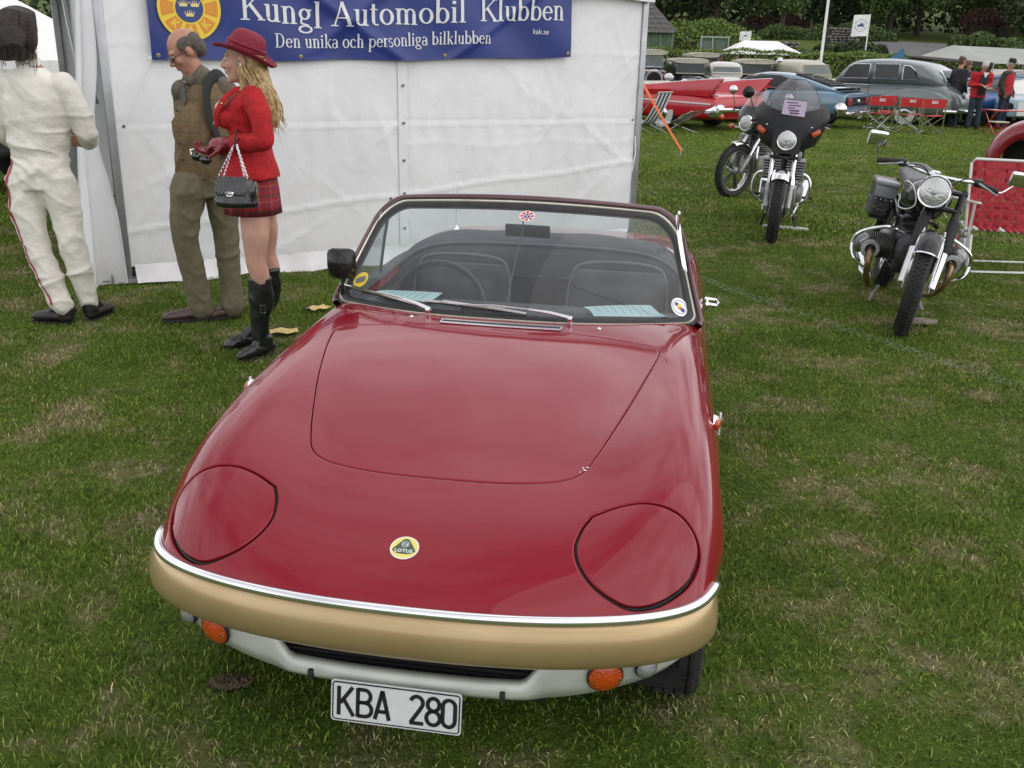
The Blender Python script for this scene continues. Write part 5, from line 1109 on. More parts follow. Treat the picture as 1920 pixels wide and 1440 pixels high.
def plaid(name, base, lines, rough=.85, ang=0, ky=0):
    """woven check: each line = (axis 0/1, period m, width share, offset, colour, strength)"""
    m = mat(name, base, rough, noise=.12, nscale=60, bump=.3, bscale=250, sheen=.0); N, Lk, b = nodes_of(m); c = N.new('ShaderNodeTexCoord'); sp = N.new('ShaderNodeSeparateXYZ'); Lk.new(c.outputs['Object'], sp.inputs[0])
    u = N.new('ShaderNodeMath'); u.operation = 'MULTIPLY_ADD'; Lk.new(sp.outputs[1], u.inputs[0]); u.inputs[1].default_value = ky; Lk.new(sp.outputs[0], u.inputs[2])
    ax = [u.outputs[0], sp.outputs[2]]; last = b.inputs['Base Color'].links[0].from_socket
    for (a, per, wd, of, col, st) in lines:
        d = N.new('ShaderNodeMath'); d.operation = 'MULTIPLY_ADD'; d.inputs[1].default_value = 1/per; d.inputs[2].default_value = of+100; Lk.new(ax[a], d.inputs[0]); f = N.new('ShaderNodeMath'); f.operation = 'FRACT'; Lk.new(d.outputs[0], f.inputs[0])
        l = N.new('ShaderNodeMath'); l.operation = 'LESS_THAN'; l.inputs[1].default_value = wd; Lk.new(f.outputs[0], l.inputs[0]); s_ = N.new('ShaderNodeMath'); s_.operation = 'MULTIPLY'; s_.inputs[1].default_value = st; Lk.new(l.outputs[0], s_.inputs[0])
        x = N.new('ShaderNodeMixRGB'); Lk.new(s_.outputs[0], x.inputs[0]); Lk.new(last, x.inputs[1]); x.inputs[2].default_value = (*col, 1); last = x.outputs[0]
    Lk.new(last, b.inputs['Base Color']); return m
def shoe(mb, heel, toe, w=.042, h=.05, up=.07):
    h_, t = Vector(heel), Vector(toe); d = t-h_
    mb.tube([h_+Vector((0, 0, .032)), h_+d*.25+Vector((0, 0, .036)), h_+d*.6+Vector((0, 0, .034)), h_+d*.88+Vector((0, 0, .026)), t+Vector((0, 0, .022))], [w*.78, w*.86, w*1.0, w*.86, w*.45], 12, flat=.8, up=(0, 0, 1)); mb.ell(h_+Vector((0, 0, .035)), (w*.8, w*.8, .034)); mb.ell(t-d*.06+Vector((0, 0, .023)), (w*.6, w*.6, .021))
    mb.tube([h_+d*.12+Vector((0, 0, .03)), h_+d*.10+Vector((0, 0, up))], [w*.85, w*.95], 10); mb.tube([h_+d*.55+Vector((0, 0, .03)), h_+d*.2+Vector((0, 0, up*.9))], [w*.7, w*.75], 10)
def sole(mb, heel, toe, w=.045, t=.012):
    h_, q = Vector(heel), Vector(toe); d = (q-h_); n = Vector((-d.y, d.x, 0)).normalized(); pts = []
    for f, k in ((-.06, .35), (-.02, .75), (.15, .85), (.35, .72), (.6, .98), (.8, .92), (.95, .6), (1.03, .2)): pts.append((f, k*w))
    poly = [h_+d*f+n*k for f, k in pts]+[h_+d*f-n*k for f, k in reversed(pts)]; poly = [(p.x, p.y) for p in poly]; mb.prism(poly, t, (0, 0, h_.z))
# ---------- the man in tweed
mn = empty('person', (-1.93, 5.70, 0), 0, 'balding man in glasses, checked tweed waistcoat and olive trousers beside the tent wall', 'person', 'people standing at the club tent')
HM = head_M((.028, -.01, 1.578), 62, 30, 0, 1.02)
b = MB(); head_prims(b, HM)
limb(b, [(.045, .005, 1.52), (.075, .02, 1.45), (.095, .03, 1.40)], [.055, .056, .07]); stack(b, [(.08, .02, .86, .11, .08, 12), (.08, .02, 1.0, .12, .09, 12), (.09, .02, 1.2, .12, .09, 14), (.105, .03, 1.34, .12, .07, 16), (.10, .03, 1.42, .07, .06, 16)])
for q in ([(.13, .07, .86), (.135, .08, .47), (.15, .05, .08)], [(.01, -.05, .86), (-.05, -.08, .50), (-.02, -.05, .08)]): limb(b, q, [.08, .055, .04])
limb(b, [(.20, .05, 1.35), (.283, .09, 1.12), (.20, -.02, .93)], [.05, .04, .03]); limb(b, [(.02, -.02, 1.34), (-.015, .12, 1.10), (.03, .18, .93)], [.045, .04, .03])
hand(b, (.19, -.03, .93), (-.5, -.4, -.75), (-.7, .3, .3), curl=22); hand(b, (.035, .19, .92), (.1, .05, -1), (0, -1, 0), curl=22)
remesh('body', b, .0065, skin1, mn, smooth=3, fac=.5); eyes(mn, HM)
hr = MB(); n0 = 0
hr.ell((0, -.048, .025), (.078, .064, .073)); hr.ell((0, -.070, -.01), (.066, .050, .06))
for s in (1, -1): hr.ell((s*.066, -.012, .045), (.016, .05, .036)); hr.ell((s*.069, .02, .035), (.010, .018, .022))
hr.ell((.01, .03, .108), (.045, .05, .012)) if 0 else None
xf(hr, 0, HM)
hairm = mat('greying hair', (.115, .095, .08), .7, noise=.45, nscale=90, bump=1, bscale=220); remesh('hair', hr, .006, hairm, mn, smooth=4, disp=wrinkle(3, .002))
gl_ = MB()
for s in (1, -1): gl_.tube([(s*.033+.024*math.cos(a), .098-abs(math.cos(a))*.004*(1 if s*math.cos(a) > 0 else 0), .004+.015*math.sin(a)) for a in np.linspace(0, 2*PI, 20)[:-1]], .0022, 5, closed=True); gl_.tube([(s*.057, .093, .010), (s*.076, .05, .010), (s*.080, -.005, .006)], .0024, 5)
gl_.tube([(-.009, .100, .008), (0, .103, .010), (.009, .100, .008)], .002, 5); xf(gl_, 0, HM); gl_.build('glasses_frame', mat('spectacle frame', (.02, .018, .018), .3), mn)
gl_ = MB()
for s in (1, -1): gl_.add([(s*.033+.023*math.cos(a), .0985, .004+.014*math.sin(a)) for a in np.linspace(0, 2*PI, 20)[:-1]], [tuple(range(19))])
xf(gl_, 0, HM); gl_.build('lenses', glass('tinted lens', (.28, .28, .30), .12), mn)
tweed = plaid('brown tweed check', (.165, .118, .058), [(0, .055, .10, 0, (.06, .055, .04), .4), (1, .060, .10, 0, (.06, .055, .04), .4), (0, .055, .07, .5, (.20, .085, .04), .4), (1, .060, .07, .5, (.20, .085, .04), .4)], ky=-.35)
v = stack(MB(), [(.068, .01, .865, .146, .126, 14), (.070, .005, .93, .162, .134, 14), (.072, 0, 1.00, .160, .135, 14), (.082, 0, 1.10, .158, .135, 14), (.092, .01, 1.22, .162, .13, 15), (.105, .02, 1.33, .168, .118, 17), (.11, .03, 1.40, .125, .095, 17), (.105, .035, 1.435, .075, .065, 17)])
v.ell((.02, -.10, .885), (.055, .035, .035)); v.ell((.06, -.08, 1.15), (.12, .08, .16)); remesh('waistcoat', v, .008, tweed, mn, smooth=6, disp=wrinkle(5, .006))
shirtm = mat('brown shirt', (.115, .098, .068), .8, noise=.15, nscale=30, bump=.3, bscale=40)
sl = MB(); limb(sl, [(.215, .045, 1.375), (.268, .08, 1.25), (.292, .095, 1.12)], [.072, .066, .058]); limb(sl, [(.292, .095, 1.12), (.25, .03, 1.02), (.195, -.025, .945)], [.056, .050, .040]); remesh('shirt_sleeve', sl, .008, shirtm, mn, disp=wrinkle(6, .008))
sl = MB(); limb(sl, [(-.005, -.04, 1.37), (-.028, .06, 1.22), (-.02, .13, 1.10)], [.062, .058, .052]); limb(sl, [(-.02, .13, 1.10), (.01, .17, 1.02), (.035, .185, .945)], [.052, .046, .038]); remesh('shirt_sleeve', sl, .008, shirtm, mn, disp=wrinkle(7, .008))
co = MB(); co.tube([(.062, -.012, 1.468), (.085, .0, 1.445), (.098, .012, 1.42)], [.064, .072, .080], 16); co.ell((.045, -.068, 1.425), (.035, .02, .03), (0, 30, 20)); remesh('shirt_collar', co, .006, shirtm, mn, smooth=3)
tie = MB(); tie.prism([(-.012, 0), (.012, 0), (.018, -.08), (0, -.12), (-.018, -.08)], .008, (.028, -.122, 1.405), (.95, -.30, 0), (0, -.12, 1)); tie.ell((.034, -.098, 1.413), (.014, .011, .013)); tie.build('tie', mat('grey tie', (.12, .12, .115), .55, noise=.3, nscale=40), mn)
for z in (1.26, 1.17, 1.08, .99): MB().lathe([(.007, 0), (.006, -.004), (.001, -.005)], (-.005+.045*(1.26-z)*.2, -.136, z), axis='y', n=10, rot=(0, 0, -25)).build('button', rubber, mn)
trm = mat('olive trousers', (.14, .12, .072), .8, noise=.14, nscale=25, bump=.25, bscale=60)
tr = stack(MB(), [(.075, .01, .90, .142, .112, 14), (.075, .01, .95, .140, .112, 14)]); stack(tr, [(.065, .02, .76, .150, .115, 14), (.070, .015, .86, .150, .118, 14), (.075, .01, .93, .143, .113, 14)])
limb(tr, bez([(.135, .07, .84), (.143, .085, .62), (.150, .08, .46), (.163, .06, .22), (.168, .045, .075)], 5), list(np.interp(np.linspace(0, 1, 21), [0, .3, .5, .8, 1], [.104, .086, .075, .068, .074])), n=18)
limb(tr, bez([(.005, -.05, .84), (-.040, -.075, .64), (-.045, -.075, .48), (-.015, -.055, .24), (.005, -.045, .085)], 5), list(np.interp(np.linspace(0, 1, 21), [0, .3, .5, .8, 1], [.104, .087, .077, .070, .076])), n=18)
remesh('trousers', tr, .009, trm, mn, smooth=6, disp=wrinkle(9, .008))
brn = mat('brown leather', (.055, .022, .018), .35, coat=.3, noise=.3, nscale=30)
for h_, t_ in (((.185, .055, .012), (.045, -.045, .012)), ((.045, -.03, .012), (-.215, -.115, .012))):
    s_ = MB(); shoe(s_, h_, t_, .045, up=.10); remesh('shoe', s_, .006, brn, mn, smooth=4); s_ = MB(); sole(s_, h_, t_, .050, .016); s_.build('sole', rubber, mn)
# the black bag strap he carries over the shoulder, and its bag behind him
sb = empty('shoulder_bag', (-1.93, 5.70, 0), 0, 'black bag with a broad strap over the shoulder of the man in tweed', 'bag')
pts = [(.285, .16, 1.0), (.275, .15, 1.20), (.235, .10, 1.385), (.195, .02, 1.462), (.158, -.07, 1.405), (.160, -.115, 1.30), (.185, -.115, 1.18), (.235, -.07, 1.04), (.27, .02, .96)]
MB().tube(bez(pts, 6), .030, 8, flat=.22, up=(.8, -.3, .4)).build('strap', mat('black webbing', (.012, .014, .013), .75), sb)
remesh('bag_body', MB().box((.27, .14, .90), (.16, .26, .22), (0, 0, 15), .04), .012, mat('black nylon', (.015, .016, .016), .6, bump=.3, bscale=60), sb, smooth=4)
# ---------- the woman in red
wm = empty('person', (-1.43, 5.0, 0), 0, 'blonde woman in red hat, red jacket, tartan skirt and black boots', 'person', 'people standing at the club tent')
HW = head_M((.040, .0, 1.548), 78, 2, 0, .95)
b = MB(); head_prims(b, HW, True); limb(b, [(.050, .0, 1.49), (.062, 0, 1.43), (.075, 0, 1.39)], [.043, .043, .055])
stack(b, [(.045, .03, .84, .09, .10, 0), (.045, .03, .93, .095, .11, 0), (.05, .01, 1.16, .07, .085, 0), (.05, .01, 1.29, .085, .10, 0), (.07, 0, 1.37, .055, .10, 0), (.07, 0, 1.41, .045, .06, 0)])
limb(b, bez([(.060, -.03, .84), (.062, -.05, .68), (.056, -.055, .54), (.072, -.045, .42), (.05, -.02, .12)], 4), list(np.interp(np.linspace(0, 1, 17), [0, .25, .45, .55, .75, 1], [.080, .073, .056, .054, .050, .03])))
limb(b, bez([(.055, .09, .84), (.068, .13, .68), (.060, .145, .54), (.075, .155, .43), (-.01, .16, .12)], 4), list(np.interp(np.linspace(0, 1, 17), [0, .25, .45, .55, .75, 1], [.074, .068, .053, .051, .048, .03])))
limb(b, [(.11, -.09, 1.35), (.160, -.168, 1.17), (-.02, -.11, 1.155)], [.04, .034, .024]); limb(b, [(.04, .13, 1.36), (.06, .16, 1.15), (-.09, .04, 1.11)], [.038, .032, .024])
remesh('body', b, .0062, skin2, wm, smooth=3, fac=.5); eyes(wm, HW)
glove = mat('wine leather glove', (.20, .018, .028), .4, coat=.2, noise=.15, nscale=40)
g_ = MB(); limb(g_, [(.0, -.105, 1.158), (-.045, -.11, 1.157)], [.031, .028]); hand(g_, (-.035, -.112, 1.160), (-1, .12, -.12), (-.1, .55, -.8), L_=.165, curls=(38, 42, 46, 50), thumb=1, r=.0088)
remesh('glove', g_, .0042, glove, wm, smooth=2, fac=.4)
g_ = MB(); limb(g_, [(-.06, .05, 1.118), (-.105, .0, 1.108)], [.030, .027]); hand(g_, (-.10, .0, 1.108), (-1, -.45, -.10), (0, -.2, 1), L_=.165, curls=(22, 26, 34, 40), thumb=-1, r=.0088)
remesh('glove', g_, .0042, glove, wm, smooth=2, fac=.4)
redj = mat('red bouclé jacket', (.40, .008, .012), .85, noise=.18, nscale=35, bump=.5, bscale=110, sheen=.0)
j = stack(MB(), [(.035, .02, .975, .158, .165, 0), (.040, .02, 1.03, .140, .150, 0), (.045, .015, 1.10, .110, .125, 0), (.048, .01, 1.165, .094, .112, 0), (.045, .01, 1.22, .108, .120, 0), (.040, .005, 1.285, .128, .130, 0), (.060, 0, 1.345, .105, .140, 0), (.080, 0, 1.395, .070, .125, 0), (.082, 0, 1.425, .048, .07, 0)])
j.ell((-.040, -.055, 1.272), (.062, .060, .058)); j.ell((-.035, .065, 1.272), (.060, .06, .058)); j.ell((.135, 0, 1.31), (.06, .10, .09))
n0 = len(j.V)
remesh('jacket', j, .008, redj, wm, smooth=5, disp=wrinkle(12, .005))
sl = MB(); limb(sl, bez([(.100, -.085, 1.372), (.155, -.150, 1.29), (.168, -.175, 1.18)], 4), [.066, .066, .064, .060, .058, .055, .052, .052, .052]); limb(sl, bez([(.168, -.175, 1.175), (.09, -.155, 1.158), (.005, -.115, 1.160)], 4), [.054, .054, .052, .050, .048, .045, .043, .041, .040]); remesh('jacket_sleeve', sl, .0075, redj, wm, disp=wrinkle(13, .007))
sl = MB(); limb(sl, [(.05, .11, 1.375), (.07, .16, 1.26), (.07, .17, 1.16)], [.055, .058, .05]); limb(sl, [(.07, .17, 1.15), (.0, .12, 1.13), (-.06, .05, 1.118)], [.05, .045, .038]); remesh('jacket_sleeve', sl, .0075, redj, wm, disp=wrinkle(14, .006))
MB().grid([[(-.055, -.05, 1.375), (-.02, -.065, 1.40), (.02, -.06, 1.425)], [(-.100, -.045, 1.33), (-.09, -.08, 1.335), (-.04, -.115, 1.35)], [(-.122, -.03, 1.24), (-.105, -.065, 1.235), (-.085, -.085, 1.25)]]).build('white_blouse', mat('white blouse', (.75, .72, .75), .7), wm)
MB().ell((-.045, -.118, 1.345), (.006, .004, .006)).build('lapel_pin', mat('gold pin', (.7, .5, .2), .2, 1), wm)
cl_ = MB(); cl_.tube(bez([(.035, -.062, 1.425), (-.03, -.105, 1.37), (-.075, -.112, 1.30), (-.088, -.09, 1.225)], 5), [.006]+[.016]*14+[.005], 8, flat=.4, up=(-.3, -.9, .2)); cl_.build('lapel', redj, wm)
tart = plaid('red tartan', (.30, .012, .018), [(0, .075, .16, 0, (.03, .035, .03), .62), (1, .080, .16, 0, (.03, .035, .03), .62), (0, .075, .04, .30, (.35, .25, .08), .4), (1, .080, .04, .30, (.35, .25, .08), .4), (0, .075, .10, .55, (.02, .03, .10), .5), (1, .080, .10, .55, (.02, .03, .10), .5)], ky=.5)
sk_ = MB(); G = []
for z, rx, ry in ((1.02, .118, .135), (.96, .135, .15), (.90, .142, .155), (.84, .145, .158), (.785, .148, .160)): G.append([(.034+(rx+.005*math.sin(9*t)*(1.0-z)*4)*math.cos(t), .03+(ry+.004*math.sin(11*t)*(1-z)*4)*math.sin(t), z) for t in np.linspace(0, 2*PI, 73)[:-1]])
G.append([((x-.034)*.96+.034, (y-.03)*.96+.03, .79) for x, y, z in G[-1]]); sk_.grid(G, closed_u=True); sk_.build('skirt', tart, wm, angle=None)
leather = mat('black boot leather', (.014, .015, .016), .34, coat=.25, noise=.3, nscale=20, bump=.35, bscale=35)
def boot(ax, ay, top_, heel, toe, kx):
    s_ = MB(); limb(s_, bez([(kx, ay-.02, top_), (kx-.002, ay-.015, .34), (ax+.006, ay, .20), (ax, ay, .10)], 4), list(np.interp(np.linspace(0, 1, 13), [0, .35, .7, 1], [.060, .062, .050, .046])), n=16, ends=False)
    s_.ell((ax, ay, .085), (.05, .047, .05)); shoe(s_, heel, toe, .043, up=.10); o = remesh('boot', s_, .0065, leather, wm, smooth=4, disp=wrinkle(int(ay*100)+20, .006)); q = MB(); sole(q, (heel[0], heel[1], 0), (toe[0], toe[1], 0), .046, .014); q.box((heel[0]-.008, heel[1]-.0, .020), (.055, .055, .034), None, .004); q.build('sole', rubber, wm)
    b_ = MB(); b_.box((kx+.022, ay-.062, top_-.13), (.004, .008, .17)); b_.build('boot_strap', leather, wm); b_ = MB(); b_.tube([(kx+.012, ay-.082, top_-.145), (kx+.034, ay-.076, top_-.145), (kx+.034, ay-.076, top_-.185), (kx+.012, ay-.082, top_-.185)], .0028, 5, closed=True); b_.build('buckle', chrome, wm)
boot(.040, -.02, .455, (.085, .005, .02), (-.055, -.13, .004), .066); boot(-.005, .16, .46, (-.005, .17, .02), (-.185, .075, .004), .068)
hat = empty('sun_hat', (-1.43, 5.0, 0), 0, 'wide brimmed dark red hat on the blonde woman', 'hat')
hatm = mat('raspberry hat felt', (.21, .010, .030), .75, noise=.15, nscale=40, bump=.4, bscale=90)
hc = Matrix.Translation((.058, .0, 1.588)) @ Matrix.Rotation(math.radians(22), 4, 'Y') @ Matrix.Scale(.90, 4)
h_ = MB(); prof = [(.001, .118), (.045, .117), (.075, .105), (.092, .080), (.099, .045), (.102, .022), (.102, .0), (.125, -.012), (.160, -.016), (.178, -.002), (.180, .003), (.176, .002), (.158, -.012), (.122, -.007), (.099, .004), (.096, .02), (.090, .078), (.07, .102), (.001, .114)]
h_.lathe(prof, n=48)
for i, v_ in enumerate(h_.V):
    x, y, z = v_; rr_ = math.hypot(x, y); a = math.atan2(y, x); z += (.018*math.cos(2*a)*-1+.012*math.cos(a+.5))*max(0, rr_-.10)/.08; h_.V[i] = (x*1.02, y*.93, z)
xf(h_, 0, hc); h_.build('hat_crown', hatm, hat, angle=None)
hb = MB()
for k, z in enumerate((.012, .026, .040)): hb.tube([(.1045*math.cos(a)*1.02, .1045*math.sin(a)*.93, z+.004*math.sin(2*a+k*2)) for a in np.linspace(0, 2*PI, 40)[:-1]], .0085, 6, closed=True)
xf(hb, 0, hc); hb.build('hat_band', hatm, hat)
hair = MB(); rh = np.random.RandomState(8)
blond = mat('blonde hair', (.50, .36, .17), .45, noise=.4, nscale=50, bump=.3, bscale=200)
hm = MB(); hm.ell((.095, 0, 1.545), (.055, .072, .075)); hm.ell((.125, 0, 1.47), (.045, .065, .07)); hm.ell((.15, -.02, 1.41), (.045, .07, .07)); hm.ell((.175, -.03, 1.34), (.036, .06, .06)); hm.ell((.195, -.04, 1.27), (.026, .045, .05)); remesh('hair_mass', hm, .007, blond, wm, smooth=6, disp=wrinkle(31, .010))
for k in range(85):
    y0 = rh.uniform(-.072, .06); x0 = .085+rh.uniform(-.045, .05); ph = rh.uniform(0, 6); ln = rh.uniform(.7, 1.08); pts = []
    for i in range(15):
        f = i/14*ln; w_ = .012*f; x = x0+.115*f**.9+.03*f*(y0 < -.03); pts.append((x+w_*math.sin(13*f+ph), y0*(1+.25*f)-.035*f+w_*math.cos(13*f+ph), 1.52-.30*f+.02*math.sin(3*f)))
    hair.tube(pts, list(np.linspace(.0042, .0018, 15)), 5)
for k in range(10):
    ph = rh.uniform(0, 6); y0 = -.072+rh.uniform(-.004, .012); x0 = .045+rh.uniform(-.01, .02); pts = [(x0+.01*f+.006*math.sin(9*f+ph), y0-.006*math.sin(f*3), 1.55-.16*f*rh.uniform(.9, 1.1)) for f in np.linspace(0, 1, 9)]; hair.tube(pts, .0026, 5)
hair.build('hair', blond, wm, angle=None)
MB().ell((.052, -.083, 1.530), (.006, .006, .007)).build('pearl_earring', mat('pearl', (.8, .78, .74), .2, coat=1), wm)
# sunglasses she holds
sg = empty('sunglasses', (-1.43, 5.0, 0), 0, 'folded dark sunglasses held in the gloved hands of the woman in red', 'sunglasses')
MB().ell((-.215, -.045, 1.075), (.030, .012, .022), (0, 15, 20)).ell((-.165, -.065, 1.062), (.030, .012, .022), (0, 10, 20)).build('lenses', mat('dark lens', (.01, .008, .008), .06, coat=1), sg); MB().tube([(-.245, -.035, 1.085), (-.252, -.03, 1.108), (-.20, -.03, 1.118), (-.15, -.05, 1.10)], .004, 6).tube([(-.245, -.037, 1.082), (-.20, -.05, 1.088), (-.14, -.07, 1.075)], .0035, 6).build('temple', chrome, sg)
# quilted handbag on its chain
hb_ = empty('handbag', (-1.43, 5.0, 0), 0, 'black quilted handbag hanging by a chain from the arm of the woman in red', 'handbag')
bm_ = stack(MB(), [(.035, -.245, .855, .100, .050, 0), (.030, -.245, .875, .112, .060, 0), (.032, -.245, .93, .105, .052, 0), (.034, -.245, .985, .088, .040, 0), (.038, -.245, 1.00, .070, .022, 0)])
for x in (.105, .122): bm_.ell((x, -.24, .925), (.014, .045, .065), (0, 8, 0))
patent = mat('black patent leather', (.012, .012, .014), .2, coat=.8, bump=.5, bscale=60); remesh('bag_body', bm_, .006, patent, hb_, smooth=4)
G = []
for f in np.linspace(0, 1, 22):
    row = []
    for a in np.linspace(-1, 1, 30):
        q = .0035*abs(math.sin((a*9+f*7)*PI/2))*abs(math.sin((a*9-f*7)*PI/2)); z = 1.008-.095*f+.012*(a*a)*f*0; y = -.262-.040*math.sin(min(1, f*1.15)*PI/2)-q*2.2; x = .022+a*(.072+.012*f)*(1-.25*max(0, f-.75)*4*a*a*.5); row.append((x, y, z))
    G.append(row)
MB().grid(G).build('quilted_flap', patent, hb_, angle=None); lk = MB(); lk.tube([(.012+.010*math.cos(a), -.312, .928+.010*math.sin(a)) for a in np.linspace(.7, 2*PI-.7, 14)], .0026, 5); lk.tube([(.024-.010*math.cos(a), -.312, .928+.010*math.sin(a)) for a in np.linspace(.7, 2*PI-.7, 14)], .0026, 5); lk.box((.018, -.305, .928), (.042, .004, .020), None, .003); lk.build('clasp', chrome, hb_)
ch = MB()
for A0, B0 in (((-.055, -.25, .995), (.035, -.235, 1.155)), ((-.030, -.235, .995), (.030, -.225, 1.155)), ((.098, -.25, .995), (.048, -.235, 1.16)), ((.078, -.235, .995), (.046, -.225, 1.16))):
    A0, B0 = Vector(A0), Vector(B0); n = int((B0-A0).length/.010)
    for i in range(n):
        c0 = A0.lerp(B0, (i+.5)/n); d = (B0-A0).normalized(); s_ = (Vector((1, 0, 0)) if i % 2 else Vector((0, 1, 0))); s_ = (s_-d*s_.dot(d)).normalized(); ch.tube([c0+d*.0075*math.cos(a)+s_*.004*math.sin(a) for a in np.linspace(0, 2*PI, 9)[:-1]], .0015, 4, closed=True)
ch.build('chain', chrome, hb_); MB().tube([(.036, -.235, 1.15), (.040, -.232, 1.19), (.045, -.20, 1.225), (.048, -.12, 1.205), (.047, -.225, 1.17), (.047, -.236, 1.15)], .007, 6, flat=.5).build('leather_pad', leather, hb_)
# ---------- the racing driver seen from behind
dr = empty('person', (-2.76, 5.62, 0), 0, 'dark haired racing driver in white overalls with red side stripe, seen from behind', 'person', 'people standing at the club tent')
HD = head_M((-.040, -.02, 1.640), 196, 12, 0, 1.03)
b = MB(); head_prims(b, HD); limb(b, [(-.03, 0, 1.58), (-.015, .0, 1.50), (-.005, 0, 1.46)], [.056, .056, .07]); stack(b, [(-.03, 0, .86, .12, .08, 0), (-.02, 0, 1.0, .11, .08, 0), (.0, 0, 1.2, .13, .09, 0), (.005, 0, 1.36, .14, .07, 0), (0, 0, 1.45, .07, .06, 0)])
for q in ([(.055, 0, .86), (.108, -.02, .485), (.15, 0, .10)], [(-.125, 0, .86), (-.105, -.05, .485), (.045, -.10, .10)]): limb(b, q, [.08, .055, .04])
limb(b, [(.185, 0, 1.37), (.262, .03, 1.12), (.17, .20, 1.05)], [.05, .042, .03]); limb(b, [(-.185, 0, 1.37), (-.262, .03, 1.12), (-.16, .20, 1.05)], [.05, .042, .03])
hand(b, (.16, .21, 1.05), (-.7, .6, 0), (-.6, -.3, 0), curl=25); hand(b, (-.15, .21, 1.05), (.7, .6, 0), (.6, -.3, 0), curl=25, thumb=-1)
remesh('body', b, .0068, skin3, dr, smooth=3, fac=.5); eyes(dr, HD)
hr = MB(); hr.ell((0, -.014, .045), (.096, .120, .098)); hr.ell((0, -.058, -.02), (.096, .078, .10)); hr.ell((0, -.062, -.085), (.075, .050, .055)); hr.ell((.045, -.04, -.09), (.035, .04, .05)); hr.ell((-.05, -.03, -.08), (.035, .045, .05)); hr.ell((.07, .02, .0), (.02, .04, .07)); hr.ell((-.07, .02, .0), (.02, .04, .07)); xf(hr, 0, HD)
dkh = mat('dark brown hair', (.022, .014, .012), .5, noise=.5, nscale=80, bump=.8, bscale=150); remesh('hair', hr, .007, dkh, dr, smooth=3, disp=wrinkle(40, .012))
hs_ = MB(); rh = np.random.RandomState(9)
for k in range(170):
    a = rh.uniform(-2.3, 2.3); h0 = rh.uniform(-.02, .09); ph = rh.uniform(0, 6); pts = []
    for i in range(9):
        f = i/8; R_ = (.088+.010*math.sin(ph)+.012*f); zz = h0-.20*f*(.75+.3*math.sin(ph)); Rr = R_*(math.sqrt(max(.15, 1-(max(0, zz-.03)/.11)**2))); pts.append((Rr*math.sin(a)*.96+.006*math.sin(7*f+ph), -.020-Rr*math.cos(a)*1.02, zz+.02))
    hs_.tube(pts, list(np.linspace(.0035, .0014, 9)), 4)
xf(hs_, 0, HD); hs_.build('hair_strands', dkh, dr, angle=None)
suit = mat('cream race suit', (.70, .675, .60), .55, noise=.10, nscale=6, bump=.55, bscale=17, bdist=.02)
s_ = stack(MB(), [(-.035, 0, .80, .165, .125, 0), (-.030, 0, .90, .170, .125, 0), (-.022, 0, .97, .160, .115, 0), (-.020, 0, 1.0, .150, .108, 0), (-.015, 0, 1.05, .172, .125, 0), (-.005, 0, 1.18, .185, .13, 0), (.0, 0, 1.30, .195, .125, 0), (.005, 0, 1.39, .185, .105, 0), (.0, 0, 1.445, .115, .085, 0), (-.008, 0, 1.48, .070, .068, 0)])
s_.ell((.150, 0, 1.385), (.075, .075, .065)); s_.ell((-.150, 0, 1.385), (.075, .075, .065))
limb(s_, bez([(.050, 0, .86), (.085, -.005, .66), (.110, -.02, .48), (.135, -.01, .28), (.152, 0, .13)], 5), list(np.interp(np.linspace(0, 1, 21), [0, .3, .55, .8, 1], [.108, .088, .074, .067, .058])), n=18)
limb(s_, bez([(-.118, 0, .86), (-.120, -.03, .66), (-.095, -.05, .48), (-.020, -.08, .28), (.045, -.10, .115)], 5), list(np.interp(np.linspace(0, 1, 21), [0, .3, .55, .8, 1], [.108, .090, .074, .066, .056])), n=18)
for x in (1, -1): limb(s_, bez([(.165*x, 0, 1.385), (.218*x, .01, 1.26), (.255*x, .03, 1.12)], 4), [.075, .077, .076, .074, .072, .070, .068, .066, .062]); limb(s_, [(.258*x, .035, 1.12), (.22*x, .12, 1.07), (.17*x, .20, 1.055)], [.062, .054, .044])
remesh('race_suit', s_, .0085, suit, dr, smooth=5, disp=wrinkle(44, .009))
st = MB(); P_ = bez([(-.192, -.0, .985), (-.212, -.02, .90), (-.228, -.03, .78), (-.212, -.075, .60), (-.182, -.095, .47), (-.110, -.120, .30), (-.040, -.150, .19), (-.005, -.158, .12)], 5)
dsuit = [(q[0]*1.0, q[1], q[2]) for q in P_]
from mathutils.bvhtree import BVHTree
suit_o = [o for o in bpy.data.objects if o.name.startswith('race_suit')][0]
bvh = BVHTree.FromPolygons([v.co for v in suit_o.data.vertices], [list(f.vertices) for f in suit_o.data.polygons]); G = []
for q_ in bez([tuple(x) for x in P_], 3):
    row = []
    for d in (-.014, -.005, .005, .014):
        h_ = bvh.find_nearest(Vector(q_)+Vector((.012, -.085, 0))+Vector((.72, -.70, 0))*d); row.append(tuple(h_[0]+h_[1].normalized()*.0035))
    G.append(row)
MB().grid(G).build('side_stripe', mat('red stripe', (.38, .02, .05), .6), dr, angle=None)
elastic = MB()
for k in range(60): a = 2*PI*k/60; elastic.box((-.020+.156*math.cos(a), .113*math.sin(a), 1.0), (.007, .007, .040), (0, 0, math.degrees(a)))
elastic.build('elastic_waist', suit, dr)
cr_ = MB(); cr_.tube([(-.012, 0, 1.475), (-.016, -.004, 1.515)], [.070, .064], 18); cr_.build('collar', suit, dr); text('GOVE', 'collar_lettering', .03, ink, dr, (-.005, -.0705, 1.497), (PI/2-.1, 0, 0.05)); MB().tube([(.045, -.060, 1.482), (-.052, -.062, 1.482), (-.054, -.060, 1.514), (.043, -.058, 1.514)], .0016, 4, closed=True).build('collar_label', ink, dr)
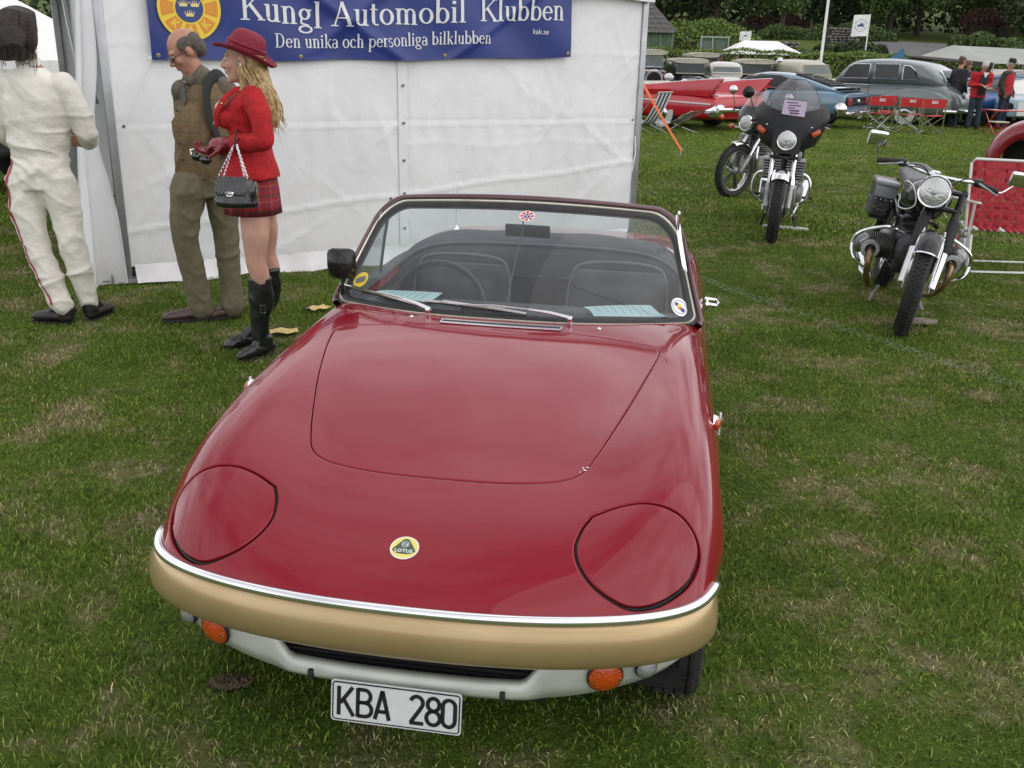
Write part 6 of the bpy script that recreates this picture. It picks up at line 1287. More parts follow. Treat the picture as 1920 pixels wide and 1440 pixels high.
blkshoe = mat('black race boot', (.018, .014, .015), .5, noise=.3, nscale=20); shoered = mat('dark red side panel', (.10, .02, .02), .5)
for hh, tt in (((.165, -.02, .01), (.20, .20, .01)), ((.065, -.10, .01), (-.165, -.06, .01))):
    q = MB(); shoe(q, hh, tt, .044, up=.125); q.tube([Vector(hh)+Vector((0, .01, .05)), Vector(hh)+Vector((-.012, .01, .15))], [.045, .050], 12); remesh('race_boot', q, .0065, blkshoe, dr, smooth=4); q = MB(); sole(q, (hh[0], hh[1], 0), (tt[0], tt[1], 0), .046, .014); q.build('sole', rubber, dr)

# ------------------------------------------------------------------ motorcycles (local: front wheel contact at 0, +y rearwards, z up)
cast = mat('cast alloy', (.33, .33, .33), .45, .7, noise=.25, nscale=12, bump=.3, bscale=25)
dkalloy = mat('dark alloy', (.06, .06, .062), .5, .6, noise=.3, nscale=12)
gripm = mat('grip rubber', (.015, .015, .015), .7, bump=.3, bscale=100)
headl = mat('headlamp glass', (.50, .52, .50), .08, .55, coat=1, bump=.7, bscale=45)
seatm = mat('seat vinyl', (.02, .02, .022), .45, bump=.2, bscale=60)
copperm = mat('heated copper pipe', (.34, .22, .13), .3, .9, noise=.3, nscale=12)
def mwheel(par, y, R_, w, kind, steer=0, x=0, off=0):
    e = empty('wheel'); e.parent = par; e.location = (x, y, R_); e.rotation_euler = (0, 0, steer)
    h = w/2; ri = R_-w*.95
    prof = [(ri, -h*.62), (ri+w*.35, -h*.98), (R_-w*.28, -h), (R_-w*.08, -h*.62), (R_, -h*.16), (R_, h*.16), (R_-w*.08, h*.62), (R_-w*.28, h), (ri+w*.35, h*.98), (ri, h*.62)]
    t = MB().lathe(prof, axis='x', n=56, closed=True)
    for k in range(70):
        a = 2*PI*k/70
        for gx, tl in ((-h*.42, 30), (h*.42, -30), (0, 0)): t.box((gx, (R_-abs(gx)*.10+.001)*math.cos(a+.045*(gx == 0)), (R_-abs(gx)*.10+.001)*math.sin(a+.045*(gx == 0))), (h*.46, R_*.045, .006), (math.degrees(a+.045*(gx == 0))-90+90, 0, 0))
    t.build('tyre', tyre_m, e, angle=30)
    MB().lathe([(ri+.006, -h*.66), (ri-.012, -h*.55), (ri-.018, 0), (ri-.012, h*.55), (ri+.006, h*.66), (ri-.002, h*.4), (ri-.002, -h*.4)], axis='x', n=48, closed=True).build('rim', chrome if kind == 'wire' else mat('polished rim', (.5, .5, .5), .25, .9), e)
    s_ = MB()
    if kind == 'wire':
        for k in range(36):
            a = 2*PI*k/36; sd = 1 if k % 2 else -1; a2 = a+.42*(1 if (k//2) % 2 else -1); s_.tube([(sd*.035, .05*math.cos(a2), .05*math.sin(a2)), (0, (ri-.012)*math.cos(a), (ri-.012)*math.sin(a))], .0016, 4)
        s_.build('spokes', chrome, e); MB().lathe([(.055, -.04), (.09, -.03), (.095, 0), (.09, .03), (.055, .04), (.02, .05)], axis='x', n=24).lathe([(.02, -.05), (.055, -.04)], axis='x', n=24).build('hub', cast, e)
    else:
        for k in range(5):
            a = 2*PI*k/5
            for da in (-.11, .11): s_.tube([(0, .04*math.cos(a), .04*math.sin(a)), (0, (ri*.55)*math.cos(a+da*1.1), (ri*.55)*math.sin(a+da*1.1)), (0, (ri-.005)*math.cos(a+da*.8), (ri-.005)*math.sin(a+da*.8))], [.016, .012, .014], 6)
        s_.build('cast_spokes', dkalloy, e); MB().lathe([(.03, -.06), (.05, -.03), (.05, .03), (.03, .06)], axis='x', n=20).build('hub', cast, e)
        for sd in ((1, -1) if kind == 'cast' else ()): MB().lathe([(.075, sd*.058), (.14, sd*.058), (.14, sd*.063), (.075, sd*.063)], axis='x', n=36, closed=True).build('brake_disc', cast, e)
    return e
def front_end(par, R_, w, kind, steer, top_y=.36, top_z=.90, hw=.095, fender=chrome, gaiter=False, fl=(.35, 1.9)):
    """steered group: wheel, fork legs, mudguard"""
    mwheel(par, 0, R_, w, kind, steer)
    piv = Matrix.Rotation(steer, 4, 'Z')
    for s in (1, -1):
        lo = Vector((s*hw, 0, R_)); hi = Vector((s*hw, top_y, top_z)); m1 = lo.lerp(hi, .36); m2 = lo.lerp(hi, .68)
        q = MB(); q.tube([piv @ lo, piv @ m1], [.024, .026], 12).build if 0 else None
        MB().tube([piv @ (lo-Vector((0, -.01, .02))), piv @ lo, piv @ m1], [.020, .027, .028], 12).build('fork_slider', cast if not gaiter else chrome, par)
        if gaiter:
            n = 9; pts = [piv @ m1.lerp(m2, i/(2*n)) for i in range(2*n+1)]; MB().tube(pts, [(.036 if i % 2 else .032) for i in range(2*n+1)], 12).build('fork_gaiter', gripm, par); MB().tube([piv @ m2, piv @ hi], [.028, .026], 10).tube([piv @ m2, piv @ m2.lerp(hi, .12)], .034, 10).build('fork_tube', black_gloss, par)
        else: MB().tube([piv @ m1, piv @ hi], [.019, .019], 12).build('fork_tube', chrome, par)
    for z, f in ((.0, .80), (0, .98)):
        lo = Vector((0, 0, R_)); hi = Vector((0, top_y, top_z)); c = lo.lerp(hi, f); MB().box(piv @ c, (hw*2.5, .06, .03), (0, 0, math.degrees(steer)), .008).build('fork_yoke', black_gloss, par)
    G = []; a0, a1 = fl
    for a in np.linspace(a0, a1, 18): # angle from rear (+y) over the top
        row = []
        for u in np.linspace(-1, 1, 9): r_ = R_+.035-.03*u*u*abs(u); row.append(tuple(piv @ Vector((u*w*.72, math.cos(a)*r_, R_+math.sin(a)*r_))))
        G.append(row)
    fo = MB().grid(G); edge = [G[i][0] for i in range(18)]+[G[-1][j] for j in range(9)]+[G[i][8] for i in range(17, -1, -1)]
    fo.build('mudguard', fender, par, angle=None); return edge, piv
def headlamp(par, c, r, rot, shell=black_gloss, depth=.16):
    e = empty('headlamp'); e.parent = par; e.location = c; e.rotation_euler = [math.radians(a) for a in rot]
    MB().lathe([(r*.98, .0), (r*.98, depth*.35), (r*.8, depth*.75), (r*.35, depth), (.001, depth*1.02)], axis='y', n=36).build('lamp_shell', shell, e)
    MB().lathe([(r*.93, -.012), (r*.99, -.016), (r*1.045, -.004), (r*1.045, .014), (r*.97, .016)], axis='y', n=36).build('lamp_rim', chrome, e)
    MB().lathe([(r*.94, -.010), (r*.8, -.018), (r*.4, -.026), (.001, -.028)], axis='y', n=36).build('lamp_glass', headl, e); MB().ell((0, -.020, -.005), (r*.26, .012, r*.20)).build('bulb_shield', cast, e); return e
def bars(par, L_, R_2, mid, mirl=None, mirr=None, mtype='rect', steer=0):
    """handlebar from left grip end to right grip end through mid points"""
    MB().tube(bez([L_[0], L_[1], mid[0], mid[1], R_2[1], R_2[0]], 6), .0115, 8).build('handlebar', chrome, par)
    for g0, g1 in ((L_[0], L_[1]), (R_2[0], R_2[1])):
        a, b_ = Vector(g0), Vector(g1); MB().tube([a+(a-b_)*.02, a.lerp(b_, .92)], .0175, 10).build('grip', gripm, par); c = a.lerp(b_, 1.05); d = (a-b_); MB().box(c, (.05, .045, .05), None, .008).build('switch_block', black_gloss, par)
        MB().tube([c+Vector((0, -.03, 0)), c+d*.3+Vector((0, -.065, -.005)), c+d*.95+Vector((0, -.055, -.02))], [.009, .006, .006], 8).ell(c+d*.98+Vector((0, -.055, -.02)), (.009,)*3, n=8, m=5).build('lever', black_gloss if mtype != 'rect' else cast, par)
    for s, m_ in ((L_, mirl), (R_2, mirr)):
        if not m_: continue
        e = empty('mirror'); e.parent = par; a = Vector(s[0]).lerp(Vector(s[1]), .1); b_ = Vector(m_); MB().tube(bez([a, a.lerp(b_, .35)+Vector((0, 0, -.03 if mtype == 'rect' else 0)), b_], 5), .0055, 7).build('stem', chrome, e)
        if mtype == 'rect': MB().box(b_+Vector((0, .0, .01)), (.125, .035, .095), (10, 0, 8), .016).build('mirror_shell', chrome, e)
        else: MB().lathe([(.001, -.022), (.03, -.018), (.05, -.004), (.054, .006), (.05, .008), (.001, .008)], b_, axis='y', n=28).build('mirror_shell', chrome, e)
def carb_engine(par, y, z, s=1):
    q = MB(); q.box((0, y, z), (.26*s, .34*s, .20*s), None, .03)
    for k in range(8): q.box((0, y-.05*s, z+.13*s+k*.022*s), (.34*s, .22*s, .010*s))
    q.box((0, y-.05*s, z+.32*s), (.26*s, .17*s, .06*s), None, .02); q.build('engine', cast, par)
    for sd in (1, -1): MB().lathe([(.09*s, -.02), (.085*s, .02), (.05*s, .035), (.001, .036)], (sd*.15*s, y+.06*s, z), axis='x', n=20).build('engine_cover', cast, par)
# --- boxer motorcycle in the foreground
def boxer():
    b = empty('motorcycle', (2.44, 5.76, 0), -.26, 'black boxer twin motorcycle with round headlamp and chrome mirrors, nearest the lawn chair', 'motorcycle', 'motorcycles parked on the lawn'); b.rotation_euler = (0, math.radians(8.5), -.26)
    edge, piv = front_end(b, .315, .095, 'wire', -.20, .40, .88, .088, black_gloss, gaiter=True, fl=(.1, 2.35))
    MB().tube(edge, .0055, 6).build('mudguard_trim', chrome, b)
    MB().tube([piv @ Vector((-.078, -.03, .335)), piv @ Vector((-.075, .05, .56)), piv @ Vector((-.06, .08, .66))], .006, 6).tube([piv @ Vector((.078, -.03, .335)), piv @ Vector((.075, .05, .56)), piv @ Vector((.06, .08, .66))], .006, 6).build('mudguard_stay', chrome, b)
    headlamp(b, (-.03, .25, .865), .098, (-6, 0, -12)); 
    t = MB(); t.ell((0, .68, .765), (.155, .29, .135)); t.ell((0, .58, .79), (.15, .20, .12)); t.box((0, .73, .73), (.22, .40, .14), None, .04); remesh('fuel_tank', t, .011, mat('black tank paint', (.008, .008, .009), .2, coat=.35, spec=.3), b, smooth=8)
    for s in (1, -1):
        ar = [(s*(.100+.045*math.sin(PI*min(1, max(0, t_)))), .50+.36*t_, .775+.0*t_) for t_ in (0,)]
        lp = [(s*.152*math.sqrt(max(.05, 1-((y-.68)/.30)**2*.85)), y, z) for y, z in [(.42, .77), (.47, .84), (.57, .865), (.72, .85), (.85, .80), (.88, .76), (.80, .71), (.64, .69), (.50, .70), (.43, .73)]]
        MB().tube(catloop(lp, 4), .0045, 5, closed=True).build('tank_pinstripe', mat('white pinstripe', (.75, .75, .75), .3), b)
    MB().lathe([(.035, 0), (.035, .02), (.02, .03), (.001, .031)], (0, .60, .935), n=20).build('filler_cap', chrome, b)
    s_ = MB(); s_.box((0, 1.12, .84), (.25, .62, .09), (3, 0, 0), .035); s_.ell((0, 1.36, .88), (.12, .12, .06)); remesh('seat', s_, .012, mat('greyed black seat', (.11, .11, .115), .5, bump=.2, bscale=50), b, smooth=6)  # black seat lightened to grey, its reflection put into the colour
    mwheel(b, 1.45, .315, .11, 'wire'); MB().tube([(0, .47, .80), (0, .50, .40)], .03, 10).tube([(.12, .52, .34), (.12, 1.0, .30), (.12, 1.42, .32)], .014, 8).tube([(-.12, .52, .34), (-.12, 1.0, .30), (-.12, 1.42, .32)], .014, 8).tube([(.1, .55, .62), (.11, .95, .60), (.12, 1.38, .70)], .016, 8).tube([(-.1, .55, .62), (-.11, .95, .60), (-.12, 1.38, .70)], .016, 8).build('frame', black_gloss, b)
    MB().tube([(.14, 1.30, .80), (.14, 1.42, .34)], .03, 10).tube([(-.14, 1.30, .80), (-.14, 1.42, .34)], .03, 10).build('shock_absorber', black_gloss, b)
    rg = MB(); G = [[(u*.075, 1.45+math.cos(a)*.36, .33+math.sin(a)*.36) for u in (-1, -.6, 0, .6, 1)] for a in np.linspace(-.2, 2.2, 16)]; rg.grid(G).build('rear_mudguard', black_gloss, b)
    eb = MB(); eb.box((0, .66, .42), (.22, .40, .28), None, .04); eb.box((0, .86, .52), (.16, .20, .20), None, .03); eb.lathe([(.12, -.05), (.12, .02), (.09, .05), (.001, .055)], (0, .46, .44), axis='y', n=28, rot=(180, 0, 0)); remesh('crankcase', eb, .010, dkalloy, b, smooth=3)
    for s in (1, -1):
        yo = .60 if s < 0 else .66; c = MB()
        for k in range(13):
            x = s*(.13+.0135*k); r_ = .090-.012*abs(k-6)/6; c.lathe([(r_, -.0022), (r_, .0022)], (x, yo, .42), axis='x', n=24)
        c.build('cylinder_fins', mat('grimy fins', (.13, .125, .12), .5, .75, noise=.4, nscale=14), b); q = MB(); q.ell((s*.325, yo, .42), (.045, .085, .078)); q.box((s*.30, yo, .42), (.05, .15, .13), None, .02); remesh('rocker_cover', q, .008, mat('satin alloy', (.28, .28, .28), .35, .8), b, smooth=4)
        MB().lathe([(.058, -.012), (.062, .0), (.058, .012), (.035, .014), (.035, -.014)], (s*.265, yo-.105, .40), axis='y', n=24, closed=True).build('pipe_collar', cast, b)
        MB().tube(bez([(s*.262, yo-.08, .40), (s*.262, yo-.15, .37), (s*.25, yo-.15, .25), (s*.20, yo-.02, .15), (s*.17, yo+.25, .13)], 6), .021, 10).build('exhaust_header', copperm, b)
        MB().tube([(s*.17, yo+.24, .13), (s*.19, yo+.45, .135), (s*.20, yo+.9, .17)], [.022, .042, .040], 12).build('silencer', chrome, b)
        MB().tube(bez([(s*.09, yo-.10, .545), (s*.20, yo-.12, .565), (s*.345, yo-.10, .50), (s*.385, yo-.08, .42), (s*.35, yo-.10, .32), (s*.20, yo-.10, .25)], 5), .0125, 9).build('crash_bar', chrome, b)
        q = MB(); q.box((s*.15, yo+.20, .47), (.09, .12, .10), None, .02); q.tube([(s*.15, yo+.20, .47), (s*.15, yo+.05, .45)], .025, 10); q.build('carburettor', cast, b)
        text('BOXER' if s < 0 else ' ', 'casting', .02, cast, b, (s*.20, yo-.10, .485), (PI/2, 0, 0), ext=.001) if 0 else None
    pan_ = MB(); pan_.box((-.215, 1.15, .66), (.15, .34, .26), None, .03); remesh('pannier', pan_, .010, leather, b, smooth=4); pn = MB(); pn.box((-.215, 1.10, .79), (.165, .33, .035), None, .015); pn.box((-.215, .975, .74), (.15, .02, .10), None, .008); pn.build('pannier_lid', mat('grey pannier lid', (.22, .23, .24), .35, coat=.4), b)
    for k in range(4): MB().lathe([(.006, 0), (.004, -.003), (.001, -.004)], (-.27+.035*k, .975, .675), axis='y', n=8).build('rivet', chrome, b)
    MB().tube([(-.285, .98, .62), (-.215, .972, .60), (-.15, .98, .62)], .004, 5).build('pannier_strap', chrome, b)
    bars(b, ((-.375, .55, .965), (-.245, .46, .985)), ((.350, .40, .925), (.225, .36, .955)), ((-.09, .40, .955), (.08, .36, .95)), (-.42, .52, 1.09), (.46, .42, 1.01))
    MB().tube(bez([(-.26, .42, .975), (-.14, .30, 1.0), (-.06, .30, .93)], 6), .004, 5).tube(bez([(.22, .33, .95), (.13, .24, .98), (.04, .30, .90)], 6), .004, 5).tube(bez([(-.25, .43, .97), (-.10, .32, .97), (.02, .38, .80)], 6), .004, 5).build('cables', rubber, b)
    MB().tube([(-.10, .78, .12), (-.13, .78, -.0)], .012, 8).tube([(.10, .85, .20), (.22, .70, .02)], .011, 8).tube([(.17, .76, .10), (.235, .76, .12)], .007, 6).build('stand', cast, b)['kind'] = 'stuff'
    pl_ = MB(); pl_.prism([(-.09, -.06), (.07, -.07), (.11, .02), (.02, .07), (-.08, .04)], .012, (0, 0, 0)); o = pl_.build('stand_plate', mat('worn board', (.20, .17, .13), .9, noise=.4, nscale=30), None); tag(o, 'small worn board under the stand of the boxer motorcycle', 'board'); o.location = (2.66, 5.98, .022)
    fl_ = MB(); 
boxer()
# --- the two machines with fairings
def four(loc, rz, lean, steer, kind):
    g = 'motorcycles parked on the lawn'
    b = empty('motorcycle', loc, rz, 'black touring motorcycle with big charcoal fairing, smoked screen and amber flashers' if kind == 1 else 'motorcycle with small clear handlebar screen, front wheel turned, behind the big faired one', 'motorcycle', g); b.rotation_euler = (0, math.radians(lean), rz)
    edge, piv = front_end(b, .32, .105 if kind == 1 else .085, 'cast' if kind == 1 else 'cast5', steer, .34, .86, .10, chrome, fl=(.6, 2.2 if kind == 1 else 1.9))
    mwheel(b, 1.50, .32, .12, 'cast'); carb_engine(b, .62, .38, 1.15)
    t = MB(); t.ell((0, .72, .84), (.14, .27, .12)); t.box((0, .75, .80), (.2, .36, .10), None, .03); remesh('fuel_tank', t, .014, mat('dark red tank', (.12, .008, .01), .15, coat=1) if kind == 2 else MATS['black paint'], b, smooth=6)
    s_ = MB(); s_.box((0, 1.15, .84), (.28, .62, .11), (3, 0, 0), .04); s_.ell((0, 1.35, .90), (.13, .14, .07)); remesh('seat', s_, .014, seatm, b, smooth=6)
    MB().tube([(0, .40, .86), (.0, .46, .40)], .025, 8).tube([(.1, .5, .25), (.1, 1.0, .28), (.1, 1.5, .32)], .018, 8).tube([(-.1, .5, .25), (-.1, 1.0, .28), (-.1, 1.5, .32)], .018, 8).tube([(.09, .5, .70), (.1, 1.0, .66), (.11, 1.5, .75)], .018, 8).tube([(-.09, .5, .70), (-.1, 1.0, .66), (-.11, 1.5, .75)], .018, 8).build('frame', black_gloss, b)
    for s in (1, -1):
        MB().tube([(s*.13, 1.2, .82), (s*.13, 1.48, .36)], .03, 8).build('shock_absorber', black_gloss, b)
        MB().tube(bez([(s*.07, .50, .62), (s*.10, .38, .56), (s*.12, .38, .34), (s*.13, .60, .17), (s*.16, 1.0, .20)], 5), .019, 8).tube([(s*.16, 1.0, .20), (s*.19, 1.2, .25), (s*.22, 1.68, .36)], [.022, .045, .045], 12).build('silencer', chrome, b)
        MB().tube([(s*.12, .86, .32), (s*.30, .88, .32)], .013, 8).build('footrest', gripm, b)
        if kind == 1:
            MB().tube(bez([(s*.07, .52, .62), (s*.14, .49, .60), (s*.235, .50, .56), (s*.27, .50, .46), (s*.25, .50, .35), (s*.14, .52, .28)], 5), .0145, 9).build('crash_bar', chrome, b)
    rg = MB(); G = [[(u*.08, 1.50+math.cos(a)*.37, .33+math.sin(a)*.37) for u in (-1, -.6, 0, .6, 1)] for a in np.linspace(-.1, 2.2, 14)]; rg.grid(G).build('rear_mudguard', chrome, b)
    fair = mat('charcoal fairing', (.016, .017, .019), .5, spec=.25, coat=0, noise=.15, nscale=8)
    if kind == 1:
        G = []
        # rows from bottom lip to top of the nose; half outline (x, y) swept round
        rows = [(.765, .16, .285, .02), (.81, .25, .24, .03), (.90, .305, .215, .05), (.98, .325, .225, .07), (1.05, .350, .26, .08), (1.11, .325, .30, .07), (1.155, .285, .33, .05)]
        for z, hw, y0, _ in rows:
            row = []
            for u in np.linspace(-1, 1, 41):
                a = abs(u); x = hw*math.sin(u*PI/2)**1 if 0 else hw*(u*1.25-.25*u**3); yy = y0+.30*a**2.2; zz = z+.07*a**2-.03*a**6*(z < .9); row.append((x, yy, zz))
            G.append(row)
        Gs = []
        for i in range(len(G)-1):
            for f in (0, .5):
                Gs.append([tuple(np.array(G[i][j])*(1-f)+np.array(G[i+1][j])*f) for j in range(41)])
        Gs.append(G[-1]); sh_ = MB().grid(Gs); sh_.grid([[(x*.96, y+.02, z) for x, y, z in r_] for r_ in Gs]); sh_.grid([Gs[0], [(x*.96, y+.02, z) for x, y, z in Gs[0]]]); sh_.grid([Gs[-1], [(x*.96, y+.02, z) for x, y, z in Gs[-1]]]); sh_.grid([[r_[0] for r_ in Gs], [(r_[0][0]*.96, r_[0][1]+.02, r_[0][2]) for r_ in Gs]]); sh_.grid([[r_[-1] for r_ in Gs], [(r_[-1][0]*.96, r_[-1][1]+.02, r_[-1][2]) for r_ in Gs]])
        o = sh_.build('fairing', fair, b, angle=50)
        # lower fairing wings
        MB().prism(rrect(.255, .225, .03), .02, (0, .222, .90), (1, 0, 0), (0, .06, 1), (0, -1, .05)).build('lamp_housing', mat('lamp cover', (.018, .018, .02), .3, spec=.3), b)
        headlamp(b, (0, .198, .91), .088, (-4, 0, 0), depth=.05)
        scr = []
        for f in np.linspace(0, 1, 14):
            w_ = .255*(1-f**2.6*.66)-.01; z = 1.10+.34*f; row = []
            for u in np.linspace(-1, 1, 25): a = abs(u); row.append((w_*u, .315+.20*f+.17*a*a*(1-.5*f), z+.055*a*a*(1-f)-.045*(1-a*a)*(1-f)))
            scr.append(row)
        MB().grid(scr).build('screen', glass('smoked screen', (.46, .45, .47), .06, dens=.16), b, angle=None)
        MB().tube([r_[0] for r_ in scr]+scr[-1][1:-1]+[r_[-1] for r_ in reversed(scr)], .004, 5).build('screen_edge', mat('screen rim', (.05, .05, .055), .3), b)
        for u in (-.92, -.6, .6, .92): p_ = scr[1][int((u+1)*12)]; MB().ell((p_[0], p_[1]-.006, p_[2]), (.007, .004, .007), n=8, m=5).build('screen_screw', chrome, b)
        MB().prism([(-.092, -.065), (.115, -.080), (.120, .060), (-.085, .068)], .002, (.005, .330, 1.195), (1, 0, 0), (0, .32, .95)).build('notice', mat('lilac notice', (.45, .38, .48), .7), b)
        nm = MB()
        for k, (x0, w_) in enumerate(((-.06, .10), (-.04, .11), (-.05, .07), (-.03, .09), (-.02, .08))): nm.box((.005+x0+w_/2, .324+.32*(.045-.024*k), 1.195+.95*(.045-.024*k)), (w_, .001, .008 if k < 3 else .014))
        nm.build('notice_lines', mat('purple ink', (.16, .06, .14), .7), b)
        for s in (1, -1):
            MB().box((s*.245, .285, .985), (.085, .035, .042), (0, s*-32, s*24), .006).build('flasher', amber, b); MB().ell((s*.20, .245, 1.035), (.008, .006, .008), n=8, m=5).build('fairing_bolt', chrome, b)
        ms = MB(); bars(b, ((-.36, .60, 1.04), (-.24, .52, 1.05)), ((.36, .60, 1.04), (.24, .52, 1.05)), ((-.09, .46, .98), (.09, .46, .98)), None, None)
        for s, p_ in ((1, (.425, .46, 1.205)), (-1, (-.42, .46, 1.30))):
            e = empty('mirror'); e.parent = b; MB().tube([(s*.31, .42, 1.06), Vector(p_)+Vector((-s*.03, .0, -.06)), p_], .006, 6).build('stem', black_gloss, e)
            MB().lathe([(.001, -.024), (.03, -.02), (.052, -.004), (.056, .006), (.05, .008), (.001, .008)], p_, axis='y', n=24).build('mirror_shell', chrome if s > 0 else black_gloss, e)
        rk = MB(); 
        for x in (-.15, -.05, .05, .15): rk.tube([(x, 1.42, 1.04), (x, 1.78, 1.06)], .006, 6)
        rk.tube([(-.17, 1.42, 1.04), (.17, 1.42, 1.04), (.17, 1.78, 1.06), (-.17, 1.78, 1.06)], .008, 6, closed=True); rk.tube([(-.17, 1.78, 1.06), (-.17, 1.78, 1.14), (.17, 1.78, 1.14), (.17, 1.78, 1.06)], .008, 6); rk.tube([(-.15, 1.45, 1.04), (-.13, 1.45, .72)], .008, 6).tube([(.15, 1.45, 1.04), (.13, 1.45, .72)], .008, 6).build('luggage_rack', chrome, b)
        st = MB(); st.prism([(-.11, -.02), (-.02, -.035), (.10, -.03), (.13, .0), (.08, .03), (-.06, .035)], .02, (-.02, .78, .012)); st.prism([(-.10, -.03), (.14, -.03), (.16, .02), (.12, .045), (-.08, .02)], .02, (.16, .80, .012))
        MB().tube([(-.10, .80, .28), (-.15, .80, .02)], .012, 8).tube([(.10, .80, .28), (.19, .80, .02)], .012, 8).build('centre_stand', black_gloss, b); o = st.build('stand_feet', mat('white stand pads', (.62, .60, .58), .6), b)
    else:
        headlamp(b, (0, .115, .88), .092, (-3, 0, math.degrees(steer)*1.0))
        G = []
        for z, hw, y0 in ((.745, .11, .26), (.80, .165, .17), (.88, .19, .14), (.97, .195, .15), (1.03, .185, .19), (1.07, .165, .23)):
            G.append([((hw*(u*1.25-.25*u**3)), y0+.16*abs(u)**2.2, z) for u in np.linspace(-1, 1, 21)])
        o = MB().grid(G).build('nose_fairing', mat('dark fairing', (.02, .02, .022), .3, coat=.5), b, angle=None); o.location.y = -.0
        scr = [[(.170*(1-f*.5)*u, .23+.12*f+.14*u*u*(1-.4*f), 1.055+.20*f-.02*(1-u*u)) for u in np.linspace(-1, 1, 17)] for f in np.linspace(0, 1, 8)]
        MB().grid(scr).build('screen', glass('clear screen', (.72, .76, .74), .10, dens=.10), b, angle=None); MB().box((-.05, .235, 1.045), (.07, .004, .012), (0, -12, 0)).build('orange_sticker', amber, b)
        for s in (1, -1): MB().tube([(s*.10, .30, .80), (s*.22, .30, .80)], .008, 6).build('flasher_arm', chrome, b); MB().ell((s*.245, .29, .80), (.035, .04, .035)).build('flasher', amber, b)
        bars(b, ((-.34, .50, 1.00), (-.22, .42, 1.02)), ((.34, .50, 1.0), (.22, .42, 1.02)), ((-.09, .36, .97), (.09, .36, .97)), (-.36, .42, 1.22), (.36, .42, 1.2), 'round')
        MB().tube([(.10, .8, .28), (.22, .78, .01)], .012, 8).build('side_stand', cast, b)
    return b
four((2.385, 8.80, 0), -.30, 2, .02, 1)
four((2.62, 11.75, 0), -.62, 4, -.30, 2)
# ------------------------------------------------------------------ webbed lawn chair, flask beside it
rc = empty('lawn_chair', (3.95, 7.85, 0), 0, 'aluminium folding lawn chair with red webbing at the right edge', 'chair')
web = mat('red webbing', (.42, .02, .035), .6, noise=.10, nscale=30, bump=.4, bscale=150)
alw = mat('white tube', (.66, .66, .64), .3, .35)
BX = Vector((.93, -.30, 0)).normalized(); ZB = Vector((-.03, .12, 1)).normalized(); O_ = Vector((-.23, .0, .335))
def bk(a, h, off=0): return O_+BX*a+ZB*h+BX.cross(ZB)*off
MB().tube([bk(0, -.02), bk(0, .52), bk(.03, .555), bk(.50, .555), bk(.53, .52), bk(.53, -.02)], .0125, 9).build('back_frame', alw, rc)
NB = BX.cross(ZB)
for k in range(6):
    a = .045+.088*k; mb = MB(); G = []
    for i in range(25): h = .555*i/24; w_ = .0028*(1 if (int(i/3)+k) % 2 else -1); G.append([bk(a-.038, h, w_), bk(a+.038, h, w_)])
    mb.grid(G).build('webbing_strap', web, rc)
for k in range(7):
    h = .035+.080*k; mb = MB(); G = []
    for i in range(25): a = .53*i/24; w_ = -.0028*(1 if (int(i/3)+k) % 2 else -1); G.append([bk(a, h-.029, w_), bk(a, h+.029, w_)])
    mb.grid(G).build('webbing_strap', web, rc)
SF = Vector((-.30, -.93, .12)).normalized()
def se(a, d, off=0): return O_+BX*a+SF*d+Vector((0, 0, off-.02))
seatgrp = MB()
seatgrp.tube([se(0, -.02), se(0, .0), se(.53, .0), se(.53, -.02)], .0125, 8)
FR = Vector((.33, .93, 0)).normalized()
def sb2(a, d, off=0): return O_+BX*a+FR*d+Vector((0, 0, off-.005-.04*d))
MB().tube([sb2(0, 0), sb2(0, .45), sb2(.53, .45), sb2(.53, 0)], .0125, 8, closed=True).build('seat_frame', alw, rc)
for k in range(6):
    d = .04+.075*k; G = [[sb2(.53*i/20, d-.025, .006*(1 if (i//2+k) % 2 else -1)), sb2(.53*i/20, d+.025, .006*(1 if (i//2+k) % 2 else -1))] for i in range(21)]; MB().grid(G).build('webbing_strap', web, rc)
for k in range(10): MB().tube([O_+BX*(.05+.05*k)+Vector((0, 0, .012)), O_+BX*(.085+.05*k)+Vector((0, -.01, -.01))], .015, 8).build('strap_wrap', web if k % 4 else alw, rc)
lg = MB(); lg.tube([(-.235, -.13, .30), (-.245, -.20, .02), (-.22, -.215, .012), (.55, -.22, .012), (.58, -.20, .03), (.58, -.13, .30)], .0115, 8); lg.build('leg_frame', alw, rc)
MB().tube([(-.25, .10, .335), (-.20, .22, .02), (-.17, .24, .012), (.52, .20, .012), (.55, .18, .03), (.56, .1, .33)], .0115, 8).build('leg_frame', alw, rc)
MB().tube([(-.235, -.14, .05), (-.245, -.10, .30), (-.245, -.12, .545)], .0115, 8).build('arm_post', alw, rc); MB().box((-.245, .03, .555), (.045, .34, .018), (0, 0, 10), .006).build('arm_rest', alw, rc)
fk = empty('thermos_flask', (3.80, 8.02, 0), 0, 'steel thermos flask standing on the grass beside the lawn chair', 'flask')
MB().lathe([(.040, 0), (.042, .02), (.042, .20), (.036, .225)], n=24).build('flask_body', mat('brushed steel', (.42, .42, .42), .3, .95, noise=.1, nscale=40), fk); MB().lathe([(.037, .225), (.038, .235), (.038, .285), (.034, .292), (.001, .293)], n=24).build('flask_cup', MATS['brushed steel'], fk)
bg_ = remesh('red_bag', MB().box((0, 0, .09), (.20, .14, .17), (0, 6, 20), .04).ell((.02, 0, .13), (.09, .07, .07)), .012, mat('red canvas bag', (.30, .02, .02), .8, bump=.4, bscale=40), smooth=5, disp=wrinkle(50, .01)); bg_.location = (3.86, 8.35, 0); tag(bg_, 'small red bag on the grass behind the thermos flask', 'bag')
